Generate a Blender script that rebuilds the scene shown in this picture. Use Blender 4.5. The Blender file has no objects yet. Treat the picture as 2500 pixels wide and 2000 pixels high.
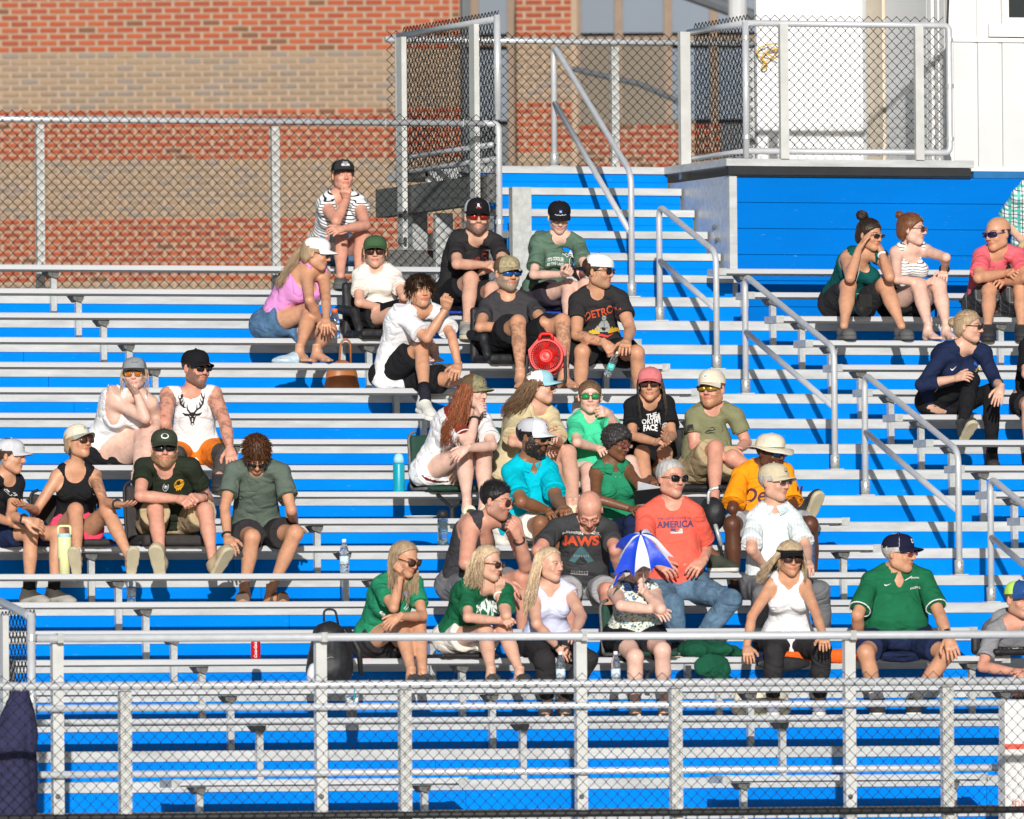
import bpy, math, random
import numpy as np
from mathutils import Vector, Matrix
from mathutils.bvhtree import BVHTree
random.seed(7); rng = np.random.default_rng(7)
SC = bpy.context.scene; COL = SC.collection
# ------------------------------------------------------------------ camera
CAM = np.array([-28.431, -80.384, -0.2473]); YAW, PIT, ROL, FPX = 0.3365125, 0.0288042, -0.0080457, 31775.87
_F = np.array([math.sin(YAW)*math.cos(PIT), math.cos(YAW)*math.cos(PIT), math.sin(PIT)])
_R0 = np.array([math.cos(YAW), -math.sin(YAW), 0.0]); _U0 = np.cross(_R0, _F)
_R = math.cos(ROL)*_R0 + math.sin(ROL)*_U0; _U = -math.sin(ROL)*_R0 + math.cos(ROL)*_U0
cam = bpy.data.cameras.new('camera'); cam_o = bpy.data.objects.new('camera', cam); COL.objects.link(cam_o)
cam.sensor_fit = 'HORIZONTAL'; cam.sensor_width = 36.0; cam.lens = 36.0*FPX/2500.0
cam.clip_start = 1.0; cam.clip_end = 2000.0
cam_o.matrix_world = Matrix(((_R[0], _U[0], -_F[0], CAM[0]), (_R[1], _U[1], -_F[1], CAM[1]), (_R[2], _U[2], -_F[2], CAM[2]), (0, 0, 0, 1)))
cam.dof.use_dof = True; cam.dof.focus_distance = 93.0; cam.dof.aperture_fstop = 6.3
SC.camera = cam_o
SC.render.resolution_x = 1024; SC.render.resolution_y = 819
# ------------------------------------------------------------------ sky and sun
SUN_AZ, SUN_EL = YAW - 0.012, math.radians(15.6)
w = bpy.data.worlds.new('World'); SC.world = w; w.use_nodes = True
nt = w.node_tree; nt.nodes.clear()
sky = nt.nodes.new('ShaderNodeTexSky'); sky.sky_type = 'NISHITA'; sky.sun_disc = False
sky.sun_elevation = SUN_EL; sky.sun_rotation = math.pi + SUN_AZ; sky.dust_density = 0.6; sky.air_density = 1.0
bg = nt.nodes.new('ShaderNodeBackground'); bg.inputs[1].default_value = 0.075
out = nt.nodes.new('ShaderNodeOutputWorld'); nt.links.new(sky.outputs[0], bg.inputs[0]); nt.links.new(bg.outputs[0], out.inputs[0])
sl = bpy.data.lights.new('sun', 'SUN'); sl.energy = 4.8; sl.angle = math.radians(0.55); sl.color = (1.0, 0.975, 0.935)
so = bpy.data.objects.new('sun', sl); COL.objects.link(so); so.location = (-30, -80, 40)
_sd = Vector((math.sin(SUN_AZ)*math.cos(SUN_EL), math.cos(SUN_AZ)*math.cos(SUN_EL), -math.sin(SUN_EL)))
so.rotation_euler = _sd.to_track_quat('-Z', 'Y').to_euler()
vs = SC.view_settings; vs.view_transform = 'Standard'; vs.look = 'None'; vs.exposure = -0.05; vs.gamma = 1.0; vs.use_curve_mapping = False
# ------------------------------------------------------------------ picture measurements -> places
D, R, H = 0.6096, 0.2, 0.41           # row depth, rise, seat height
DY = 0.16                              # riser behind the seat front
def ray(px, py): return _F + (px-1250)/FPX*_R - (py-1000)/FPX*_U
def at_w(px, py, wd): return CAM + ray(px, py)*wd
def at_Y(px, py, Y):
    v = ray(px, py); return CAM + v*((Y-CAM[1])/v[1])
def depth(P): return float((np.asarray(P)-CAM) @ _F)
def seat_z(k): return k*R
def deck_z(k): return k*R - H
# ------------------------------------------------------------------ materials
def _new(name):
    m = bpy.data.materials.new(name); m.use_nodes = True
    n = m.node_tree; b = n.nodes['Principled BSDF']; return m, n, b
def N(n, t, **k):
    o = n.nodes.new(t)
    for a, v in k.items():
        if a.startswith('i_'):
            key = a[2:]
            o.inputs[int(key) if key.isdigit() else key.replace('_', ' ')].default_value = v
        else: setattr(o, a, v)
    return o
def ramp(n, stops, interp='LINEAR'):
    r = n.nodes.new('ShaderNodeValToRGB'); e = r.color_ramp.elements; r.color_ramp.interpolation = interp
    while len(e) < len(stops): e.new(0.5)
    for q, (p, c) in zip(e, stops): q.position = p; q.color = (c[0], c[1], c[2], 1)
    return r
def c4(c): return (c[0], c[1], c[2], 1.0)
MATS = {}
def mat(name, col, rough=0.6, metal=0.0, var=0.12, vscale=9.0, bump=0.0, bscale=60.0, spec=0.4, stretch=(1, 1, 1), attr=False, coat=0.0, alpha=1.0, trans=0.0, ior=1.45, emit=None, scuff=None):
    if name in MATS: return MATS[name]
    m, n, b = _new(name); L = n.links
    tc = N(n, 'ShaderNodeTexCoord'); mp = N(n, 'ShaderNodeMapping'); mp.inputs['Scale'].default_value = stretch
    L.new(tc.outputs['Object'], mp.inputs[0])
    nz = N(n, 'ShaderNodeTexNoise', i_Scale=vscale, i_Detail=6.0, i_Roughness=0.62); L.new(mp.outputs[0], nz.inputs[0])
    lo = [max(0, x*(1-var)) for x in col]; hi = [min(1, x*(1+var)) for x in col]
    r = ramp(n, [(0.32, lo), (0.68, hi)]); L.new(nz.outputs[0], r.inputs[0])
    src = r.outputs[0]
    if attr:
        at = N(n, 'ShaderNodeAttribute', attribute_name='Col')
        mx = N(n, 'ShaderNodeMix', data_type='RGBA', blend_type='MULTIPLY'); mx.inputs['Factor'].default_value = 1.0
        L.new(src, mx.inputs[6]); L.new(at.outputs['Color'], mx.inputs[7]); src = mx.outputs[2]
    if scuff is not None:
        sn = N(n, 'ShaderNodeTexNoise', i_Scale=38.0, i_Detail=8.0, i_Roughness=0.75); ms = N(n, 'ShaderNodeMapping'); ms.inputs['Scale'].default_value = (0.35, 1, 1.6); L.new(tc.outputs['Object'], ms.inputs[0]); L.new(ms.outputs[0], sn.inputs[0])
        sr = ramp(n, [(0.635, (0, 0, 0)), (0.74, (0.5, 0.5, 0.5))]); L.new(sn.outputs[0], sr.inputs[0])
        mx = N(n, 'ShaderNodeMix', data_type='RGBA'); L.new(sr.outputs[0], mx.inputs[0]); L.new(src, mx.inputs[6]); mx.inputs[7].default_value = c4(scuff); src = mx.outputs[2]
    L.new(src, b.inputs['Base Color'])
    b.inputs['Roughness'].default_value = rough; b.inputs['Metallic'].default_value = metal
    b.inputs['Specular IOR Level'].default_value = spec
    if coat: b.inputs['Coat Weight'].default_value = coat
    if trans: b.inputs['Transmission Weight'].default_value = trans; b.inputs['IOR'].default_value = ior
    if bump:
        nb = N(n, 'ShaderNodeTexNoise', i_Scale=bscale, i_Detail=5.0); L.new(mp.outputs[0], nb.inputs[0])
        bp = N(n, 'ShaderNodeBump', i_Strength=bump, i_Distance=0.01); L.new(nb.outputs[0], bp.inputs['Height']); L.new(bp.outputs[0], b.inputs['Normal'])
    MATS[name] = m; return m
def folds(n, b, strength=0.75):
    """ridged crease relief for cloth"""
    L = n.links; tc = N(n, 'ShaderNodeTexCoord'); mp = N(n, 'ShaderNodeMapping'); mp.inputs['Scale'].default_value = (1.0, 1.0, 1.5); mp.inputs['Rotation'].default_value = (0.3, 0.5, 0.4); L.new(tc.outputs['Object'], mp.inputs[0])
    nz = N(n, 'ShaderNodeTexNoise', i_Scale=5.0, i_Detail=1.6, i_Roughness=0.45, i_Distortion=0.9); L.new(mp.outputs[0], nz.inputs[0])
    s1 = N(n, 'ShaderNodeMath', operation='SUBTRACT', i_1=0.5); L.new(nz.outputs[0], s1.inputs[0])
    ab = N(n, 'ShaderNodeMath', operation='ABSOLUTE'); L.new(s1.outputs[0], ab.inputs[0])
    pw = N(n, 'ShaderNodeMath', operation='POWER', i_1=0.6); L.new(ab.outputs[0], pw.inputs[0])
    n2 = N(n, 'ShaderNodeTexNoise', i_Scale=40.0, i_Detail=4.0); L.new(mp.outputs[0], n2.inputs[0])
    ad = N(n, 'ShaderNodeMath', operation='MULTIPLY_ADD', i_1=0.10); L.new(n2.outputs[0], ad.inputs[0]); L.new(pw.outputs[0], ad.inputs[2])
    bp = N(n, 'ShaderNodeBump', i_Strength=strength, i_Distance=0.045); L.new(ad.outputs[0], bp.inputs['Height']); L.new(bp.outputs[0], b.inputs['Normal'])
def fabric(name, col, var=0.10, rough=0.88, fold=0.55):
    key = 'cloth_'+name
    if key in MATS: return MATS[key]
    m = mat(key, col, rough=rough, var=var, vscale=14.0, spec=0.10)
    folds(m.node_tree, m.node_tree.nodes['Principled BSDF'], fold if not name.startswith('cap') else 0.2); return m
def pattern_mat(name, kind, a, b_, scale=60.0, width=0.5, c=None):
    if name in MATS: return MATS[name]
    m, n, b = _new(name); L = n.links
    at = N(n, 'ShaderNodeAttribute', attribute_name='tc'); sp = N(n, 'ShaderNodeSeparateXYZ'); L.new(at.outputs['Vector'], sp.inputs[0])
    def stripes(axis, sc, wd, ph=0.0):
        mu = N(n, 'ShaderNodeMath', operation='MULTIPLY_ADD', i_1=sc, i_2=ph); L.new(sp.outputs[axis], mu.inputs[0])
        fr = N(n, 'ShaderNodeMath', operation='FRACT'); L.new(mu.outputs[0], fr.inputs[0])
        ls = N(n, 'ShaderNodeMath', operation='LESS_THAN', i_1=wd); L.new(fr.outputs[0], ls.inputs[0]); return ls.outputs[0]
    def mix(f, x, y):
        mx = N(n, 'ShaderNodeMix', data_type='RGBA'); L.new(f, mx.inputs[0])
        for s, i in ((x, 6), (y, 7)):
            if isinstance(s, tuple): mx.inputs[i].default_value = c4(s)
            else: L.new(s, mx.inputs[i])
        return mx.outputs[2]
    if kind == 'stripes': src = mix(stripes(2, scale, width), tuple(a), tuple(b_))
    elif kind == 'pin': src = mix(stripes(0, scale, width), tuple(a), tuple(b_))
    elif kind == 'plaid':
        src = mix(stripes(0, scale, 0.34), tuple(a), tuple(b_)); src = mix(stripes(2, scale, 0.28), src, tuple(b_))
        src = mix(stripes(0, scale, 0.09, 0.5), src, tuple(c)); src = mix(stripes(2, scale, 0.08, 0.4), src, tuple(c))
    elif kind == 'checkpants':
        src = mix(stripes(0, scale, 0.07), tuple(a), tuple(b_)); src = mix(stripes(2, scale*0.8, 0.06), src, tuple(b_))
    elif kind in ('floral', 'camo'):
        vo = N(n, 'ShaderNodeTexVoronoi' if kind == 'floral' else 'ShaderNodeTexNoise', i_Scale=scale); L.new(at.outputs['Vector'], vo.inputs[0])
        if kind == 'floral':
            sp2 = N(n, 'ShaderNodeSeparateColor'); L.new(vo.outputs['Color'], sp2.inputs[0])
            r = ramp(n, [(0.0, a), (0.35, b_), (0.5, c), (0.62, (0.62, 0.58, 0.42)), (0.75, a), (0.9, (0.10, 0.16, 0.13))], 'CONSTANT'); L.new(sp2.outputs[0], r.inputs[0])
        else:
            r = ramp(n, [(0.0, a), (0.44, b_), (0.52, c), (0.6, (0.03, 0.03, 0.02))], 'CONSTANT'); L.new(vo.outputs[0], r.inputs[0])
        src = r.outputs[0]
    L.new(src, b.inputs['Base Color']); b.inputs['Roughness'].default_value = 0.85; b.inputs['Specular IOR Level'].default_value = 0.15
    folds(n, b, 0.55)
    MATS[name] = m; return m
def glass_mat(name, col, rough=0.03, ior=1.33):
    return mat(name, col, rough=rough, var=0.0, trans=0.95, ior=ior, spec=0.5)

M_SEAT = mat('anodised_aluminium', (0.535, 0.545, 0.565), 0.42, 0.15, 0.05, 3.0, 0.06, 30, stretch=(0.3, 6, 6))
M_NOSE = mat('mill_aluminium', (0.485, 0.495, 0.495), 0.5, 0.15, 0.16, 5.0, 0.10, 30, stretch=(0.6, 3, 3), scuff=(0.34, 0.33, 0.31))
M_TREAD = mat('ribbed_tread_aluminium', (0.58, 0.58, 0.57), 0.5, 0.2, 0.08, 6.0, 0.1, 40)
M_GALV = mat('galvanised_steel', (0.50, 0.51, 0.50), 0.45, 0.45, 0.16, 24.0, 0.05, 40)
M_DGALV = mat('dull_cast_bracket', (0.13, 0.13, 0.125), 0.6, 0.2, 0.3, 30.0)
M_BLUE = mat('blue_painted_riser', (0.0, 0.195, 0.70), 0.6, 0.0, 0.10, 2.6, 0.10, 14, spec=0.03, stretch=(0.5, 3, 1.2), scuff=(0.30, 0.50, 0.80))
M_BLUE2 = mat('blue_painted_wall_board', (0.0, 0.145, 0.53), 0.6, 0.0, 0.08, 1.6, 0.08, 14, spec=0.03, stretch=(0.4, 3, 1.4), scuff=(0.25, 0.45, 0.75))
M_PIPE = mat('aluminium_pipe', (0.60, 0.61, 0.63), 0.34, 0.28, 0.07, 12.0, 0.03, 50)
M_POST = mat('square_post_aluminium', (0.60, 0.60, 0.58), 0.42, 0.3, 0.08, 9.0, 0.05, 40)
M_WIRE = mat('black_vinyl_wire', (0.008, 0.008, 0.009), 0.55, 0.0, 0.1, spec=0.2)
M_BLACK = mat('black_rubber', (0.015, 0.015, 0.017), 0.6, 0.0, 0.2)
M_WHITE = mat('white_print_ink', (0.80, 0.80, 0.80), 0.7, 0.0, 0.03)

# ------------------------------------------------------------------ mesh helpers
ORG = {}
def link(o, parent=None):
    COL.objects.link(o)
    if parent is not None: o.parent = parent
    return o
def org(o):
    return ORG.get(o.name, np.zeros(3))
def tag(o, label=None, cat=None, group=None, kind=None):
    if label: o['label'] = label
    if cat: o['category'] = cat
    if group: o['group'] = group
    if kind: o['kind'] = kind
    return o
def empty(name, loc, label=None, cat=None, group=None, kind=None):
    o = bpy.data.objects.new(name, None); COL.objects.link(o); o.location = tuple(float(x) for x in loc); o.empty_display_size = 0.1
    ORG[o.name] = np.array(loc, float); return tag(o, label, cat, group, kind)
def build(name, V, F, m, parent=None, smooth=False, origin=None, attrs=None):
    """one mesh object; V in world coordinates; its origin is the parent's (or the given) place"""
    V = np.asarray(V, float).reshape(-1, 3)
    o0 = org(parent) if parent is not None else (np.array(origin, float) if origin is not None else (V.min(0)+V.max(0))/2*np.array([1, 1, 0])+np.array([0, 0, V[:, 2].min()]))
    me = bpy.data.meshes.new(name)
    Vl = V - o0
    if isinstance(F, np.ndarray) and F.ndim == 2:
        nf, s = F.shape
        me.vertices.add(len(Vl)); me.vertices.foreach_set('co', Vl.astype(np.float32).ravel())
        me.loops.add(nf*s); me.loops.foreach_set('vertex_index', F.astype(np.int32).ravel())
        me.polygons.add(nf); me.polygons.foreach_set('loop_start', np.arange(0, nf*s, s, dtype=np.int32))
        me.update(calc_edges=True)
    else:
        me.from_pydata(Vl.tolist(), [], [list(map(int, f)) for f in F]); me.update()
    if smooth: me.polygons.foreach_set('use_smooth', np.ones(len(me.polygons), bool))
    if attrs:
        for an, (ty, arr) in attrs.items():
            a = me.attributes.new(an, ty, 'POINT')
            a.data.foreach_set('color' if ty == 'FLOAT_COLOR' else 'vector', np.asarray(arr, np.float32).ravel())
    me.materials.append(m); me.validate()
    o = bpy.data.objects.new(name, me); link(o, parent)
    if parent is None: o.location = tuple(o0)
    ORG[o.name] = o0
    return o
def inst(name, me, loc, parent=None, scale=None, rot=None):
    """another object that shares mesh data; loc in world coordinates"""
    o = bpy.data.objects.new(name, me); link(o, parent)
    p = np.array(loc, float) - (org(parent) if parent is not None else 0)
    o.location = tuple(p)
    if scale is not None: o.scale = scale
    if rot is not None: o.rotation_euler = rot
    ORG[o.name] = np.array(loc, float)
    return o
class MB:
    def __init__(s): s.V = []; s.F = []; s.n = 0
    def add(s, V, F):
        V = np.asarray(V, float).reshape(-1, 3)
        s.F += [[i+s.n for i in f] for f in F]; s.V.append(V); s.n += len(V); return s
    def box(s, lo, hi, bev=0.0):
        x0, y0, z0 = lo; x1, y1, z1 = hi
        if bev <= 0:
            V = [(x0, y0, z0), (x1, y0, z0), (x1, y1, z0), (x0, y1, z0), (x0, y0, z1), (x1, y0, z1), (x1, y1, z1), (x0, y1, z1)]
            return s.add(V, [(0, 3, 2, 1), (4, 5, 6, 7), (0, 1, 5, 4), (1, 2, 6, 5), (2, 3, 7, 6), (3, 0, 4, 7)])
        # chamfered along x edges and ends kept square: octagon profile swept in x
        prof = [(y0+bev, z0), (y1-bev, z0), (y1, z0+bev), (y1, z1-bev), (y1-bev, z1), (y0+bev, z1), (y0, z1-bev), (y0, z0+bev)]
        return s.sweepx(prof, x0, x1)
    def sweepx(s, prof, x0, x1):
        n = len(prof); V = [(x0, y, z) for y, z in prof]+[(x1, y, z) for y, z in prof]
        F = [(i, (i+1) % n, n+(i+1) % n, n+i) for i in range(n)]+[tuple(range(n-1, -1, -1)), tuple(range(n, 2*n))]
        F = [f[::-1] for f in F]
        return s.add(V, F)
    def tube(s, pts, r, n=10, cap=True, closed=False):
        V, F = tube(pts, r, n, cap, closed); return s.add(V, F)
    def lathe(s, prof, c, n=20, ax=None):
        """prof: list of (radius, height); closed where radius 0"""
        c = np.asarray(c, float); V = []; F = []
        a = np.array([0, 0, 1.0]) if ax is None else np.asarray(ax, float)/np.linalg.norm(ax)
        t = np.array([1.0, 0, 0]) if abs(a[0]) < 0.9 else np.array([0, 1.0, 0])
        u = np.cross(a, t); u /= np.linalg.norm(u); v = np.cross(a, u)
        for r, h in prof:
            for i in range(n):
                th = 2*math.pi*i/n; V.append(c+a*h+(u*math.cos(th)+v*math.sin(th))*r)
        for j in range(len(prof)-1):
            for i in range(n):
                F.append((j*n+i, j*n+(i+1) % n, (j+1)*n+(i+1) % n, (j+1)*n+i))
        F.append(tuple(range(n-1, -1, -1))); F.append(tuple(range((len(prof)-1)*n, len(prof)*n)))
        return s.add(V, F)
    def prism(s, pts2, P, u, v, thick):
        """polygon pts2 in plane (P,u,v), thickness along u x v"""
        P, u, v = (np.asarray(q, float) for q in (P, u, v)); nrm = np.cross(u, v); nrm /= np.linalg.norm(nrm)
        n = len(pts2); V = [P+u*x+v*y for x, y in pts2]+[P+u*x+v*y+nrm*thick for x, y in pts2]
        F = [tuple(range(n-1, -1, -1)), tuple(range(n, 2*n))]+[(i, (i+1) % n, n+(i+1) % n, n+i) for i in range(n)]
        return s.add(V, F)
    def out(s, name, m, parent=None, smooth=False, origin=None):
        return build(name, np.concatenate(s.V), s.F, m, parent, smooth, origin)
def tube(pts, r, n=8, cap=True, closed=False):
    P = np.asarray(pts, float); m = len(P)
    rr = np.full(m, r, float) if np.isscalar(r) else np.asarray(r, float)
    T = np.zeros_like(P); T[1:-1] = P[2:]-P[:-2]; T[0] = P[1]-P[0]; T[-1] = P[-1]-P[-2]
    if closed: T[0] = T[-1] = P[1]-P[-2]
    T /= np.linalg.norm(T, axis=1)[:, None]+1e-12
    a = np.array([0, 0, 1.0]) if abs(T[0][2]) < 0.9 else np.array([1.0, 0, 0])
    V = np.zeros((m, n, 3)); u = np.cross(T[0], a); u /= np.linalg.norm(u)
    th = np.arange(n)*2*math.pi/n
    for i in range(m):
        u = u - T[i]*(u@T[i]); u /= np.linalg.norm(u)+1e-12; v = np.cross(T[i], u)
        V[i] = P[i]+(np.cos(th)[:, None]*u+np.sin(th)[:, None]*v)*rr[i]
    F = []
    for i in range(m-1):
        for j in range(n):
            F.append((i*n+j, i*n+(j+1) % n, (i+1)*n+(j+1) % n, (i+1)*n+j))
    if cap: F.append(tuple(range(n-1, -1, -1))); F.append(tuple(range((m-1)*n, m*n)))
    return V.reshape(-1, 3), F
def bend(pts, rad=0.09, seg=6):
    """round the corners of a polyline"""
    P = [np.asarray(p, float) for p in pts]; o = [P[0]]
    for a, b, c in zip(P, P[1:], P[2:]):
        d1 = (a-b)/np.linalg.norm(a-b); d2 = (c-b)/np.linalg.norm(c-b)
        q1 = b+d1*rad; q2 = b+d2*rad
        for i in range(seg+1):
            t = i/seg; o.append((1-t)**2*q1+2*t*(1-t)*b+t*t*q2)
    o.append(P[-1]); return o
# ------------------------------------------------------------------ ground
GZ = -1.7
M_GROUND = mat('worn_concrete_ground', (0.30, 0.29, 0.27), 0.9, 0, 0.2, 0.8, 0.2, 8)
g = MB().add([(-600, -400, GZ), (700, -400, GZ), (700, 900, GZ), (-600, 900, GZ)], [(0, 1, 2, 3)]).out('ground', M_GROUND); tag(g, kind='structure')
M_TURF = mat('field_turf', (0.05, 0.10, 0.03), 0.95, 0, 0.3, 3.0, 0.3, 30)
g = MB().add([(-150, -300, GZ+0.004), (150, -300, GZ+0.004), (150, -14, GZ+0.004), (-150, -14, GZ+0.004)], [(0, 1, 2, 3)]).out('playing_field', M_TURF); tag(g, kind='structure')
# ------------------------------------------------------------------ grandstand
XL, XA, XB, XR = -6.2, 3.89, 5.18, 11.0       # left end, aisle left, aisle right, right end
KTOP = 18
st = empty('bleachers', (0, 0, GZ), 'long aluminium bleachers with blue risers and silver bench planks', 'bleachers')
# seat plank profile (y back, z) relative to its front top edge
SEATP = [(0.0, -0.036), (0.0, -0.006), (0.005, 0.0), (0.06, 0.0), (0.064, -0.003), (0.07, 0.0), (0.12, 0.0), (0.124, -0.003), (0.13, 0.0), (0.18, 0.0), (0.184, -0.003), (0.19, 0.0), (0.245, 0.0), (0.25, -0.006), (0.25, -0.045), (0.235, -0.045), (0.235, -0.036), (0.062, -0.036), (0.062, -0.047), (0.05, -0.047), (0.05, -0.036)]
def seat(k, x0, x1, capl=False, capr=False):
    y, z = k*D, seat_z(k)
    s = MB().sweepx([(y+a, z+b) for a, b in SEATP], x0, x1).out('seat_plank', M_SEAT, st)
    for on, xx, sgn in ((capl, x0, 1), (capr, x1, -1)):
        if on: MB().box((min(xx-sgn*0.004, xx+sgn*0.055), y-0.003, z-0.05), (max(xx-sgn*0.004, xx+sgn*0.055), y+0.253, z+0.003)).out('end_cap', M_GALV, s)
for k in range(1, KTOP+1):
    seat(k, XL, XA if k < 17 else 3.2, False, k < 17)
for k in list(range(9, KTOP+1)):
    seat(k, XB, XR, True)
for k in range(1, 9): seat(k, XB, XR, True)
seat(-1, at_Y(420, 1908, -D)[0], at_Y(1140, 1905, -D)[0], True, True); seat(-1, at_Y(1765, 1900, -D)[0], at_Y(2410, 1898, -D)[0], True, True)
# decks: nose strip, tread, blue risers in butted panels
for j in range(0, 20):
    yf = (j-1)*D+DY; z = deck_z(j)
    nz = 0.07
    x1 = XR if j < 19 else 5.47
    MB().sweepx([(yf, z-nz), (yf, z-0.006), (yf+0.006, z), (yf+0.06, z), (yf+0.06, z-nz)], XL, x1).out('tread_nose', M_NOSE, st)
    MB().box((XL, yf+0.062, z-0.05), (x1, yf+0.33, z-0.002)).out('tread_plank', M_TREAD, st)
    MB().box((XL, yf+0.334, z-0.05), (x1, yf+D+(0.02 if j < 19 else 0.0), z-0.004)).out('tread_plank', M_TREAD, st)
    x = XL + (j*0.37) % 1.2
    xs = [XL]
    off = -6.2+1.2+(j*0.0)
    for q in range(0, 8):
        xx = -4.62+1.8288*2*q*0.5*1.0+0.0
    cuts = [XL]+[c for c in np.arange(-4.25, XR, 3.6576)+(1.1 if j % 2 else 0.0)*0 if c < x1-0.3]+[x1]
    for a, b in zip(cuts, cuts[1:]):
        MB().box((a+0.002, yf+0.012, z-R+0.002 if j > 0 else z-0.26), (b-0.002, yf+0.03, z-nz-0.0)).out('riser_panel', M_BLUE, st)
    MB().box((XL, yf+0.05, z-R), (x1, yf+0.058, z-nz)).out('riser_backing', M_NOSE, st)
# front walkway floor in front of the first row
MB().box((XL-2, -4.2, -0.72), (XR, -D+DY, -0.65)).out('walkway_deck', M_TREAD, st)
MB().box((XL-2, -4.24, -1.0), (XR, -4.2, -0.64)).out('walkway_fascia', M_NOSE, st)
# seat brackets
bm = MB()
bm.box((-0.021, 0.10, -H+0.0), (0.021, 0.142, -0.05))
bk = bm.out('seat_bracket', M_GALV, st); BR = bk.data; bpy.data.objects.remove(bk)
gm = MB()
gm.add([(-0.058, 0.065, -0.048), (0.030, 0.065, -0.048), (0.030, 0.22, -0.048), (-0.058, 0.22, -0.048), (-0.046, 0.07, -0.078), (0.026, 0.07, -0.078), (0.026, 0.2, -0.095), (-0.026, 0.2, -0.095), (0.010, 0.07, -0.098)],
       [(0, 1, 2, 3), (0, 4, 5, 1), (1, 5, 6, 2), (2, 6, 7, 3), (3, 7, 4, 0), (4, 8, 5), (4, 7, 6, 8), (8, 6, 5)])
gk = gm.out('gusset', M_DGALV, st); GU = gk.data; bpy.data.objects.remove(gk)
# mesh data of both are relative to the stand's base: move to the bracket's own origin
for me in (BR, GU):
    for v in me.vertices: v.co.z += GZ
for k in [-1]+list(range(1, KTOP+1)):
    xs = [-5.4864, -3.6576, -1.8288, 0.0, 1.8288, 3.6576] + [5.42, 7.0, 8.6, 10.2]
    if k == -1: xs = [at_Y(500, 1908, -D)[0], at_Y(1050, 1905, -D)[0], at_Y(1830, 1900, -D)[0], at_Y(2342, 1898, -D)[0]]
    for x in xs:
        if k >= 17 and 3 < x < 5: continue
        b = inst('seat_bracket', BR, (x, k*D, seat_z(k)), st, scale=(1, 1, 1.0))
        inst('gusset', GU, (x, k*D, seat_z(k)), b)
# ------------------------------------------------------------------ upper stair, landing, platform
PZ = 4.45; SY0 = 11.13; SR, SD = (PZ-3.39)/6, 0.283
up = empty('stair_flight', (4.6, SY0, 3.39), 'upper flight of silver steps with blue risers climbing to the landing', 'stairs')
XS0, XS1 = 3.86, 5.46
for i in range(1, 7):
    y = SY0+SD*i; z = 3.39+SR*i
    MB().sweepx([(y, z-0.055), (y, z-0.005), (y+0.005, z), (y+0.30, z), (y+0.30, z-0.03), (y+0.06, z-0.055)], XS0, XS1-0.003).out('step', M_NOSE, up)
    MB().box((XS0, y+0.02, z-SR-0.0), (XS1-0.006, y+0.035, z-0.057)).out('riser_panel', M_BLUE, up)
    MB().box((XS0, y+0.018, z-SR+0.055), (XS1-0.006, y+0.0375, z-SR+0.06)).out('riser_lip', M_BLUE2, up)
ldg = empty('landing', (4.6, 12.9, PZ), 'silver landing deck at the head of the upper steps', 'landing')
MB().box((3.62, SY0+SD*6+0.303, PZ-0.07), (XS1, 14.1, PZ-0.003)).out('landing_deck', M_TREAD, ldg)
MB().box((3.62, SY0+SD*6+0.30, PZ-0.12), (3.855, SY0+SD*6+0.36, PZ)).out('landing_edge', M_NOSE, ldg)
# steelwork under the landing, seen through the corner fence
for x in (3.62, 4.4): MB().box((x, 13.5, GZ), (x+0.12, 13.62, PZ-0.3)).out('steel_column', M_GALV, ldg)
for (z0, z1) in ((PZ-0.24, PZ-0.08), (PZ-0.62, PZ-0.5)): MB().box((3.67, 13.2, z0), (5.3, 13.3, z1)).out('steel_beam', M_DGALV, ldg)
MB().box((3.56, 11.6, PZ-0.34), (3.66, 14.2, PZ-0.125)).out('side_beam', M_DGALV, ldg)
MB().box((3.60, 12.9, 0.0), (3.74, 12.96, PZ-0.36)).out('galvanised_panel', M_GALV, ldg)
MB().box((3.70, 11.42, 2.6), (3.85, 11.5, 4.22)).out('galvanised_panel', M_GALV, ldg)
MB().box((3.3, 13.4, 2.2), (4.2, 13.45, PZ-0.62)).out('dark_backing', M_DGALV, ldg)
pf = empty('press_platform', (7, 11.6, 3.2), 'raised silver platform edge above the blue board wall', 'platform')
MB().box((5.42, 11.45, PZ-0.055), (7.42, 14.2, PZ)).out('platform_deck', M_NOSE, pf)
MB().box((5.44, 11.46, PZ-0.12), (7.40, 11.52, PZ-0.06)).out('dark_gap_strip', M_BLACK, pf)  # black strip painted in for the shaded gap under the deck
MB().box((5.475, 11.54, 3.2), (5.485, 13.0, PZ-0.125)).out('side_panel', M_GALV, pf)
MB().box((5.46, 11.5, 3.2), (5.52, 11.56, PZ-0.13)).out('corner_post', M_NOSE, pf)
for x in (5.47,):
    for zz in (3.9, 4.0): MB().lathe([(0.018, 0), (0.018, 0.012), (0.008, 0.02)], (x, 11.8+0.05*(zz > 3.95), zz-0.05), 8, (-1, 0, 0)).out('bolt', M_DGALV, pf)
bw = empty('blue_board_wall', (8, 11.55, 3.2), 'tall bright blue wall of horizontal boards under the press platform', 'wall')
nb = 6; hb = (PZ-0.13-3.14)/nb
for i in range(nb):
    z0 = 3.14+hb*i
    MB().box((5.53, 11.53, z0+0.0015), (XR, 11.56, z0+hb-0.0015), 0.002).out('board', M_BLUE2, bw)
MB().box((5.53, 11.57, 3.1), (XR, 11.6, PZ-0.13)).out('wall_backing', M_BLACK, bw)
MB().box((7.45, 11.54, PZ-0.128), (XR, 11.62, PZ-0.075)).out('top_trim', mat('blue_grey_flashing', (0.01, 0.13, 0.33), 0.5), bw)
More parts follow.
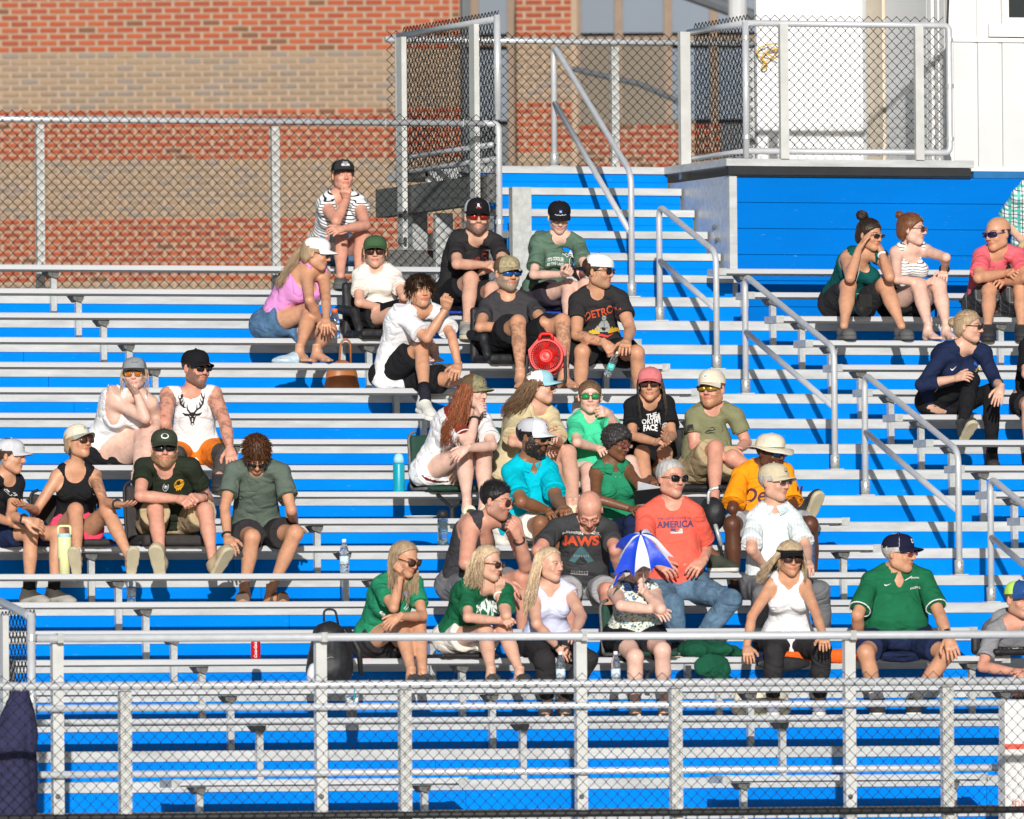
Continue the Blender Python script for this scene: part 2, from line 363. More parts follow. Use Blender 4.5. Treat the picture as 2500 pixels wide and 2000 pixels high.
# ------------------------------------------------------------------ press box
M_SIDING = mat('white_metal_siding', (0.63, 0.63, 0.625), 0.45, 0, 0.06, 2.0, 0.03, 30)
M_TRIM = mat('white_painted_trim', (0.78, 0.77, 0.74), 0.5, 0, 0.04)
M_TAN = mat('tan_door_frame', (0.62, 0.53, 0.41), 0.6, 0, 0.08)
M_DARKGL = mat('dark_window_glass', (0.02, 0.025, 0.03), 0.06, 0, 0.0, spec=0.6)
pb = empty('press_box', (8.5, 12.0, PZ), 'white metal-sided press box standing on the platform', 'building')
PX, PY = 7.44, 11.95
MB().box((PX+0.006, PY+0.02, PZ-0.05), (XR, PY+3.0, 8.0)).out('wall', M_SIDING, pb)
x = PX+0.01
while x < XR:
    MB().box((x, PY-0.012, PZ-0.02), (x+0.17, PY+0.018, PZ+0.93)).out('siding_panel', M_SIDING, pb)
    MB().box((x+0.172, PY-0.004, PZ-0.02), (x+0.196, PY+0.016, PZ+0.93)).out('siding_rib', M_SIDING, pb)
    MB().box((x, PY+0.003, PZ+0.965), (x+0.17, PY+0.019, 8.0)).out('siding_panel', M_SIDING, pb)
    x += 0.2
MB().box((PX-0.01, PY-0.03, PZ+0.93), (XR, PY+0.019, PZ+0.962)).out('drip_rail', M_TRIM, pb)
MB().box((PX-0.02, PY-0.03, PZ-0.07), (XR, PY+0.018, PZ-0.022)).out('base_flashing', M_TRIM, pb)
MB().box((PX-0.03, PY-0.02, PZ-0.02), (PX+0.004, PY+0.06, 8.0)).out('corner_trim', M_TRIM, pb)
for i, (ya, yb) in enumerate(((0.1, 0.2), (0.24, 0.30), (0.38, 0.46))):
    MB().box((PX-0.02, PY+ya, PZ), (PX+0.003, PY+yb, 8.0)).out('side_trim', M_TRIM, pb)
MB().box((PX-0.012, PY+0.5, PZ), (PX+0.002, PY+1.38, 8.0)).out('side_siding', M_SIDING, pb)
MB().box((PX-0.03, PY+1.4, PZ), (PX+0.004, PY+1.74, 8.0)).out('door_jamb', M_TAN, pb)
wx = at_Y(2445, 100, PY)[0]
wn = MB().box((wx, PY-0.03, PZ+1.07), (wx+1.4, PY+0.004, 8.0)).out('window', M_TRIM, pb)
MB().box((wx+0.05, PY-0.036, PZ+1.12), (wx+1.35, PY-0.031, 8.0)).out('pane', M_DARKGL, wn)
MB().box((wx-0.12, PY-0.06, PZ+0.97), (wx+1.4, PY-0.031, PZ+1.068)).out('sill', M_TRIM, wn)
MB().box((wx+0.05, PY-0.04, PZ+1.4), (wx+1.35, PY-0.037, PZ+1.42)).out('mullion', M_DGALV, wn)
MB().tube([(PX-0.03, PY-0.05, PZ+1.5), (PX-0.06, PY-0.06, PZ+1.0), (PX-0.03, PY-0.07, PZ+0.8), (PX-0.05, PY-0.05, PZ+0.3)], 0.008, 6).out('cable', M_BLACK, pb)
MB().tube([(PX-0.02, PY-0.05, PZ+1.52), (PX-0.12, PY-0.1, PZ+1.62)], 0.008, 6).out('bracket_arm', M_BLACK, pb)
dr = empty('open_door', (6.9, 13.9, PZ), 'white flush door standing open beside the press box', 'door')
dx1 = at_Y(2137, 200, 13.9)[0]; dx0 = at_Y(1846, 200, 13.9)[0]
MB().box((dx0, 13.88, PZ+0.02), (dx1, 13.925, PZ+2.1), 0.003).out('door_leaf', mat('white_door_paint', (0.72, 0.72, 0.73), 0.45, 0, 0.02), dr)
for zz in (0.25, 0.85, 1.75): MB().box((dx1-0.005, 13.85, PZ+zz), (dx1+0.02, 13.9, PZ+zz+0.11)).out('hinge', M_DGALV, dr)
MB().lathe([(0.03, 0), (0.03, 0.02), (0.013, 0.025), (0.013, 0.05), (0.012, 0.055)], (dx0+0.09, 13.88, PZ+0.98), 12, (0, -1, 0)).out('handle', M_PIPE, dr)
MB().tube([(dx0+0.09, 13.83, PZ+0.98), (dx0+0.2, 13.83, PZ+0.975)], 0.012, 8).out('lever', M_PIPE, dr)
M_YEL = mat('yellow_chain', (0.70, 0.42, 0.05), 0.5, 0, 0.1)
cb = [np.array([dx0+0.06+0.06*math.cos(t*1.3)+0.05*math.sin(t*2.9), 13.80+0.012*math.sin(t*5), PZ+0.95+0.07*math.sin(t*1.7)-0.01*t]) for t in np.linspace(0, 9, 60)]
MB().tube(cb, 0.006, 5).out('chain', M_YEL, dr)
# ------------------------------------------------------------------ handrails in the aisle
XRAIL = 4.57
def handrail(ya, za, yb, zb, h, label, zt=None):
    o = empty('handrail', (XRAIL, (ya+yb)/2, min(za, zb)), label, 'handrail', 'handrails down the middle of the aisle')
    P = bend([(XRAIL, ya, za), (XRAIL, ya, za+h), (XRAIL, yb, zb+h), (XRAIL, yb, zb)], 0.10, 8)
    MB().tube(P, 0.0225, 14).out('top_rail', M_PIPE, o, True)
    MB().tube([(XRAIL, ya-0.02, za+h*0.52), (XRAIL, yb+0.02, zb+h*0.52)], 0.0215, 12).out('mid_rail', M_PIPE, o, True)
    for y, z in ((ya, za), (yb, zb)):
        s = MB().lathe([(0.033, 0.004), (0.033, 0.105), (0.026, 0.11)], (XRAIL, y, z), 14).out('post_socket', M_GALV, o, True)
        MB().box((XRAIL-0.05, y-0.05, z+0.0005), (XRAIL+0.05, y+0.05, z+0.008)).out('base_plate', M_NOSE, s)
        for q in (0.03, 0.06, 0.085): MB().lathe([(0.005, 0), (0.004, 0.004)], (XRAIL+0.004, y-0.032, z+q), 6, (0, -1, 0)).out('set_screw', M_DGALV, s)
def yk(j): return (j-1)*D+DY+0.08
handrail(12.93, PZ, yk(19), deck_z(19), 0.93, 'tallest aluminium handrail rising from the aisle to the upper landing')
handrail(yk(18), deck_z(18), yk(16), deck_z(16), 0.86, 'second aluminium handrail down the aisle, beside the metal side panel')
handrail(yk(15), deck_z(15), yk(12), deck_z(12), 0.87, 'middle aluminium handrail in the aisle, left of the deep teal tank top')
handrail(yk(11), deck_z(11), yk(8), deck_z(8), 0.87, 'fourth aluminium handrail in the aisle, behind the person in the green polo')
handrail(yk(7), deck_z(7), yk(4), deck_z(4), 0.87, 'lowest handrail in the aisle, at the right edge')
# ------------------------------------------------------------------ chain-link fences
def chain(P, U, V, w, h, parent, pitch=0.0755, r=0.0042, top=0.066, bot=0.0):
    """woven zigzag wires as real tubes; one part"""
    P, U, V = (np.asarray(q, float) for q in (P, U, V)); Nn = np.cross(U, V); Nn /= np.linalg.norm(Nn)
    hp = pitch/2; nw = int(w/hp); ns = int((h+top+bot)/hp)
    j = np.arange(ns+1); al = h+top-(ns-j)*hp
    th = np.arange(3)*2*math.pi/3
    allV = []; allF = []; base = 0
    for i in range(nw):
        odd = (j+i) % 2
        x = i*hp+odd*(hp+0.004)-0.002
        jit = rng.normal(0, 0.0008, ns+1)
        c = P+np.outer(x+jit, U)+np.outer(al, V)+np.outer(np.where(odd == 1, 0.0022, -0.0022), Nn)
        ring = c[:, None, :]+(np.cos(th)[:, None]*U+np.sin(th)[:, None]*Nn)[None]*r
        allV.append(ring.reshape(-1, 3))
        a = (np.arange(ns)[:, None]*3+np.arange(3)[None])+base; b = (np.arange(ns)[:, None]*3+(np.arange(3)+1)[None] % 3)+base
        allF.append(np.stack([a, b, b+3, a+3], -1).reshape(-1, 4)); base += (ns+1)*3
    o = build('wire_mesh', np.concatenate(allV), np.concatenate(allF), M_WIRE, parent)
    o['kind'] = 'stuff'
    return o
def pipe(name, a, b, parent, r=0.024, m=None): return MB().tube([a, b], r, 12).out(name, m or M_PIPE, parent, True)
def sqpost(x, y, z0, z1, parent, w=0.034, dpt=0.05, name='post'):
    return MB().box((x-w, y-dpt, z0), (x+w, y, z1)).out(name, M_POST, parent)
# back fence of the left block
fb = empty('chain_link_fence', (0, 11.35, 3.0), 'long black chain-link fence behind the left seating block', 'fence')
ZF = 4.69
pipe('top_rail', (-2.2, 11.35, ZF), (3.53, 11.35, ZF), fb)
for x in (-1.8288, 0.0, 1.8288): sqpost(x, 11.43, 2.3, ZF-0.03, fb, 0.03, 0.045)
MB().tube(bend([(3.45, 11.35, ZF), (3.57, 11.35, ZF), (3.57, 11.35, 3.1)], 0.05, 5), 0.025, 12).out('corner_pipe', M_PIPE, fb, True)
for z in (ZF-0.14, ZF-0.75): MB().lathe([(0.031, 0), (0.031, 0.03)], (3.57, 11.35, z), 12).out('clamp', M_GALV, fb)
chain((-2.2, 11.325, 3.0), (1, 0, 0), (0, 0, 1), 5.74, ZF-3.0, fb)
for x in np.arange(-1.6, 3.4, 0.61):
    MB().tube([(x, 11.32, ZF-0.03), (x+0.006, 11.322, ZF+0.028), (x+0.012, 11.37, ZF+0.024)], 0.003, 4).out('wire_tie', M_PIPE, fb)
# cage at the head of the stair
cg = empty('stair_head_fence', (3.57, 12.5, PZ), 'chain-link side panel with two flat posts guarding the landing', 'fence')
ZC = 5.475
pipe('top_rail', (3.57, 11.36, ZC), (3.57, 13.66, ZC), cg); pipe('bottom_rail', (3.57, 11.5, PZ+0.09), (3.57, 13.6, PZ+0.09), cg, 0.02)
pipe('bottom_rail', (3.57, 11.4, PZ-0.02), (3.57, 13.6, PZ-0.02), cg, 0.02)
pipe('end_post', (3.57, 11.36, 4.72), (3.57, 11.36, ZC+0.03), cg, 0.027); pipe('end_post', (3.57, 13.66, PZ-0.12), (3.57, 13.66, ZC+0.01), cg, 0.027)
for y, z0 in ((13.44, PZ-0.62), (11.75, PZ-0.5)): MB().box((3.50, y-0.06, z0), (3.54, y+0.06, ZC-0.02)).out('flat_post', M_POST, cg)
for y, z in ((13.66, 5.2), (13.66, 4.85), (11.36, 5.1)): MB().lathe([(0.033, 0), (0.033, 0.035)], (3.57, y, z), 12).out('clamp', M_GALV, cg)
for y in (13.42, 13.30): 
    for z in (PZ-0.55, PZ-0.35): MB().lathe([(0.025, 0), (0.025, 0.012), (0.011, 0.02)], (3.498, y, z), 8, (-1, 0, 0)).out('bolt', M_DGALV, cg)
chain((3.595, 11.4, PZ-0.05), (0, 1, 0), (0, 0, 1), 2.26, ZC-PZ+0.05, cg)
# second layer: landing's far rail panel
lf = empty('landing_fence', (4.5, 14.05, PZ), 'chain-link fence along the back of the upper landing', 'fence')
pipe('top_rail', (3.6, 14.05, ZC), (6.6, 14.05, ZC), lf)
for px in (1504, 1509+330):
    x = at_Y(px, 300, 14.08)[0]; sqpost(x, 14.13, PZ, ZC-0.03, lf, 0.03, 0.045)
chain((3.6, 14.02, PZ+0.02), (1, 0, 0), (0, 0, 1), 3.0, ZC-PZ-0.02, lf)
# platform guard: side panel and front panel
pg = empty('platform_fence', (6.4, 11.5, PZ), 'chain-link guard with silver frame around the press platform', 'fence')
xc = 5.60; xr = at_Y(1250+1840/1.7248, 60, 11.5)[0]; ZP = 5.475
P = bend([(xc, 11.5, PZ+0.005), (xc, 11.5, ZP), ], 0.04, 4)
pipe('corner_post', (xc, 11.5, PZ+0.005), (xc, 11.5, ZP+0.01), pg, 0.026)
MB().tube(bend([(xc, 11.5, ZP), (xr, 11.5, ZP), (xr, 11.5, PZ+0.06), (xc, 11.5, PZ+0.06)], 0.05, 5), 0.024, 12).out('frame', M_PIPE, pg, True)
pipe('side_top_rail', (xc, 11.5, ZP), (xc, 12.75, ZP), pg); pipe('side_bottom_rail', (xc, 11.5, PZ+0.06), (xc, 12.75, PZ+0.06), pg, 0.02)
MB().box((xc-0.1, 12.66, PZ-0.1), (xc-0.02, 12.72, ZP)).out('flat_post', M_POST, pg)
for px in (1250+1143/1.7248, 1250+1712/1.7248):
    x = at_Y(px, 250, 11.46)[0]; sqpost(x, 11.475, PZ-0.0, ZP-0.01, pg, 0.033, 0.045)
for z in (PZ+0.15, PZ+0.55, PZ+0.9): MB().lathe([(0.032, 0), (0.032, 0.03)], (xr, 11.5, z), 12).out('clamp', M_GALV, pg); MB().lathe([(0.032, 0), (0.032, 0.03)], (xc, 11.5, z), 12).out('clamp', M_GALV, pg)
chain((xc+0.02, 11.525, PZ+0.03), (1, 0, 0), (0, 0, 1), xr-xc-0.04, ZP-PZ-0.03, pg)
chain((xc+0.025, 11.53, PZ+0.03), (0, 1, 0), (0, 0, 1), 1.2, ZP-PZ-0.03, pg)
# inner pipe guard rail in front of the first rows
YI = -1.3
ir = empty('pipe_guard_rail', (0, YI, -0.65), 'three-bar pipe guard rail in front of the first benches', 'guard rail')
xi0 = at_Y(85, 1555, YI)[0]
for py in (1556, 1726, 1887):
    z = at_Y(784, py, YI)[2]; pipe('rail', (xi0, YI, z), (9.0, YI, z), ir, 0.026 if py == 1556 else 0.023)
zt = at_Y(784, 1556, YI)[2]
for px in (141, 784, 1419, 2075, 2730):
    x = at_Y(px, 1700, YI+0.05)[0]
    p_ = sqpost(x, YI+0.09, -0.65, zt-0.028, ir, 0.036, 0.055)
    MB().box((x-0.02, YI-0.03, zt-0.03), (x+0.02, YI+0.03, zt+0.031)).out('saddle', M_GALV, p_)
    MB().lathe([(0.017, 0), (0.017, 0.008), (0.009, 0.014)], (x-0.01, YI+0.034, at_Y(px, 1945, YI)[2]), 8, (0, -1, 0)).out('bolt', M_DGALV, p_)
# outer chain-link guard at the front of the walkway
YO = -4.05
ff = empty('front_fence', (0, YO, -0.65), 'black chain-link fence with silver posts along the front of the walkway', 'fence')
zo = at_Y(992, 1671, YO)[2]; zb = at_Y(992, 1990, YO)[2]
pipe('top_rail', (-7, YO, zo), (8, YO, zo), ff, 0.026)
pipe('bottom_rail', (-7, YO, zb), (8, YO, zb), ff, 0.022, M_BLACK)
for px in (309, 992.5, 1654, 2316.6):
    x = at_Y(px, 1800, YO+0.03)[0]; sqpost(x, YO+0.09, -0.95, zo-0.03, ff, 0.036, 0.055)
chain((-6.5, YO-0.03, zb-0.12), (1, 0, 0), (0, 0, 1), 11.5, zo-zb+0.12, ff, r=0.0030)
for x in np.arange(-5.5, 4.5, 0.56):
    MB().tube([(x, YO-0.035, zo-0.03), (x+0.004, YO-0.032, zo+0.02), (x+0.02, YO+0.01, zo+0.03)], 0.0035, 4).out('wire_tie', M_PIPE, ff)
# side fence at the left end of the walkway, running back
XSD = at_Y(76, 1515, -1.7)[0]
sf = empty('side_fence', (XSD, -1, -0.65), 'chain-link side fence with a sloping pipe rail at the left end', 'fence')
Pn = at_Y(76, 1508, -1.7); z1 = Pn[2]
yfar = -1.7+1.9
MB().tube([(XSD, -1.7, z1), (XSD, -1.62, z1+0.02), (XSD, yfar, z1+0.30)], 0.027, 12).out('top_rail', M_PIPE, sf, True)
pipe('end_post', (XSD, -1.7, -0.65), (XSD, -1.7, z1+0.02), sf, 0.027)
for py in (1565, 1710, 1930): MB().lathe([(0.034, 0), (0.034, 0.04)], (XSD, -1.7, at_Y(80, py, -1.7)[2]), 12).out('clamp', M_GALV, sf)
MB().box((XSD-0.05, -1.25, -0.65), (XSD-0.01, -1.12, z1+0.02)).out('flat_post', M_POST, sf)
chain((XSD+0.03, -1.7, -0.6), (0, 1, 0), (0, 0, 1), 1.85, z1+0.6, sf, top=0.05)
yp = -1.0; pp = at_Y(28, 1610, yp)
pipe('inner_post', (pp[0], yp, -0.65), (pp[0], yp, pp[2]), sf, 0.024)
# ------------------------------------------------------------------ brick building far behind
WB = 138.0
Hx = np.array([math.cos(YAW), -math.sin(YAW), 0.0]); Hn = np.array([-math.sin(YAW), -math.cos(YAW), 0.0]); Zv = np.array([0, 0, 1.0])
O = at_w(0, 0, WB); O[2] = 0.0
def bz(py): return at_w(0, py, WB)[2]
def bx(px, py=300): return float((at_w(px, py, WB)-O) @ Hx)
def bP(x, y, z): return O+Hx*x-Hn*y+Zv*z      # y = away from the camera
rotz = -YAW
bb = empty('brick_building', bP(0, 0, GZ), 'banded red and tan brick building with tall windows behind the bleachers', 'building')
def bbox(name, x0, x1, y0, y1, z0, z1, m, parent=bb):
    V = [bP(x, y, z) for z in (z0, z1) for x, y in ((x0, y0), (x1, y0), (x1, y1), (x0, y1))]
    return build(name, V, [(0, 3, 2, 1), (4, 5, 6, 7), (0, 1, 5, 4), (1, 2, 6, 5), (2, 3, 7, 6), (3, 0, 4, 7)], m, parent)
M_MORTAR = mat('pale_mortar', (0.355, 0.262, 0.185), 0.9, 0, 0.08, 6)
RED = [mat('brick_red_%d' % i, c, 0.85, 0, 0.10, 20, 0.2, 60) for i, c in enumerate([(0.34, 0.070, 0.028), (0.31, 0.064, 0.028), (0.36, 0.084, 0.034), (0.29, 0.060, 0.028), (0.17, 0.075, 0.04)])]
TAN = [mat('brick_tan_%d' % i, c, 0.85, 0, 0.10, 20, 0.2, 60) for i, c in enumerate([(0.27, 0.20, 0.135), (0.25, 0.185, 0.13), (0.225, 0.185, 0.155), (0.29, 0.205, 0.13), (0.24, 0.175, 0.125)])]
XE = bx(1128)
ztop = bz(-60)
wl = bbox('wall', -6.0, XE-0.012, 0.012, 6.0, GZ, ztop, M_MORTAR)
CH, BL, JT = 0.0678, 0.2032, 0.0105
JX, JZ = 0.031, 0.022
bands = [(bz(y), c) for y, c in ((-70, 'r'), (133, 't'), (270, 'r'), (402, 't'), (540, 'r'), (692, 't'), (830, 'r'), (960, 't'))]
def tone(z, r):
    c = 'r'
    for zb_, cc in bands:
        if z < zb_: c = cc
    q = random.random()
    if c == 'r': return 4 if q < 0.035 else int(q*29) % 4
    return 4 + 1 + (4 if q < 0.03 else int(q*31) % 4)
ALLM = RED+TAN
unit = {}
def bmesh_unit(i, half=False):
    key = (i, half)
    if key not in unit:
        L_ = (BL/2 if half else BL)-JX; e = 0.003
        V = []; 
        for y, ins in ((0.03, 0), (0.0, 0), (-0.004, e)):
            for x, z in ((ins, ins), (L_-ins, ins), (L_-ins, CH-JZ-ins), (ins, CH-JZ-ins)):
                V.append(Hx*x-Hn*y+Zv*z)
        Fs = [(8, 9, 10, 11)]
        for a in (0, 4):
            Fs += [(a+4, a, a+1, a+5), (a+5, a+1, a+2, a+6), (a+6, a+2, a+3, a+7), (a+7, a+3, a, a+4)]
        me = bpy.data.meshes.new('brick'); me.from_pydata([tuple(v) for v in V], [], Fs); me.update(); me.materials.append(ALLM[i]); unit[key] = (me, np.array(V), Fs)
    return unit[key]
rest = {i: MB() for i in range(10)}
nsingle = 0
nc = int((ztop-bz(900))/CH)
for c in range(nc):
    z = ztop-(c+1)*CH
    py = 1000-((z-CAM[2])/WB-math.tan(PIT))*FPX
    x = -1.2+(BL/2 if c % 2 else 0)
    while x < XE-0.03:
        half = x+BL > XE-0.005
        L_ = BL/2 if half else BL
        i = tone(z, random.random())
        px = x/ WB*FPX
        if -10 < py < 275 and -40 < px < 1100 and nsingle < 300 and (c % 2 == 0 or py < 150):
            me, V, Fs = bmesh_unit(i, half)
            o = inst('brick', me, bP(x, random.uniform(-0.002, 0.002), z), wl); nsingle += 1
        else:
            me, V, Fs = bmesh_unit(i, half)
            rest[i].add(V+bP(x, random.uniform(-0.002, 0.002), z), Fs)
        x += L_
def joined(name, mbs, parent):
    V = []; F = []; mi = []; n = 0
    for i, m_ in mbs.items():
        for v in m_.V: V.append(v)
        F += [[a+n for a in f] for f in m_.F]; mi += [i]*len(m_.F); n += m_.n
    o = build(name, np.concatenate(V), np.array([f for f in F]), ALLM[0], parent)
    for m_ in ALLM[1:]: o.data.materials.append(m_)
    o.data.polygons.foreach_set('material_index', np.array(mi, np.int32)); o['kind'] = 'stuff'; return o
joined('brickwork', rest, wl)
# window bay to the right of the corner: glass, brown mullions, brick pier, low brick wall
M_BGLASS = mat('blue_grey_window_glass', (0.11, 0.16, 0.23), 0.12, 0, 0.06, 0.6, spec=0.6)  # glass colour also darkened in place of the bay's shade
M_MULL = mat('brown_mullion', (0.22, 0.15, 0.10), 0.6, 0, 0.1)
M_SPAN = mat('shaded_tan_spandrel', (0.18, 0.15, 0.115), 0.8, 0, 0.06, 1.0)  # tan darkened so the colour holds the shade on the bay
M_DKB = mat('bay_back_and_shade_grey', (0.10, 0.11, 0.12), 0.6, 0, 0.1)
M_COLG = mat('pale_column', (0.52, 0.52, 0.52), 0.7, 0, 0.06)
mull = [1160, 1250, 1412, 1514, 1635, 1748, 1870, 1990]
zt2 = ztop
bbox('bay_back', XE+0.0, bx(2700), 1.2, 5.0, GZ, zt2, M_DKB)
for a, b in zip(mull, mull[1:]):
    for (p0, p1) in ((-60, 86), (112, 300)):
        bbox('pane', bx(a)+0.045, bx(b)-0.045, 1.05, 1.1, bz(p1)+0.03, bz(p0)-0.03, M_BGLASS)
for a in mull: bbox('mullion', bx(a)-0.043, bx(a)+0.043, 0.97, 1.19, bz(900), zt2, M_MULL)
bbox('transom', bx(1140), bx(2000), 0.99, 1.185, bz(110), bz(88), M_MULL)
for a, b in ((1412, 1514), (1514, 1635)): bbox('spandrel_panel', bx(a)+0.05, bx(b)-0.05, 0.90, 1.04, bz(296), bz(113), M_SPAN)
bbox('sill_course', bx(1405), bx(1700), 0.55, 1.04, bz(318), bz(300), M_SPAN)
pier = {i: MB() for i in range(10)}
def brick_patch(px0, px1, py0, py1, yoff, store, forced=None):
    z = bz(py1)
    c = 0
    while z < bz(py0):
        x = bx(px0)+(BL/2 if c % 2 else 0)
        if c % 2:
            me, V, Fs = bmesh_unit(tone(z, random.random()), True); store[tone(z, 1)].add(V+bP(bx(px0), yoff, z), Fs)
        while x < bx(px1)-0.05:
            half = x+BL > bx(px1)+0.02; i = tone(z, random.random()) if forced is None else forced[int(random.random()*len(forced))]
            me, V, Fs = bmesh_unit(i, half); store[i].add(V+bP(x, yoff, z), Fs); x += BL/2 if half else BL
        z += CH; c += 1
pr_ = bbox('pier', bx(1262), bx(1412)-0.01, -0.588, 1.0, GZ, zt2, M_MORTAR)
brick_patch(1262, 1412, -60, 420, -0.60, pier); joined('brickwork', pier, pr_)
lowb = {i: MB() for i in range(10)}
lw = bbox('low_wall', bx(1412), bx(1760), 0.212, 0.9, GZ, bz(318), M_MORTAR)
brick_patch(1414, 1760, 320, 420, 0.2, lowb, [3, 4, 3]); joined('brickwork', lowb, lw)  # darkest brick tones forced here to stand in for shade
MB().tube([at_w(1395, 168, 128), at_w(1560, 205, 128), at_w(1690, 262, 128)], 0.028, 8).out('shadow_edge_bar', M_DKB, bb)  # added dark bar in place of the shadow's edge across the bay
MB().tube([at_w(1640, -30, 132), at_w(1860, 50, 132)], 0.075, 8).out('sloping_shade_bar', M_DKB, bb)  # second added bar, drawn for a dark diagonal of shade higher up
MB().tube([at_w(1801, 70, 122), at_w(1801, -60, 122)], 0.09, 14).out('column', M_COLG, bb)
# ------------------------------------------------------------------ signed-distance modelling (bodies, clothes)
f4 = np.float32
def nrm(v):
    v = np.asarray(v, float); return v/(np.linalg.norm(v)+1e-12)
class Grid:
    def __init__(s, lo, hi, h):
        s.lo = np.asarray(lo, float); s.h = h; s.n = np.ceil((np.asarray(hi, float)-s.lo)/h).astype(int)+1
        s.d = np.full(tuple(s.n), 0.5, f4)
    def win(s, lo, hi):
        a = np.clip(np.floor((np.asarray(lo)-s.lo)/s.h).astype(int), 0, s.n-1); b = np.clip(np.ceil((np.asarray(hi)-s.lo)/s.h).astype(int)+1, 1, s.n)
        b = np.maximum(b, a+1)
        sl = tuple(slice(int(x), int(y)) for x, y in zip(a, b))
        X = (s.lo[0]+s.h*np.arange(a[0], b[0])).astype(f4)[:, None, None]; Y = (s.lo[1]+s.h*np.arange(a[1], b[1])).astype(f4)[None, :, None]; Z = (s.lo[2]+s.h*np.arange(a[2], b[2])).astype(f4)[None, None, :]
        return sl, X, Y, Z
    def put(s, sl, d, k=0.0, op='u'):
        c = s.d[sl]
        if op == 'u':
            if k > 0:
                h = np.clip(0.5+0.5*(c-d)/k, 0, 1); s.d[sl] = c*(1-h)+d*h-k*h*(1-h)
            else: s.d[sl] = np.minimum(c, d)
        elif op == 's':
            d = -d
            if k > 0:
                h = np.clip(0.5-0.5*(c-d)/k, 0, 1); s.d[sl] = c*(1-h)+d*h+k*h*(1-h)
            else: s.d[sl] = np.maximum(c, d)
        elif op == 'i': s.d[sl] = np.maximum(c, d)
    def cone(s, a, b, radii, k=0.02, op='u', cut=None, cut0=None):
        a = np.asarray(a, float); b = np.asarray(b, float); rm = max(radii)+k+2*s.h
        sl, X, Y, Z = s.win(np.minimum(a, b)-rm, np.maximum(a, b)+rm)
        ab = b-a; L2 = float(ab@ab)+1e-12; x, y, z = X-f4(a[0]), Y-f4(a[1]), Z-f4(a[2])
        t = (x*f4(ab[0])+y*f4(ab[1])+z*f4(ab[2]))/f4(L2); tc = np.clip(t, 0, 1)
        q = np.sqrt((x-tc*f4(ab[0]))**2+(y-tc*f4(ab[1]))**2+(z-tc*f4(ab[2]))**2)
        rr = np.interp(tc, np.linspace(0, 1, len(radii)), radii).astype(f4)
        d = q-rr
        if cut is not None: d = np.maximum(d, (t-f4(cut))*f4(math.sqrt(L2)))
        if cut0 is not None: d = np.maximum(d, (f4(cut0)-t)*f4(math.sqrt(L2)))
        s.put(sl, d, k, op)
    def ell(s, c, r, k=0.02, op='u', rot=None):
        c = np.asarray(c, float); r = np.asarray(r, float); m = r.max()+k+2*s.h
        sl, X, Y, Z = s.win(c-m, c+m); x, y, z = X-f4(c[0]), Y-f4(c[1]), Z-f4(c[2])
        if rot is not None:
            A = np.asarray(rot, f4); x, y, z = x*A[0, 0]+y*A[0, 1]+z*A[0, 2], x*A[1, 0]+y*A[1, 1]+z*A[1, 2], x*A[2, 0]+y*A[2, 1]+z*A[2, 2]
        q = np.sqrt((x/f4(r[0]))**2+(y/f4(r[1]))**2+(z/f4(r[2]))**2); q2 = np.sqrt((x/f4(r[0]**2))**2+(y/f4(r[1]**2))**2+(z/f4(r[2]**2))**2)
        s.put(sl, (q*(q-1)/(q2+f4(1e-6))).astype(f4), k, op)
    def full(s): return s.win(s.lo, s.lo+s.h*(s.n-1))
    def mesh(s):
        return nets(s.d, s.lo, s.h)
    def sample(s, P):
        q = np.clip((np.asarray(P)-s.lo)/s.h, 0, s.n-1.001); i = q.astype(int); f = q-i; o = 0
        for a in (0, 1):
            for b in (0, 1):
                for c in (0, 1):
                    wgt = (f[:, 0] if a else 1-f[:, 0])*(f[:, 1] if b else 1-f[:, 1])*(f[:, 2] if c else 1-f[:, 2])
                    o = o+wgt*s.d[i[:, 0]+a, i[:, 1]+b, i[:, 2]+c]
        return o
_CO = np.array([(i, j, k) for i in (0, 1) for j in (0, 1) for k in (0, 1)])
_ED = [(a, b) for a in range(8) for b in range(a+1, 8) if np.abs(_CO[a]-_CO[b]).sum() == 1]
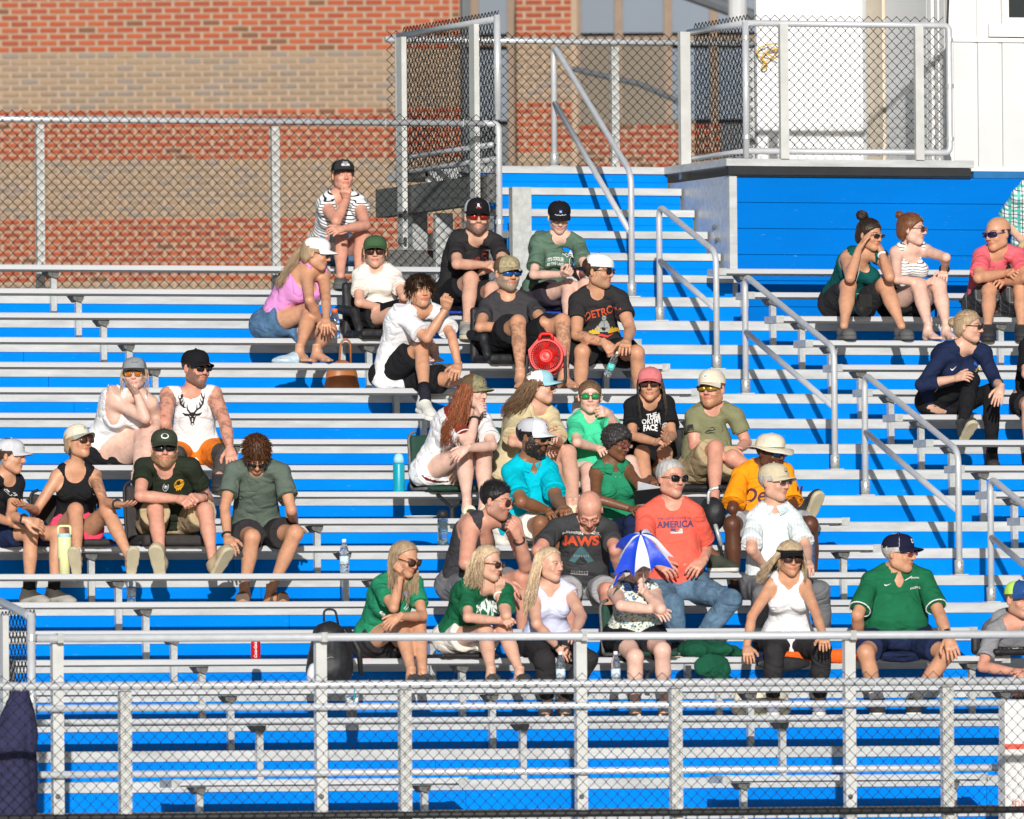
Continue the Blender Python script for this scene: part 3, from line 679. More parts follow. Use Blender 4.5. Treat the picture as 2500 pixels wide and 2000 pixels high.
def nets(d, lo, h):
    s = d < 0
    cnt = np.zeros(tuple(np.array(d.shape)-1), np.int8)
    for c in _CO: cnt += s[c[0]:d.shape[0]-1+c[0], c[1]:d.shape[1]-1+c[1], c[2]:d.shape[2]-1+c[2]]
    act = (cnt > 0) & (cnt < 8)
    I = np.argwhere(act)
    if len(I) == 0: return np.zeros((0, 3)), np.zeros((0, 4), int)
    idx = np.full(act.shape, -1, np.int32); idx[act] = np.arange(len(I))
    cv = np.stack([d[I[:, 0]+c[0], I[:, 1]+c[1], I[:, 2]+c[2]] for c in _CO], 1)
    acc = np.zeros((len(I), 3)); n = np.zeros(len(I))
    for a, b in _ED:
        va, vb = cv[:, a], cv[:, b]; m = (va < 0) != (vb < 0); t = np.where(m, va/np.where(m, va-vb, 1), 0)
        acc += (np.where(m, 1, 0)[:, None])*(_CO[a]+t[:, None]*(_CO[b]-_CO[a])); n += m
    V = lo+h*(I+acc/n[:, None])
    F = []
    for ax in range(3):
        o1, o2 = [(1, 2), (2, 0), (0, 1)][ax]
        sa = [slice(None)]*3; sb = [slice(None)]*3; sa[ax] = slice(0, -1); sb[ax] = slice(1, None)
        A, B = s[tuple(sa)], s[tuple(sb)]; E = np.argwhere(A != B)
        ok = (E[:, o1] > 0) & (E[:, o2] > 0) & (E[:, o1] < d.shape[o1]-1) & (E[:, o2] < d.shape[o2]-1); E = E[ok]
        if not len(E): continue
        u = np.zeros(3, int); u[o1] = 1; v = np.zeros(3, int); v[o2] = 1
        def g(Q): return idx[Q[:, 0], Q[:, 1], Q[:, 2]]
        q = np.stack([g(E-u-v), g(E-v), g(E), g(E-u)], 1)
        fl = A[tuple(E.T)]
        q[~fl] = q[~fl][:, ::-1]; F.append(q)
    F = np.concatenate(F); F = F[(F >= 0).all(1)]
    return V, F
def keep(V, F, mask, extra=None):
    fm = mask[F].any(1); F = F[fm]; used = np.zeros(len(V), bool); used[F.ravel()] = True
    mp = np.cumsum(used)-1
    return V[used], mp[F], used
def wob(P, sc, seed=0):
    """cheap smooth noise in -1..1"""
    r = np.random.default_rng(seed); o = 0; a = 1.0; tot = 0
    for i in range(4):
        k = r.normal(size=(3, 3)); k /= np.linalg.norm(k, axis=1)[:, None]; ph = r.uniform(0, 6.28, 3)
        q = P@k.T*sc*(1.75**i)+ph; q = q+1.2*np.sin(q[:, [1, 2, 0]]*0.7)
        o = o+a*np.sin(q).sum(1)/3; tot += a; a *= 0.6
    return o/tot*1.6
# ------------------------------------------------------------------ heads, hands, feet (local frames)
SKINS = {'fair': (0.61, 0.345, 0.245), 'pale': (0.68, 0.43, 0.34), 'tan': (0.54, 0.275, 0.165), 'red': (0.60, 0.29, 0.205), 'brown': (0.235, 0.105, 0.052), 'dark': (0.17, 0.072, 0.036), 'deep': (0.10, 0.038, 0.020)}
def head_grid(male=True, jaw=1.0, nose=1.0, fat=1.0, mouth=0.0, h=0.0055):
    g = Grid((-0.105, -0.125, -0.15), (0.105, 0.14, 0.135), h)
    g.ell((0, -0.014, 0.035), (0.0735, 0.094, 0.083), 0)
    g.ell((0, 0.022, -0.038), (0.060*fat, 0.066, 0.078), 0.03)
    g.ell((0, 0.005, -0.045), (0.058*jaw*fat, 0.06, 0.055), 0.03)
    g.ell((0, 0.062, -0.094), (0.024*jaw, 0.020, 0.0175), 0.025)
    g.cone((-0.05*jaw*fat, 0.0, -0.07), (0, 0.058, -0.1), [0.017, 0.015], 0.03); g.cone((0.05*jaw*fat, 0.0, -0.07), (0, 0.058, -0.1), [0.017, 0.015], 0.03)
    for sx in (-1, 1):
        g.ell((sx*0.036, 0.066, -0.030), (0.021*fat, 0.017, 0.019), 0.02)
        g.ell((sx*0.031, 0.096, 0.001), (0.019, 0.015, 0.0115), 0.012, 's')
        g.ell((sx*0.031, 0.0815, 0.0), (0.0125, 0.0115, 0.0115), 0.004)
        g.cone((sx*0.008, 0.086, 0.020), (sx*0.045, 0.076, 0.021), [0.008 if male else 0.0055, 0.007 if male else 0.005], 0.012)
        g.ell((sx*0.011*nose, 0.096, -0.036), (0.0085*nose, 0.009, 0.007), 0.006)
        g.ell((sx*0.0755, -0.006, -0.010), (0.0085, 0.0175, 0.030), 0.008, rot=[[math.cos(0.35), sx*math.sin(0.35)*-1, 0], [sx*math.sin(0.35), math.cos(0.35), 0], [0, 0, 1]])
        g.ell((sx*0.085, 0.0, -0.008), (0.005, 0.008, 0.015), 0.004, 's')
    g.cone((0, 0.085, 0.016), (0, 0.1065*1.0, -0.031), [0.0075, 0.0092*nose, 0.0115*nose], 0.010)
    g.ell((0, 0.084, -0.0615), (0.023, 0.0105, 0.0065), 0.006); g.ell((0, 0.083, -0.0715), (0.019, 0.0105, 0.007), 0.006)
    g.ell((0, 0.098, -0.0665-mouth*0.004), (0.020, 0.012, 0.0018+0.006*mouth), 0.003, 's')
    return g
HCACHE = {}
def head_mesh(**k):
    key = tuple(sorted(k.items()))
    if key not in HCACHE: HCACHE[key] = head_grid(**k).mesh()
    return HCACHE[key]
def face_cols(V, lips=(0.85, 0.52, 0.52), brow=None, beard=None, bstyle=None, blush=0.0, bald=None):
    C = np.ones((len(V), 3)); x, y, z = V.T
    lip = np.clip(1.4-np.sqrt((x/0.022)**2+((z+0.0665)/0.0115)**2), 0, 1)*(y > 0.068); lip = np.clip(lip*2, 0, 1)
    ch = np.exp(-(((np.abs(x)-0.04)/0.022)**2+((z+0.028)/0.02)**2))*(y > 0.03); ns = np.exp(-((x/0.016)**2+((z+0.03)/0.014)**2))*(y > 0.08)
    rd = np.clip(ch*0.8+ns, 0, 1)[:, None]*blush; C = C*(1-rd)+C*np.array([1.0, 0.72, 0.70])*rd
    if beard is not None:
        w = wob(V, 260, 3)*0.12
        low = z < -0.032+w*0.06
        side = (z < 0.0) & (y < 0.055) & (y > 0.012)
        if bstyle == 'goatee': m = (np.abs(x) < 0.032) & (z < -0.042) & (y > 0.045)
        elif bstyle == 'mous': m = (np.abs(x) < 0.030) & (z < -0.043) & (z > -0.060) & (y > 0.06)
        else: m = ((low & (y > 0.0)) | side) & ~((np.abs(x) < 0.05) & (z > -0.046) & (y > 0.05))
        m = m & (lip < 0.4)
        st = {'stubble': 0.42, 'short': 0.75, 'full': 0.95, 'goatee': 0.9, 'mous': 0.8}[bstyle]
        m = (m.astype(float)*st*(1+w))[:, None]; C = C*(1-m)+np.asarray(beard)[None]*m
    lip = lip[:, None]*0.85; C = C*(1-lip)+C*np.asarray(lips)*lip
    if brow is not None:
        b = ((np.abs(np.abs(x)-0.030) < 0.019) & (np.abs(z-0.0205-0.1*(0.03-np.abs(np.abs(x)-0.034))) < 0.0048) & (y > 0.06)).astype(float)[:, None]*0.8
        C = C*(1-b)+np.asarray(brow)[None]*b
    return np.clip(C, 0, 1)
HANDC = {}
CURL = {'relax': (22, 30, 22), 'fist': (75, 92, 60), 'flat': (6, 8, 6), 'grip': (52, 62, 40), 'chin': (38, 55, 35), 'spread': (12, 14, 10)}
def hand_mesh(pose):
    if pose in HANDC: return HANDC[pose]
    g = Grid((-0.075, -0.035, -0.115), (0.105, 0.215, 0.06), 0.0048)
    g.cone((0, -0.03, 0), (0, 0.03, 0), [0.024, 0.026], 0.01)
    for i in range(5):
        xx = -0.031+0.0155*i; g.cone((xx*0.6, 0.01, 0), (xx, 0.085-0.004*abs(i-2.2), 0.0), [0.0145, 0.0135, 0.0115], 0.012)
    c1, c2, c3 = (math.radians(q) for q in CURL[pose])
    for i, (xx, ln) in enumerate(zip((0.031, 0.0105, -0.0105, -0.0305), (0.072, 0.081, 0.075, 0.060))):
        sp = (0.10 if pose in ('spread', 'relax') else 0.04)*(1.2-0.8*i); cc = 1+0.08*i
        p = np.array([xx, 0.084-0.003*abs(i-1), 0.0]); a = 0
        for sg, c_, r0, r1 in zip((0.46, 0.30, 0.24), (c1*cc, c2, c3), (0.0098, 0.0090, 0.0083), (0.0090, 0.0083, 0.0070)):
            a += c_; dr_ = np.array([math.sin(sp)*math.cos(a), math.cos(sp)*math.cos(a), -math.sin(a)]); q = p+dr_*ln*sg*1.0
            g.cone(p, q, [r0, r1], 0.004); p = q
    if pose == 'fist': th = [(0.030, 0.02, -0.008), (0.046, 0.055, -0.028), (0.030, 0.088, -0.045), (0.008, 0.092, -0.047)]
    elif pose in ('grip', 'chin'): th = [(0.026, 0.012, -0.006), (0.050, 0.045, -0.030), (0.046, 0.078, -0.052), (0.034, 0.098, -0.060)]
    else: th = [(0.026, 0.010, -0.004), (0.055, 0.042, -0.012), (0.068, 0.072, -0.018), (0.070, 0.095, -0.020)]
    for p, q, r0, r1 in zip(th, th[1:], (0.0145, 0.0112, 0.0098), (0.0112, 0.0100, 0.0078)): g.cone(p, q, [r0, r1], 0.007)
    HANDC[pose] = g.mesh(); return HANDC[pose]
FOOTC = {}
def foot_mesh():
    if 'b' in FOOTC: return FOOTC['b']
    g = Grid((-0.07, -0.09, -0.10), (0.07, 0.20, 0.06), 0.0062)
    g.cone((0, 0, 0.05), (0, -0.012, -0.02), [0.036, 0.036], 0.02); g.ell((0, -0.038, -0.055), (0.032, 0.034, 0.034), 0.025)
    g.cone((0, 0.0, -0.025), (0.004, 0.10, -0.062), [0.036, 0.026], 0.025); g.ell((0.0, 0.105, -0.068), (0.044, 0.042, 0.019), 0.02)
    for i, (x, l, r) in enumerate(((0.030, 0.170, 0.0135), (0.010, 0.170, 0.0095), (-0.008, 0.162, 0.009), (-0.023, 0.152, 0.0085), (-0.037, 0.140, 0.008))):
        g.cone((x*0.95, 0.125, -0.068), (x, l, -0.074), [r, r], 0.005)
    sl, X, Y, Z = g.full(); g.put(sl, np.broadcast_to(f4(-0.085)-Z, g.d.shape), 0, 'i')
    FOOTC['b'] = g.mesh(); return FOOTC['b']
def shoe_meshes(kind):
    if kind in FOOTC: return FOOTC[kind]
    up = Grid((-0.075, -0.10, -0.115), (0.075, 0.22, 0.07), 0.007); so_ = Grid((-0.08, -0.105, -0.125), (0.08, 0.225, -0.04), 0.007)
    top = {'sneaker': 0.012, 'high': 0.045, 'slip': -0.03, 'croc': -0.022, 'sandal': -0.06}[kind]
    fatn = 1.14 if kind == 'croc' else 1.0
    if kind != 'sandal':
        up.cone((0, -0.008, 0.04), (0, -0.012, -0.04), [0.046, 0.046], 0.02); up.ell((0, -0.035, -0.055), (0.042*fatn, 0.045, 0.045), 0.02)
        up.cone((0, 0.0, -0.03), (0.004, 0.11, -0.062), [0.044, 0.036], 0.03); up.ell((0.002, 0.115, -0.070), (0.050*fatn, 0.068, 0.031 if kind != 'croc' else 0.04), 0.02)
        sl, X, Y, Z = up.full(); up.put(sl, np.broadcast_to(Z-f4(top)+np.minimum(Y, f4(0))*f4(0.35), up.d.shape), 0, 'i')
        up.put(sl, np.broadcast_to(f4(-0.088)-Z, up.d.shape), 0, 'i')
    else:
        for y0, r in ((0.105, 0.052), (0.035, 0.047)): up.cone((0, y0, -0.066), (0, y0+0.02, -0.066), [r*0.95, r*0.95], 0.0, cut=1.0, cut0=0.0)
        sl, X, Y, Z = up.full(); up.put(sl, np.broadcast_to(f4(-0.088)-Z, up.d.shape), 0, 'i')
    for p, q, r in (((0, -0.045, -0.098), (0.0, 0.03, -0.098), 0.040), ((0.0, 0.03, -0.098), (0.003, 0.12, -0.098), 0.047), ((0.003, 0.10, -0.098), (0.005, 0.135, -0.096), 0.049)):
        so_.cone(p, q, [r*fatn, r*fatn], 0.01)
    sl, X, Y, Z = so_.full(); so_.put(sl, np.broadcast_to(np.maximum(Z-f4(-0.082), f4(-0.112)-Z), so_.d.shape), 0, 'i')
    FOOTC[kind] = (up.mesh(), so_.mesh()); return FOOTC[kind]
def xform(V, o, x, y, z, s=1.0):
    return o+s*(V[:, :1]*x+V[:, 1:2]*y+V[:, 2:3]*z)
# ------------------------------------------------------------------ people
ZN = {'r1': (0, 0, 1.7248), 'r2': (1250, 0, 1.7248), 'r3': (0, 1000, 1.7248), 'r4': (1250, 1000, 1.7248), 'ov': (0, 0, 0.8624),
      'a1': (0, 820, 4.312), 'a2': (250, 1000, 3.45), 'a3': (600, 380, 4.3125), 'a4': (620, 580, 3.92), 'a5': (1040, 460, 3.45), 'a6': (1000, 860, 4.1075), 'a7': (1360, 860, 3.92), 'a8': (1960, 440, 3.92),
      'b1': (1060, 1120, 4.312), 'b2': (1480, 1080, 3.45), 'b3': (840, 1290, 3.5935), 'b4': (1240, 1260, 3.382), 'b5': (1760, 1260, 3.382), 'b6': (2100, 740, 3.45), 'b7': (2240, 1380, 2.78), 'b8': (0, 1380, 2.7825)}
def zpx(z, p): x0, y0, s = ZN[z]; return x0+p[0]/s, y0+p[1]/s
Xc, Tc, Zw = Hx, Hn, np.array([0, 0, 1.0])     # image right, towards the camera, up
def sph(c, L, px, py, near):
    v = ray(px, py); o = CAM-c; a = v@v; b = 2*v@o; q = o@o-L*L; dsc = b*b-4*a*q
    if dsc <= 0:
        P = CAM+v*(-b/(2*a)); return P
    r = math.sqrt(dsc); w1, w2 = (-b-r)/(2*a), (-b+r)/(2*a)
    if near is None: return CAM+v*w1
    return CAM+v*(w1 if abs(w1-near) < abs(w2-near) else w2)
def normals(V, F):
    n = np.zeros_like(V); a, b, c = V[F[:, 0]], V[F[:, 1]], V[F[:, 2]]; fn = np.cross(b-a, c-a)
    for i in range(F.shape[1]): np.add.at(n, F[:, i], fn)
    return n/(np.linalg.norm(n, axis=1)[:, None]+1e-12)
HAIRM = {}
def hairmat(c, at=False):
    key = tuple(c)+(at,)
    if key not in HAIRM: HAIRM[key] = mat('hair_%d' % len(HAIRM), c, 0.42, 0, 0.25, 45.0, 0.5, 120, spec=0.35, stretch=(1, 1, 0.25), attr=at)
    return HAIRM[key]
LENS = {'black': (0.008, 0.008, 0.01), 'brown': (0.06, 0.02, 0.012), 'red': (0.45, 0.03, 0.02), 'green': (0.02, 0.5, 0.12), 'amber': (0.40, 0.13, 0.02), 'blue': (0.02, 0.12, 0.45), 'fire': (0.55, 0.30, 0.03), 'clear': (0.5, 0.5, 0.5)}
class Pers: pass
def person(label, z, k, hd, nk, sr, sl, hp, er, wr, el, wl, kr, kl, ar, al, tr=None, tl=None, yaw=0, pit=0, rol=0, lean=0.2, tyaw=0, so=0.0, s=1.0, w=1.0, fem=False, belly=0.0, bust=0.0, skin='fair', hf=0.06, slouch=0.04,
           shirt=None, pants=None, shoe=None, hair=None, cap=None, glasses=None, beard=None, bstyle='stubble', brow=(0.25, 0.16, 0.12), hr='relax', hl='relax', nr=None, nl=None, mouth=0.0, jaw=1.0, tattoo=(), toe=(0, 0), fp=(0, 0), hips=0.09, tw=1.0, aw=1.0, group=None, eyes=None, blush=0.35, lips=(0.85, 0.5, 0.5), fat=1.0, hscale=None):
    p = Pers(); Z = lambda q: zpx(z, q)
    sz = seat_z(k)+so
    hip0 = at_Y(*Z(hp), k*D+0.14); hip = np.array([hip0[0], hip0[1], sz+0.085*s]); w0 = depth(hip)
    neck = at_w(*Z(nk), w0-lean)
    ty = math.tan(math.radians(tyaw))
    def shp(q):
        P = at_w(*Z(q), w0-lean); return at_w(*Z(q), w0-lean+((P-neck)@Xc)*ty)
    SR, SL = shp(sr), shp(sl); _c = (SR+SL)/2; SR, SL = SR+(_c-SR)*0.05-Zw*0.022*s, SL+(_c-SL)*0.05-Zw*0.022*s
    LU, LF, LT, LS = 0.295*s, 0.255*s, 0.43*s, 0.415*s
    def j(c, q, L, near):
        px = Z(q)
        return at_w(*px, w0+q[2]) if len(q) > 2 else sph(c, L, *px, near)
    L = np.linalg.norm(neck-hip); sw = max(0.13*s, np.linalg.norm(SL-SR)/2)
    ts = [-0.12, 0.0, 0.15, 0.35, 0.55, 0.72, 0.86, 0.95, 1.06]
    hwid = (0.168 if fem else 0.158)*w*s; wst = (0.122 if fem else 0.142)*w*s+belly*0.25
    pa = [hwid*0.95, hwid, hwid*0.98, wst, max(sw*0.80, wst*0.95), sw*0.90, sw*0.72, sw*0.44, 0.055*s]
    dp = s*w**0.7
    pbk = [0.105*dp, 0.112*dp, 0.113*dp, 0.100*dp+belly*0.6, 0.108*dp+belly*0.35, 0.112*dp, 0.096*dp, 0.070*dp, 0.05*s]
    up = nrm(neck-hip); latS = nrm(SL-SR); fwd = nrm(np.cross(latS, up))
    def clear(P, px, rad):
        v = ray(*px)
        for _ in range(60):
            q = P-hip; t = (q@up)/L
            if t > 1.0: break
            u_, f_ = q@latS, q@fwd+slouch*math.sin(math.pi*min(1, max(0, t)))-belly*0.55*math.exp(-((t-0.33)/0.22)**2)
            a, b = np.interp(t, ts, pa)+rad, np.interp(t, ts, pbk)+rad+(0.05*bust*2 if 0.5 < t < 0.8 else 0)
            if (abs(u_)/a)**2.3+(abs(f_)/b)**2.3 > 1: break
            P = P-v*0.012
        return P
    hdw = w0-lean-hf
    def arm(S_, e, wq):
        def cands(c, q, L_):
            px = Z(q)
            if len(q) > 2: return [at_w(*px, w0+q[2])]
            v = ray(*px); o = CAM-c; a = v@v; b = 2*v@o; dsc = b*b-4*a*(o@o-L_*L_)
            if dsc <= 0: return [CAM+v*(-b/(2*a))]
            r = math.sqrt(dsc); return [CAM+v*((-b-r)/(2*a)), CAM+v*((-b+r)/(2*a))]
        hy_ = Z(hd)[1]; wy = Z(wq)[1]; tgt = hdw-0.10 if wy-hy_ < 75 else w0-lean-0.22
        best = None
        for E_ in cands(S_, e, LU):
            for W_ in cands(E_, wq, LF):
                de, dw_, ds = depth(E_), depth(W_), depth(S_)
                kneey = Z(kr)[1]; near_knee = Z(e)[1] > kneey-25
                te = ds-(0.12 if near_knee else 0.03)
                sc = (dw_-tgt)**2*1.0+(de-te)**2*0.8+max(0, de-ds-0.16)**2*8+max(0, dw_-(ds-0.02))**2*3
                if best is None or sc < best[0]: best = (sc, E_, W_)
        return best[1], best[2]
    ER, WR = arm(SR, er, wr); EL, WL = arm(SL, el, wl)
    ER, EL, WR, WL = clear(ER, Z(er), 0.0), clear(EL, Z(el), 0.0), clear(WR, Z(wr), 0.035), clear(WL, Z(wl), 0.035)
    up = nrm(neck-hip); latH = nrm(0.55*nrm(SL-SR)+0.45*Xc); latH = nrm(latH-up*(latH@up)*0.7); latS = nrm(SL-SR)
    fwd = nrm(np.cross(latS, up)); fwdH = nrm(np.cross(latH, Zw))
    HR, HL = hip-latH*hips*s*w, hip+latH*hips*s*w
    KR, KL = j(HR, kr, LT, None), j(HL, kl, LT, None)
    def ank(K, q):
        px = Z(q); f_ = q[2]
        if isinstance(f_, str):
            n = int(f_[1:]); Y = n*D+0.10 if f_[0] == 's' else n*D-0.16
            if len(q) > 3: Y += q[3]
            P = at_Y(*px, Y); zz = (seat_z(n) if f_[0] == 's' else deck_z(n))+0.108*s
            return np.array([P[0], P[1], zz])
        return at_w(*px, w0+f_)
    AR, AL = ank(KR, ar), ank(KL, al)
    p.__dict__.update(dict(hip=hip, neck=neck, SR=SR, SL=SL, ER=ER, EL=EL, WR=WR, WL=WL, HR=HR, HL=HL, KR=KR, KL=KL, AR=AR, AL=AL, up=up, fwd=fwd, lat=latS, w0=w0, sz=sz, s=s))
    # head frame
    ya, pi_, ro = (math.radians(q) for q in (yaw, pit, rol))
    hy = nrm(Tc*math.cos(ya)+Xc*math.sin(ya)); hx0 = np.cross(hy, Zw); hy = nrm(hy*math.cos(pi_)+Zw*math.sin(pi_)); hz = np.cross(hx0, hy)
    hx = hx0*math.cos(ro)+hz*math.sin(ro); hz = np.cross(hx, hy)
    HS = hscale or ((0.985 if fem else 1.035)*s)
    HC = at_w(*Z(hd), w0-lean-hf)
    hx, hz = hx*1.045, hz*0.955
    p.hc, p.hx, p.hy, p.hz, p.hs = HC, hx, hy, hz, HS
    hd_loc = lambda P: xform(np.asarray(P, float).reshape(-1, 3), HC, hx, hy, hz, HS)
    lo = np.min([hip, neck, SR, SL, ER, EL, WR, WL, KR, KL, AR, AL], 0)-0.2; hi = np.max([hip, neck, SR, SL, ER, EL, WR, WL, KR, KL, AR, AL], 0)+0.2
    lo[2] = min(lo[2], sz-0.02)
    HG = 0.0125
    def torso(g, infl, t0, t1, kk, flat=False, flare=0.0, latk=1.0):
        sl_, X, Y, Zz = g.full(); x, y, zz = X-f4(hip[0]), Y-f4(hip[1]), Zz-f4(hip[2]+0.0)
        dot = lambda v: x*f4(v[0])+y*f4(v[1])+zz*f4(v[2])
        S = dot(up); t = S/f4(L); tt = np.clip(t, 0, 1); u = (1-tt)*dot(latH)+tt*dot(latS); v = dot(fwd)+f4(slouch)*np.sin(np.pi*np.clip(t, 0, 1)).astype(f4)
        v = v-f4(belly*0.55)*np.exp(-((t-0.33)/0.22)**2).astype(f4)
        a = np.interp(t, ts, pa).astype(f4)*f4(latk)+f4(infl)+f4(flare)*np.clip(0.5-t, 0, 1); b = np.interp(t, ts, pbk).astype(f4)+f4(infl)+f4(flare)*np.clip(0.5-t, 0, 1)
        q = (np.abs(u/a)**f4(2.3)+np.abs(v/b)**f4(2.3))**f4(1/2.3); d = (q-1)*np.minimum(a, b)
        ax = np.maximum(f4(t0*L)-S, S-f4(t1*L))
        d = np.maximum(d, ax) if flat else np.where(ax > 0, np.sqrt(np.maximum(d, 0)**2+ax**2), d)
        g.put(sl_, d.astype(f4), kk)
    def bustf(g, infl):
        if bust > 0:
            for sg in (-1, 1): g.ell(hip+up*L*0.66+latS*sg*0.072*s*w+fwd*(0.085*dp-slouch*0.5), np.array([1, 1, 1])*(0.052+0.022*bust)*s+infl, 0.045)
    def seatclip(g, e):
        sl_, X, Y, Zz = g.full(); m = np.broadcast_to(Y > f4(k*D-0.005), g.d.shape) & np.broadcast_to(Zz < f4(sz+0.15), g.d.shape)
        g.d = np.where(m, np.maximum(g.d, np.broadcast_to(f4(sz+e)-Zz, g.d.shape)), g.d)
    tr_, kr_ = 0.075*s*tw, 0.053*s*tw**0.6
    THR = [tr_*1.08, tr_, tr_*0.88, kr_*1.06, kr_]
    SHR = [kr_*0.98, 0.051*s*tw**0.7, 0.053*s*tw**0.7, 0.043*s*tw**0.5, 0.034*s, 0.031*s]
    aw *= 0.94 if not fem else 0.88; UAR = [0.050*s*aw, 0.047*s*aw, 0.043*s*aw, 0.036*s*aw]; FAR = [0.035*s*aw, 0.040*s*aw, 0.033*s*aw, 0.0250*s]
    def trap(g, infl, kk=0.04):
        for S_ in (SR, SL): g.cone(neck+up*0.012+0.2*(S_-neck), S_+up*0.004, [0.058*s+infl, 0.050*s*aw**0.5+infl], kk)
    # body
    g = Grid(lo, hi, HG)
    torso(g, 0, -0.05, 0.97, 0.0); bustf(g, 0); trap(g, 0)
    g.cone(HR+Zw*0.01, HL+Zw*0.01, [0.10*s*w**0.8]*2, 0.04)
    for a, b in ((HR, KR), (HL, KL)): g.cone(a, b, THR, 0.03)
    seatclip(g, 0.006)
    for a, b in ((KR, AR), (KL, AL)): g.cone(a, b, SHR, 0.025)
    for S_, E_, W_ in ((SR, ER, WR), (SL, EL, WL)):
        g.cone(S_, E_, UAR, 0.03); g.cone(E_, W_, FAR, 0.018)
    nkb = neck+up*0.0; g.cone(nkb-up*0.03*s, HC-hz*0.055*HS-hy*0.012*HS, [0.058*s if not fem else 0.048*s, 0.053*s if not fem else 0.043*s], 0.03)
    body = g
    gs = gp = None
    seed = hash(label) % 10000 if False else sum(ord(c) for c in label) % 9973
    def wrinkle(V, F, amp, sc=26, extra=None):
        n = normals(V, F); loc = V-hip; q = np.stack([loc@latS*0.55, loc@fwd*0.6, loc@up*1.35], 1)
        r1 = 1-2*np.abs(wob(q, sc*0.62, seed)); r2 = 1-2*np.abs(wob(q[:, [1, 2, 0]], sc*0.9, seed+1))
        lo_ = np.clip(1.15-(loc@up)/L, 0.45, 1.1)
        return V+n*(amp*lo_*(0.55*wob(q, sc*0.5, seed+2)+0.8*r1+0.6*r2-0.4))[:, None]
    if shirt:
        kind, smat = shirt[0], shirt[1]; o = shirt[2] if len(shirt) > 2 else {}
        inf = o.get('inf', 0.010)
        gs = Grid(lo, hi, HG); hem = o.get('hem', 0.05)
        torso(gs, inf, hem, 0.99, 0.0, True, 0.6*o.get('flare', 0.03)); bustf(gs, inf)
        if kind in ('tee', 'polo', 'long', 'vee'):
            trap(gs, inf)
            f_ = o.get('sleeve', 0.55)
            fl = o.get('sflare', 0.02)*0.55
            for S_, E_, W_ in ((SR, ER, WR), (SL, EL, WL)):
                if kind == 'long':
                    gs.cone(S_, E_, [r+inf for r in UAR], 0.03); gs.cone(E_, W_, [r+inf for r in FAR], 0.02, cut=o.get('fore', 0.55))
                else: gs.cone(S_, S_+(E_-S_)*f_, [UAR[0]+inf*0.8, UAR[1]+inf+fl*0.5, UAR[1]+inf+fl], 0.02, cut=1.0)
        else: trap(gs, inf, 0.03)
        rotm = np.array([latS, fwd, up])
        if kind in ('tee', 'polo', 'long'): gs.ell(neck+up*0.045*s+fwd*0.012, (0.078*s, 0.075*s, 0.065*s), 0.006, 's', rotm); gs.ell(neck+up*0.0*s+fwd*0.07, (0.052*s, 0.05*s, 0.05*s), 0.006, 's', rotm)
        if kind in ('vee', 'polo') or o.get('vee'):
            dv = o.get('vee', 0.11)
            gs.ell(neck+up*0.045*s+fwd*0.012, (0.08*s, 0.075*s, 0.065*s), 0.006, 's', rotm); gs.cone(neck+fwd*0.07+up*0.02, neck+fwd*0.13-up*dv, [0.055*s, 0.010], 0.004, 's')
        if kind == 'tank':
            sc_ = o.get('scoop', 0.10)
            gs.ell(neck-up*(sc_-0.075)*s+fwd*0.075, (0.074*s, 0.11*s, sc_*s), 0.006, 's', rotm); gs.ell(neck+up*0.05*s-fwd*0.02, (0.078*s, 0.09*s, 0.075*s), 0.006, 's', rotm)
            ah = o.get('arm', 0.080)
            for S_, sg in ((SR, -1), (SL, 1)): gs.ell(S_+latS*sg*0.022*s-up*0.015, (0.058*s, 0.16*s, ah*s), 0.008, 's', rotm)
        # keep the cloth off whatever the person sits on
        seatclip(gs, 0.004)
    if pants:
        kind, pmat = pants[0], pants[1]; o = pants[2] if len(pants) > 2 else {}
        inf = o.get('inf', 0.012); f_ = o.get('len', 0.6 if kind == 'shorts' else 1.0); fl = o.get('flare', 0.025 if kind == 'shorts' else 0.0)
        gp = Grid(lo, hi, HG); torso(gp, inf*0.6, -0.08, o.get('waist', 0.10), 0.0, True)
        gp.cone(HR+Zw*0.01, HL+Zw*0.01, [0.10*s*w**0.8+inf]*2, 0.04)
        for a, b, c in ((HR, KR, AR), (HL, KL, AL)):
            if kind == 'shorts': gp.cone(a, a+(b-a)*f_, [THR[0]+inf, THR[1]+inf+fl*0.4, np.interp(f_, np.linspace(0, 1, 5), THR)+inf+fl], 0.03, cut=1.0)
            else: gp.cone(a, b, [r+inf for r in THR], 0.03)
        seatclip(gp, 0.003)
        if kind != 'shorts':
            for b, c in ((KR, AR), (KL, AL)): gp.cone(b, c, [r+inf+o.get('loose', 0.0)*i for i, r in enumerate(SHR)], 0.02, cut=o.get('cuff', 0.96))
    V, F = body.mesh()
    ins = np.zeros(len(V), bool)
    for gg, e in ((gs, -0.010), (gp, -0.010)):
        if gg is not None: ins |= gg.sample(V) < e
    V = V-normals(V, F)*(ins*0.014)[:, None]
    Vs, Fs, Cs = [V], [F], [np.ones((len(V), 3))]
    def seg_d(P, a, b):
        ab = b-a; t = np.clip(((P-a)@ab)/(ab@ab), 0, 1); return np.linalg.norm(P-a-t[:, None]*ab, axis=1), t
    for tt in tattoo:
        a, b = {'ur': (SR, ER), 'ul': (SL, EL), 'fr': (ER, WR), 'fl': (EL, WL), 'lr': (KR, AR), 'll': (KL, AL)}[tt]
        dd, t = seg_d(V, a, b); n_ = wob(V, 70, 5)+1.0*wob(V, 190, 9); m = ((dd < 0.085*s) & (t > 0.08) & (t < 0.92) & (n_ > 0.12)).astype(float)[:, None]*0.45
        Cs[0] = Cs[0]*(1-m)+np.array([0.16, 0.19, 0.21])*m
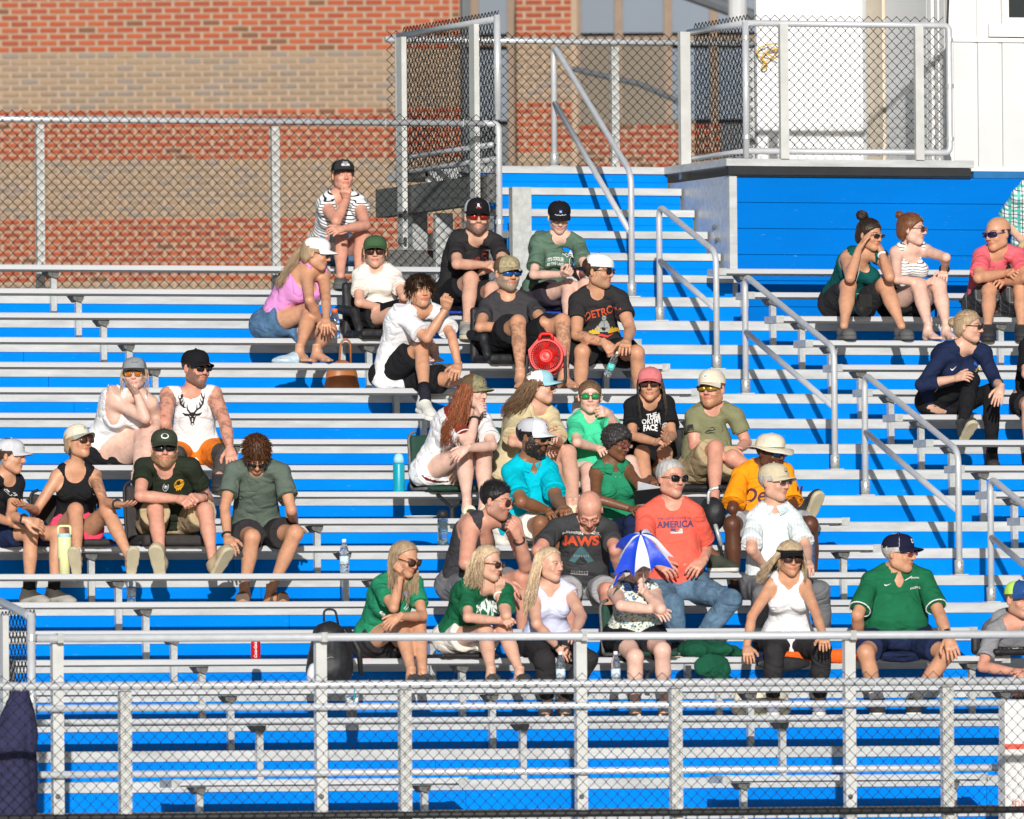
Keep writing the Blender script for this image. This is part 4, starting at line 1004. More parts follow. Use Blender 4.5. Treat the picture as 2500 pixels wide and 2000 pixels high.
    # knees and elbows a touch redder
    for q in (KR, KL, ER, EL):
        m = (np.exp(-(np.linalg.norm(V-q, axis=1)/0.07)**2)*0.5)[:, None]; Cs[0] = Cs[0]*(1-m)+Cs[0]*np.array([1.0, 0.86, 0.84])*m
    if fem: jaw *= 0.88; fat *= 0.95
    hV, hF = head_mesh(male=not fem, jaw=jaw, mouth=mouth, fat=fat)
    bc = np.clip(np.asarray(beard)/np.maximum(np.asarray(SKINS[skin]), 0.02), 0, 1.0) if beard is not None else None
    if beard is not None and bstyle in ('full', 'short'):
        hV = hV.copy(); x, y, zz = hV.T; m = (zz < -0.04) & (y > 0.0) & ~((np.abs(x) < 0.026) & (zz > -0.078) & (y > 0.06))
        n_ = normals(hV, hF); amp = 0.010 if bstyle == 'full' else 0.004
        hV[m] += n_[m]*(amp*(1+0.5*wob(hV[m], 300, 2)))[:, None]
    Cs.append(face_cols(hV, lips, brow, bc, bstyle, blush)); Vs.append(xform(hV, HC, hx, hy, hz, HS)); Fs.append(hF[:, ::-1] if np.linalg.det(np.array([hx, hy, hz])) < 0 else hF)
    def hand(E_, W_, tip, pose, nn, left):
        dv = nrm(W_-E_)
        if tip is not None:
            tp = Z(tip); P = sph(W_, 0.16*s, *tp, depth(W_)-0.05) if len(tip) < 3 else at_w(*tp, w0+tip[2]); dv = nrm(P-W_)
        n0 = np.array(nn if nn is not None else (0.0, 0.55, 0.85)); nv = Xc*n0[0]+Zw*n0[1]+Tc*n0[2]; nv = nrm(nv-dv*(nv@dv)); xv = np.cross(dv, nv)
        a, b = hand_mesh(pose); a = a*np.array([1 if left else -1, 1, 1]); 
        v_ = xform(a, W_, xv, dv, nv, (0.92 if fem else 1.03)*s)
        Vs.append(v_); Fs.append(b if left else b[:, ::-1]); C_ = np.ones((len(v_), 3)); m = np.clip((a[:, 1]-0.06)*6, 0, 0.35)[:, None]; Cs.append(C_*(1-m)+C_*np.array([1, 0.86, 0.84])*m)
        return dv, nv, xv
    p.handR = hand(ER, WR, tr, hr, nr, False); p.handL = hand(EL, WL, tl, hl, nl, True)
    def foot(K, A, ti, pitch):
        a_ = math.radians(ti); yv = nrm(Tc*math.cos(a_)+Xc*math.sin(a_)); xv = np.cross(yv, Zw); q = math.radians(pitch); yv2 = yv*math.cos(q)+Zw*math.sin(q); zv = np.cross(xv, yv2); return xv, yv2, zv
    fr = [foot(KR, AR, toe[0], fp[0]), foot(KL, AL, toe[1], fp[1])]
    shoes = shoe or ('bare',)
    if shoes[0] in ('bare', 'sandal'):
        for (A, fx, mir) in ((AR, fr[0], 1), (AL, fr[1], -1)):
            a, b = foot_mesh(); a = a*np.array([-mir, 1, 1]); Vs.append(xform(a, A+Zw*(-0.022*s), *fx, s*(0.93 if fem else 1.02))); Fs.append(b if -mir > 0 else b[:, ::-1]); Cs.append(np.ones((len(a), 3)))
    n = 0; FF = []
    for v_, f_ in zip(Vs, Fs): FF.append(f_+n); n += len(v_)
    Vb, Fb, Cb = np.concatenate(Vs), np.concatenate(FF), np.concatenate(Cs)
    smat_ = mat('skin_'+skin, SKINS[skin], 0.43, 0, 0.13, 22.0, 0.16, 70.0, spec=0.36, attr=True)
    o0 = np.array([hip[0], hip[1], sz])
    root = build('person', Vb, Fb, smat_, None, True, origin=o0, attrs={'Col': ('FLOAT_COLOR', np.concatenate([Cb, np.ones((len(Cb), 1))], 1))})
    tag(root, label, 'person', group); p.root = root
    if gs is not None:
        V, F = gs.mesh(); V = wrinkle(V, F, shirt[2].get('wr', 0.0075) if len(shirt) > 2 else 0.0075)
        loc = V-hip; tcv = np.stack([loc@latS, loc@fwd, loc@up], 1)
        p.shirt = build('shirt' if shirt[0] != 'tank' else 'tank_top', V, F, shirt[1], root, True, attrs={'tc': ('FLOAT_VECTOR', tcv)})
        for (ym, fn) in (shirt[2].get('panels', []) if len(shirt) > 2 else []):
            p.shirt.data.materials.append(ym); ix = len(p.shirt.data.materials)-1; cf = tcv[F].mean(1); rel = np.stack([cf[:, 0]/sw, cf[:, 1], cf[:, 2]/L], 1); mk = fn(rel)
            mi = np.zeros(len(F), np.int32); p.shirt.data.polygons.foreach_get('material_index', mi); mi[mk] = ix; p.shirt.data.polygons.foreach_set('material_index', mi)
        if shirt[0] in ('tee', 'polo', 'vee') and shirt[1].name.startswith('cloth_'):
            f_ = shirt[2].get('sleeve', 0.55) if len(shirt) > 2 else 0.55; fl = (shirt[2].get('sflare', 0.02) if len(shirt) > 2 else 0.02)*0.55; trim = (shirt[2].get('trim') if len(shirt) > 2 else None) or shirt[1]
            for S_, E_ in ((SR, ER), (SL, EL)):
                c_ = S_+(E_-S_)*f_; d_ = nrm(E_-S_); a_ = nrm(np.cross(d_, Zw if abs(d_[2]) < 0.9 else Xc)); b_ = np.cross(d_, a_); ro_ = UAR[1]+0.005+fl
                MB().tube([c_+(a_*math.cos(t)+b_*math.sin(t))*ro_ for t in np.linspace(0, 6.2832, 20)], 0.0042, 5, False, True).out('sleeve_hem', trim, p.shirt, True)
        p.bvh = BVHTree.FromPolygons([tuple(v) for v in V], [tuple(int(i) for i in f) for f in F]); p.sV = V
    if gp is not None:
        V, F = gp.mesh(); V = wrinkle(V, F, 0.005, 24)
        loc = V-hip; tcv = np.stack([loc@latS, loc@fwd, loc@up], 1)
        two = pants[2].get('two') if len(pants) > 2 else None
        p.pants = build('shorts' if pants[0] == 'shorts' else 'trousers', V, F, pants[1], root, True, attrs={'tc': ('FLOAT_VECTOR', tcv)})
        if two:
            c_ = V[F].mean(1); d1, t1 = seg_d(c_, HR, KR); d2, t2 = seg_d(c_, HL, KL); tt = np.where(d1 < d2, t1, t2); p.pants.data.materials.append(two[0]); p.pants.data.polygons.foreach_set('material_index', (tt > two[1]).astype(np.int32))
    if shoes[0] != 'bare':
        um, sm = shoe_meshes(shoes[0])
        for A, fx in ((AR, fr[0]), (AL, fr[1])):
            kk = s*(0.92 if fem else 1.02)
            sh = build('shoe' if shoes[0] != 'sandal' else 'sandal', xform(um[0], A, *fx, kk), um[1][:, ::-1] if np.linalg.det(np.array(fx)) < 0 else um[1], shoes[1], root, True)
            build('sole', xform(sm[0], A, *fx, kk), sm[1][:, ::-1] if np.linalg.det(np.array(fx)) < 0 else sm[1], shoes[2] if len(shoes) > 2 else M_WHITE, sh, True)
            if len(shoes) > 3:   # socks
                K_ = KR if A is AR else KL; a_ = A+Zw*0.0; MB().tube([a_+nrm(K_-a_)*(-0.03), a_+nrm(K_-a_)*shoes[3][1]*0.6, a_+nrm(K_-a_)*shoes[3][1]], [0.046*s, 0.045*s, 0.047*s], 14).out('sock', shoes[3][0], root, True)
    if hair: make_hair(p, hair)
    if cap: make_cap(p, cap)
    if glasses: make_glasses(p, glasses)
    if eyes:
        for sx in (-1, 1):
            e = MB(); c = hd_loc([(sx*0.031, 0.0845, 0.0005)])[0]
            e.lathe([(0.0085*HS, 0), (0.0083*HS, 0.003), (0.006*HS, 0.0055), (0.001, 0.0062)], c, 10, hy); eo = e.out('eye', mat('eye_white', (0.62, 0.58, 0.55), 0.2, 0, 0.02), root, True)
            MB().lathe([(0.0042*HS, 0.0), (0.0042*HS, 0.0015), (0.001, 0.002)], c+hy*0.0052, 8, hy).out('iris', mat('iris_'+eyes, {'brown': (0.05, 0.025, 0.012), 'blue': (0.08, 0.14, 0.2)}[eyes], 0.2, 0, 0.02), eo, True)
            MB().tube([hd_loc([(sx*(0.031+dx), 0.094-abs(dx)*0.25, 0.0085-(dx/0.016)**2*0.004)])[0] for dx in (-0.016, -0.008, 0, 0.008, 0.016)], 0.0016, 5).out('eyelid', mat('lash', (0.05, 0.03, 0.025), 0.7), eo)
    return p
# ------------------------------------------------------------------ hair
def make_hair(p, hr):
    """(style, colour, options)"""
    style, col = hr[0], hr[1]; o = hr[2] if len(hr) > 2 else {}
    m = hairmat(col); hl = lambda P: xform(np.asarray(P, float).reshape(-1, 3), p.hc, p.hx, p.hy, p.hz, p.hs)
    th = o.get('th', 0.012)
    g = Grid((-0.13, -0.16, -0.15), (0.13, 0.14, 0.19), 0.0065)
    g.ell((0, -0.014, 0.035), (0.0735+th, 0.094+th, 0.083+th*1.2), 0)
    if style in ('long', 'bob', 'pony', 'bun'): g.ell((0, -0.045, -0.03), (0.068+th, 0.062+th, 0.07), 0.03)
    sl_, X, Y, Zz = g.full()
    oy, oz = o.get('line', (0.0, 0.0))
    pl = (Y-f4(0.020+oy))*f4(0.75)-(Zz-f4(-0.005+oz))*f4(0.66)
    g.put(sl_, np.broadcast_to(pl, g.d.shape), 0, 'i')
    if o.get('bald'):   # bare crown, hair round the sides only
        g.put(sl_, np.broadcast_to(Zz-f4(o['bald'])+0*X+0*Y, g.d.shape), 0, 'i')
    V, F = g.mesh(); n = normals(V, F)
    am, sc = o.get('amp', 0.004), o.get('sc', 190)
    q = V.copy(); q[:, 2] *= o.get('zs', 0.45)
    if not o.get('amp'): am = 0.0016 if style in ('bun', 'pony') else 0.003
    V = V+n*(am*wob(q, sc, 4))[:, None]
    h0 = build('hair', hl(V), F, m, p.root, True); p.hair = h0
    r = np.random.default_rng(int(abs(p.hc[0])*1000) % 9999)
    mb = MB(); cols = []
    if style == 'spiky' or o.get('tufts'):
        for i in range(o.get('tufts', 420)):
            d = nrm(r.normal(size=3)*np.array([1, 1, 1])+np.array([0, -0.05, 0.5])); c = np.array([0, -0.014, 0.035])+d*np.array([0.0735, 0.094, 0.083])*(1+th*6)
            if (c[1]-0.020-oy)*0.75-(c[2]+0.005-oz)*0.66 > 0.0: continue
            ln = o.get('tl', 0.028)*r.uniform(0.6, 1.3); dr_ = nrm(d*0.8+np.array(o.get('dir', (0, 0.5, 0.2)))*1.2+r.normal(size=3)*o.get('rnd', 0.09))
            bnd = np.array(o.get('dir', (0, 0.5, 0.2)))*0.3
            mb.tube([c-d*0.006, c+dr_*ln*0.5, c+dr_*ln+bnd*ln], [0.0042, 0.0034, 0.0008], 4, False) if False else mb.add(*tube(hl([c-d*0.006, c+dr_*ln*0.5, c+dr_*ln+bnd*ln]), [0.0036*p.hs, 0.0028, 0.0006], 3, False)); cols += [r.uniform(0.72, 1.0)]*9
    if style in ('long', 'bob', 'pony'):
        ln = o.get('len', 0.25); nst = int(o.get('n', 190)*1.7); wav = o.get('wave', 0.006)
        drift = np.array(o.get('drift', (0, 0, 0)))      # metres in image right / up / towards camera over the fall
        for i in range(nst):
            u = r.uniform(0, 1)
            sd = -1 if r.uniform() < o.get('split', 0.5) else 1
            if style == 'pony':
                c = np.array(o.get('root', (0, -0.105, 0.02)))+r.normal(size=3)*0.012; pts = [hl([c])[0]]
                tgt = hl([c+np.array([0, -0.03, 0.0])])[0]; pts.append(tgt+r.normal(size=3)*0.008)
                nz = 9
                for q in range(1, nz): 
                    t = q/(nz-1); pts.append(tgt+drift[0]*t*Xc+drift[2]*t*Tc+Zw*(-ln*t*r.uniform(0.97, 1.03)+drift[1]*t)+r.normal(size=3)*wav*(0.5+t))
            else:
                ph = math.radians(r.uniform(o.get('a0', 20), 178)); # 0 front .. 180 back
                lat0 = np.array([sd*math.sin(ph), math.cos(ph), 0.0])
                top = np.array([sd*0.012, 0.075*math.cos(ph)-0.02, 0.122]) if not o.get('cap') else None
                rad = np.array([0.0735+th, 0.094+th, 0.083])
                cen = np.array([0, -0.014, 0.035]); pts = []
                if top is not None:
                    for q in (0.25, 0.6, 1.0):
                        e = nrm(nrm(np.array([sd*0.12, 0.35*math.cos(ph), 1]))*(1-q)+lat0*q*1.0); pts.append(hl([cen+e*rad*(1+0.06*r.uniform())])[0])
                else:
                    e = nrm(lat0+np.array([0, 0, 0.15])); pts.append(hl([cen+e*rad*(1.0+0.05*r.uniform())-np.array([0, 0, 0.012])])[0])
                b = pts[-1]; outw = (b-p.hc); outw = nrm(outw-Zw*(outw@Zw))
                nz = 8; l_ = ln*r.uniform(0.72, 1.05)
                k1, k2 = r.uniform(0, 6.28), r.uniform(6, 11)
                for q in range(1, nz+1):
                    t = q/nz
                    pts.append(b-Zw*l_*t+outw*(0.012*math.sin(min(1, t*2)*1.57)+o.get('flare', 0.0)*t)+drift[0]*t**1.3*Xc+drift[2]*t**1.3*Tc+Zw*drift[1]*t+(Xc*math.sin(k1+k2*t)+Tc*math.cos(k1*1.3+k2*t))*wav*(0.3+t)+r.normal(size=3)*0.0015)
            rr = np.linspace(1, 0.35, len(pts))*o.get('r', 0.0062)*0.66*r.uniform(0.6, 1.25); rr[-1] = 0.001
            mb.add(*tube(pts, rr, 3, False)); cols += [r.uniform(0.5, 1.0)**1.2]*(3*len(pts))
    if style == 'bun':
        c = np.array(o.get('at', (0, -0.10, 0.10))); R_ = o.get('R', 0.036)
        for i in range(34):
            a = nrm(r.normal(size=3)); b = nrm(np.cross(a, r.normal(size=3))); rr = R_*r.uniform(0.72, 1.0)
            mb.add(*tube(hl([c+(a*math.cos(t)+b*math.sin(t))*rr for t in np.linspace(0, 5.2, 14)]), 0.0055*r.uniform(0.8, 1.2), 5, False)); cols += [r.uniform(0.5, 1.0)]*70
        for i in range(90):
            a = r.uniform(-1, 1); e0 = nrm(np.array([a, 0.75-abs(a)*0.9, 0.75-0.6*abs(a)])); cen = np.array([0, -0.014, 0.035]); rad = np.array([0.0735, 0.094, 0.083])+th*1.05
            pts = []
            for t in np.linspace(0, 1, 8):
                e = nrm(e0*(1-t)+nrm(c-cen)*t); pts.append(cen+e*rad*1.0)
            mb.add(*tube(hl(pts), 0.0034, 4, False)); cols += [r.uniform(0.5, 1.0)]*32
    if mb.n: 
        V = np.concatenate(mb.V); cv = np.asarray(cols)[:, None]*np.ones((1, 4)); build('hair_strands', V, np.array([f for f in mb.F]), hairmat(tuple(min(1.0, x*1.35) for x in col), True), h0, True, attrs={'Col': ('FLOAT_COLOR', cv)})
# ------------------------------------------------------------------ hats and glasses
def make_cap(p, c):
    """dict: kind, col, front, brim, tilt, back"""
    hl = lambda P: xform(np.asarray(P, float).reshape(-1, 3), p.hc, p.hx, p.hy, p.hz, p.hs)
    kind = c.get('kind', 'cap'); m0 = c['m']; mf = c.get('front', m0); mb_ = c.get('brim', m0)
    back = -1 if c.get('back') else 1; tl = math.radians(c.get('tilt', 0)); hi_ = c.get('high', 0.095); up0 = c.get('z', 0.030)
    def T(P):
        P = np.asarray(P, float).reshape(-1, 3).copy()
        if back < 0: P[:, :2] *= -1
        y, z = P[:, 1].copy(), P[:, 2].copy(); P[:, 1] = y*math.cos(tl)-z*math.sin(tl); P[:, 2] = y*math.sin(tl)+z*math.cos(tl); return hl(P)
    rx, ry, cy = 0.0835, 0.104, -0.010
    def crown(a0, a1, nseg, nm, m, par, off=0.0):
        V = []; F = []; nr = 9
        for i in range(nr+1):
            t = i/nr
            for j in range(nseg+1):
                a = a0+(a1-a0)*j/nseg      # 0 = front
                fr = 0.5+0.5*math.cos(a)
                e = 2.5+0.5*fr; rr = max(0.0, 1-t**e)**(1/2.2) if t < 1 else 0.0
                zb = up0-0.004+0.016*fr
                h_ = hi_*(1.0+0.05*fr)
                V.append((math.sin(a)*(rx+off)*rr, cy+math.cos(a)*(ry+off)*rr*(1.0+0.02*fr*(1-t)), zb+(h_-(zb-up0))*t+off))
        for i in range(nr):
            for j in range(nseg):
                q = i*(nseg+1)+j; F.append((q, q+1, q+nseg+2, q+nseg+1))
        return build(nm, T(V), F, m, par, True)
    if kind == 'visor':
        V = []; F = []; n = 30
        for i in range(n+1):
            a = -2.2+4.4*i/n
            for (zz, of) in ((0.028, 0.0), (0.062, -0.002)): V.append((math.sin(a)*(rx+0.006+of), cy+math.cos(a)*(ry+0.004+of), zz))
        for i in range(n): F.append((2*i, 2*i+2, 2*i+3, 2*i+1))
        root = build('visor', T(V), F, m0, p.root, True)
    else:
        fa = c.get('fa', 1.05)
        root = crown(fa, 2*math.pi-fa, 22, 'cap' if kind == 'cap' else 'bucket_hat', m0, p.root)
        crown(-fa, fa, 14, 'front_panel', mf, root)
        if kind == 'cap':
            b = MB(); b.lathe([(0.007, 0), (0.006, 0.004), (0.002, 0.006)], (0, 0, 0), 8); build('button', T(np.concatenate(b.V)+np.array([0, cy+0.004, up0+hi_*1.03])), b.F, mb_, root, True)
            for a in (-1.05, 1.05):    # seams
                mbs = MB(); mbs.tube([(math.sin(a)*(rx+0.0008)*max(0, 1-t**2.75)**(1/2.2), cy+math.cos(a)*(ry+0.0008)*max(0, 1-t**2.75)**(1/2.2), up0+0.008+(hi_*1.02-0.008)*t) for t in np.linspace(0, 0.99, 10)], 0.0012, 4)
                build('seam', T(np.concatenate(mbs.V)), mbs.F, mb_ if c.get('seam') is None else c['seam'], root)
    if kind == 'bucket':
        V = []; F = []; n = 40
        for tb in (0, 1):
            for i in range(n):
                a = 2*math.pi*i/n
                for t in (0, 0.5, 1.0):
                    r_ = 0.058*t; dz = -0.020*t-0.014*t*t*math.cos(2*a)+0.004*math.sin(5*a)*t; V.append((math.sin(a)*(rx+r_), cy+math.cos(a)*(ry+r_), up0+0.006+dz-0.004*tb))
        for tb in (0, 1):
            for i in range(n):
                for q in (0, 1):
                    a0 = tb*n*3+i*3+q; b0 = tb*n*3+((i+1) % n)*3+q; F.append((a0, b0, b0+1, a0+1) if tb else (a0, a0+1, b0+1, b0))
        for i in range(n):
            a0 = i*3+2; b0 = ((i+1) % n)*3+2; F.append((a0, a0+n*3, b0+n*3, b0))
        build('hat_brim', T(V), F, mb_, root, True)
    else:
        ns, nd = 16, 5; V = []; F = []; sp = 1.08
        bl = c.get('bl', 0.072); cv = c.get('curve', 0.022)
        for tb in (0, 1):
            for i in range(ns+1):
                a = -sp+2*sp*i/ns
                for q in range(nd+1):
                    t = q/nd; ext = bl*max(0.0, math.cos(a/sp*1.5))**0.55
                    x = math.sin(a)*(rx+0.001)*(1+0.04*t); y = cy+math.cos(a)*(ry+0.0005)+ext*t
                    zz = up0-0.003+0.016*(0.5+0.5*math.cos(a))-cv*(x/0.075)**2*t**0.7-0.012*t-0.0035*tb; V.append((x, y, zz))
        N_ = (ns+1)*(nd+1)
        for tb in (0, 1):
            for i in range(ns):
                for q in range(nd):
                    a0 = tb*N_+i*(nd+1)+q; b0 = a0+nd+1; F.append((a0, a0+1, b0+1, b0) if tb else (a0, b0, b0+1, a0+1))
        for i in range(ns):
            a0 = i*(nd+1)+nd; b0 = a0+nd+1; F.append((a0, b0, b0+N_, a0+N_))
        build('brim', T(V), F, mb_, root, True)
    p.cap = root; p.capT = T; p.cap_up0 = up0; p.cap_hi = hi_
    # front surface mapper for badges: (u,v) metres across the front panel
    def front(u, v, off=0.0022):
        t = (v+0.028)/hi_; fr = 1; rr = max(0.0, 1-max(0, t)**3.0)**(1/2.2); a = u/ry
        return (math.sin(a)*(rx*rr+off), cy+math.cos(a)*(ry*rr*(1.0+0.02*(1-t))+off), up0+0.012+(hi_*1.05-0.016)*t)
    p.cap_front = front
def cap_badge(p, polys, m, name='badge', off=0.0022):
    """polys: list of [(u,v)...] laid on the front of the hat"""
    V = []; F = []
    for P in polys:
        b = len(V); V += [p.cap_front(u, v, off) for u, v in P]; F.append(tuple(range(b, b+len(P))))
    return build(name, p.capT(V), F, m, p.cap)
def make_glasses(p, g):
    hl = lambda P: xform(np.asarray(P, float).reshape(-1, 3), p.hc, p.hx, p.hy, p.hz, p.hs)
    lens, style = g[0], g[1]; fm = g[2] if len(g) > 2 else mat('black_frame', (0.012, 0.012, 0.013), 0.3, 0, 0.1)
    rx, rz = {'way': (0.0255, 0.0185), 'round': (0.0235, 0.0225), 'wrap': (0.0315, 0.0175), 'big': (0.0285, 0.0240), 'slim': (0.024, 0.013)}[style]
    cxx = 0.0335; wr = 0.9 if style == 'wrap' else 0.45
    def yy(x, z): return 0.1085-wr*max(0, abs(x)-0.012)**1.25*3.2*0.35-0.10*abs(z)*0.3
    ex = 2.0 if style == 'round' else 3.2
    root = None
    lm = mat('lens_'+lens, LENS[lens], 0.05, 0.55 if lens in ('green', 'fire', 'red', 'blue') else 0.0, 0.02, spec=0.8) if lens != 'clear' else glass_mat('lens_clear', (0.9, 0.9, 0.9), 0.02, 1.2)
    ringv = MB()
    mbf = MB(); lensP = []
    for sx in (-1, 1):
        pts = []
        for i in range(22):
            a = 2*math.pi*i/22; c_, s_ = math.cos(a), math.sin(a)
            x = cxx+rx*np.sign(c_)*abs(c_)**(2/ex); z = -0.001+rz*np.sign(s_)*abs(s_)**(2/ex)
            if style in ('way', 'big'): z += 0.0025*(x-cxx)/rx*(1 if s_ > 0 else 0.3)
            pts.append((sx*x, yy(x, z), z))
        lensP.append(pts); mbf.tube(hl(pts+[pts[0]]), 0.0022 if style != 'round' else 0.0012, 5, False, True)
        e = np.array([sx*(cxx+rx), yy(cxx+rx, 0), 0.006]); mbf.tube(hl([e, (sx*0.074, 0.06, 0.007), (sx*0.0765, 0.0, 0.004), (sx*0.076, -0.02, -0.012)]), [0.0034, 0.0028, 0.0024, 0.0022] if style != 'round' else 0.0012, 5)
    mbf.tube(hl([(-(cxx-rx), yy(0.01, 0), 0.004), (0, 0.110, 0.007), (cxx-rx, yy(0.01, 0), 0.004)]), 0.0024 if style != 'round' else 0.0013, 5)
    root = build('sunglasses' if lens != 'clear' else 'glasses', np.concatenate(mbf.V), mbf.F, fm, p.root, True)
    for pts in lensP:
        c_ = np.mean(pts, 0)+np.array([0, 0.0035, 0]); V = [c_]+pts+[tuple(np.array(q)-np.array([0, 0.003, 0])) for q in pts]; n = len(pts)
        F = [(0, 1+i, 1+(i+1) % n) for i in range(n)]+[(1+i, 1+n+i, 1+n+(i+1) % n, 1+(i+1) % n) for i in range(n)]
        build('lens', hl(V), F, lm, root, True)
# ------------------------------------------------------------------ prints on cloth
def cast(p, P, d):
    h = p.bvh.ray_cast(Vector(P), Vector(d), 1.0)
    return None if h[0] is None else np.array(h[0])
def print_on(p, z, px, V2, F2, m, name='print', off=0.0035, rot=0.0, parent=None):
    """lay flat shapes (metres, u right / v up) on the chest around the point seen at px"""
    q = zpx(z, px); dr_ = nrm(ray(*q)); c = cast(p, at_w(*q, p.w0-1.0), dr_)
    if c is None: c = p.neck-p.up*0.15+p.fwd*0.12
    u = nrm(Xc-p.fwd*(Xc@p.fwd)); v = nrm(np.cross(p.fwd, u)); 
    if v[2] < 0: v = -v
    cr, sr_ = math.cos(rot), math.sin(rot); u, v = u*cr+v*sr_, v*cr-u*sr_
    out_ = []
    for a, b in V2:
        P = c+u*a+v*b; h = cast(p, P+p.fwd*0.5, -p.fwd)
        if h is None or abs((h-P)@p.fwd) > 0.16: h = P
        out_.append(h+p.fwd*off)
    return build(name, out_, F2, m, parent or p.shirt)
_tc = {}
def text_mesh(txt, size=1.0, bold=0.0, shear=0.0, sx=1.0, arc=0.0):
    cu = bpy.data.curves.new('t', 'FONT'); cu.body = txt; cu.size = 1.0; cu.align_x = 'CENTER'; cu.align_y = 'CENTER'; cu.offset = bold; cu.shear = shear; cu.resolution_u = 3; cu.space_character = 1.0
    ob = bpy.data.objects.new('t', cu); COL.objects.link(ob); dg = bpy.context.evaluated_depsgraph_get(); me = bpy.data.meshes.new_from_object(ob.evaluated_get(dg))
    V = np.array([v.co[:2] for v in me.vertices]).reshape(-1, 2); F = [tuple(f.vertices) for f in me.polygons]
    bpy.data.objects.remove(ob); bpy.data.curves.remove(cu); bpy.data.meshes.remove(me)
    V = V*size; V[:, 0] *= sx
    if arc: V[:, 1] = V[:, 1]-arc*V[:, 0]**2
    return V, F
def words(p, z, px, txt, size, m, bold=0.012, sx=1.0, arc=0.0, rot=0.0, shear=0.0, name='lettering', off=0.0035):
    V, F = text_mesh(txt, size, bold, shear, sx, arc); return print_on(p, z, px, V, F, m, name, off, rot)
def ribbon(pts, w):
    P = np.asarray(pts, float); T = np.gradient(P, axis=0); T /= np.linalg.norm(T, axis=1)[:, None]+1e-9; Nn = np.stack([-T[:, 1], T[:, 0]], 1)
    ww = np.full(len(P), w) if np.isscalar(w) else np.asarray(w); V = np.concatenate([P+Nn*ww[:, None]/2, P-Nn*ww[:, None]/2]); n = len(P)
    return V, [(i, i+1, n+i+1, n+i) for i in range(n-1)]
def join2(parts):
    V = []; F = []; n = 0
    for v, f in parts: V.append(np.asarray(v, float)); F += [tuple(i+n for i in q) for q in f]; n += len(v)
    return np.concatenate(V), F
def ring2(cx, cy, r, w, n=20, sy=1.0):
    a = np.linspace(0, 2*math.pi, n, endpoint=False); V = [(cx+(r+w/2)*math.cos(t), cy+sy*(r+w/2)*math.sin(t)) for t in a]+[(cx+(r-w/2)*math.cos(t), cy+sy*(r-w/2)*math.sin(t)) for t in a]
    return np.array(V), [(i, (i+1) % n, n+(i+1) % n, n+i) for i in range(n)]
def disc2(cx, cy, rx, ry, n=20):
    return np.array([(cx+rx*math.cos(t), cy+ry*math.sin(t)) for t in np.linspace(0, 2*math.pi, n, endpoint=False)]), [tuple(range(n))]
def rect2(x0, y0, x1, y1): return np.array([(x0, y0), (x1, y0), (x1, y1), (x0, y1)]), [(0, 1, 2, 3)]
# ------------------------------------------------------------------ the spectators (points read off the photograph; sizes are real)
C_BLK = fabric('black', (0.014, 0.014, 0.016)); C_BLK2 = fabric('washed_black', (0.03, 0.028, 0.03)); C_WHT = fabric('white', (0.80, 0.79, 0.80)); C_CREAM = fabric('cream', (0.78, 0.72, 0.65)); C_NAVY = fabric('navy', (0.014, 0.022, 0.06))
C_DKGRN = fabric('dark_olive', (0.022, 0.028, 0.018)); C_SAGE = fabric('sage', (0.105, 0.135, 0.11)); C_PINK = fabric('hot_pink', (0.70, 0.06, 0.12)); C_KHAKI = fabric('khaki', (0.42, 0.32, 0.19)); C_ORCH = fabric('orchid', (0.66, 0.26, 0.56))
C_DENIM = fabric('denim', (0.075, 0.15, 0.26), 0.3); C_DENIM2 = fabric('faded_jeans', (0.10, 0.17, 0.25), 0.35); C_ORANGE = fabric('burnt_orange', (0.75, 0.20, 0.02)); C_CHAR = fabric('charcoal', (0.05, 0.047, 0.052)); C_HEATH = fabric('heather_green', (0.10, 0.165, 0.12), 0.18)
C_TAN = fabric('sand', (0.58, 0.48, 0.29)); C_MINT = fabric('mint', (0.06, 0.56, 0.30)); C_OLIVE = fabric('olive', (0.21, 0.21, 0.115)); C_TEAL = fabric('turquoise', (0.0, 0.46, 0.58)); C_KELLY = fabric('kelly', (0.02, 0.22, 0.11)); C_FOREST = fabric('forest', (0.012, 0.125, 0.055)); C_CORAL = fabric('coral', (0.78, 0.125, 0.085))
C_MANGO = fabric('mango', (0.90, 0.30, 0.01)); C_LGRAY = fabric('grey', (0.30, 0.30, 0.31), 0.2); C_GRYP = fabric('grey_cotton', (0.16, 0.16, 0.17)); C_LAV = fabric('pale_lavender', (0.62, 0.64, 0.83)); C_ROSE = fabric('rose', (0.72, 0.13, 0.16)); C_DTEAL = fabric('deep_teal', (0.006, 0.08, 0.075)); C_STONE = fabric('stone', (0.62, 0.56, 0.44)); C_WASH = fabric('jaws_grey', (0.05, 0.05, 0.053)); C_MAR = fabric('maroon', (0.22, 0.03, 0.02))
P_STR = pattern_mat('black_white_stripes', 'stripes', (0.80, 0.80, 0.80), (0.02, 0.02, 0.025), 42.0, 0.30); P_STR2 = pattern_mat('white_black_thin_stripes', 'stripes', (0.82, 0.80, 0.78), (0.02, 0.02, 0.02), 52.0, 0.25)
P_PIN = pattern_mat('pale_pinstripe', 'pin', (0.74, 0.78, 0.78), (0.56, 0.66, 0.68), 45.0, 0.22); P_PLAID = pattern_mat('mint_plaid', 'plaid', (0.82, 0.82, 0.80), (0.12, 0.50, 0.42), 15.0, 0.4, (0.02, 0.03, 0.05))
P_FLOR = pattern_mat('floral_print', 'floral', (0.72, 0.72, 0.66), (0.10, 0.25, 0.42), 85.0, 0.5, (0.36, 0.46, 0.30)); P_CHK = pattern_mat('dark_check', 'checkpants', (0.06, 0.06, 0.062), (0.2, 0.2, 0.21), 16.0)
P_CAMO = pattern_mat('camo', 'camo', (0.36, 0.30, 0.19), (0.22, 0.21, 0.11), 26.0, 0.5, (0.14, 0.12, 0.06))
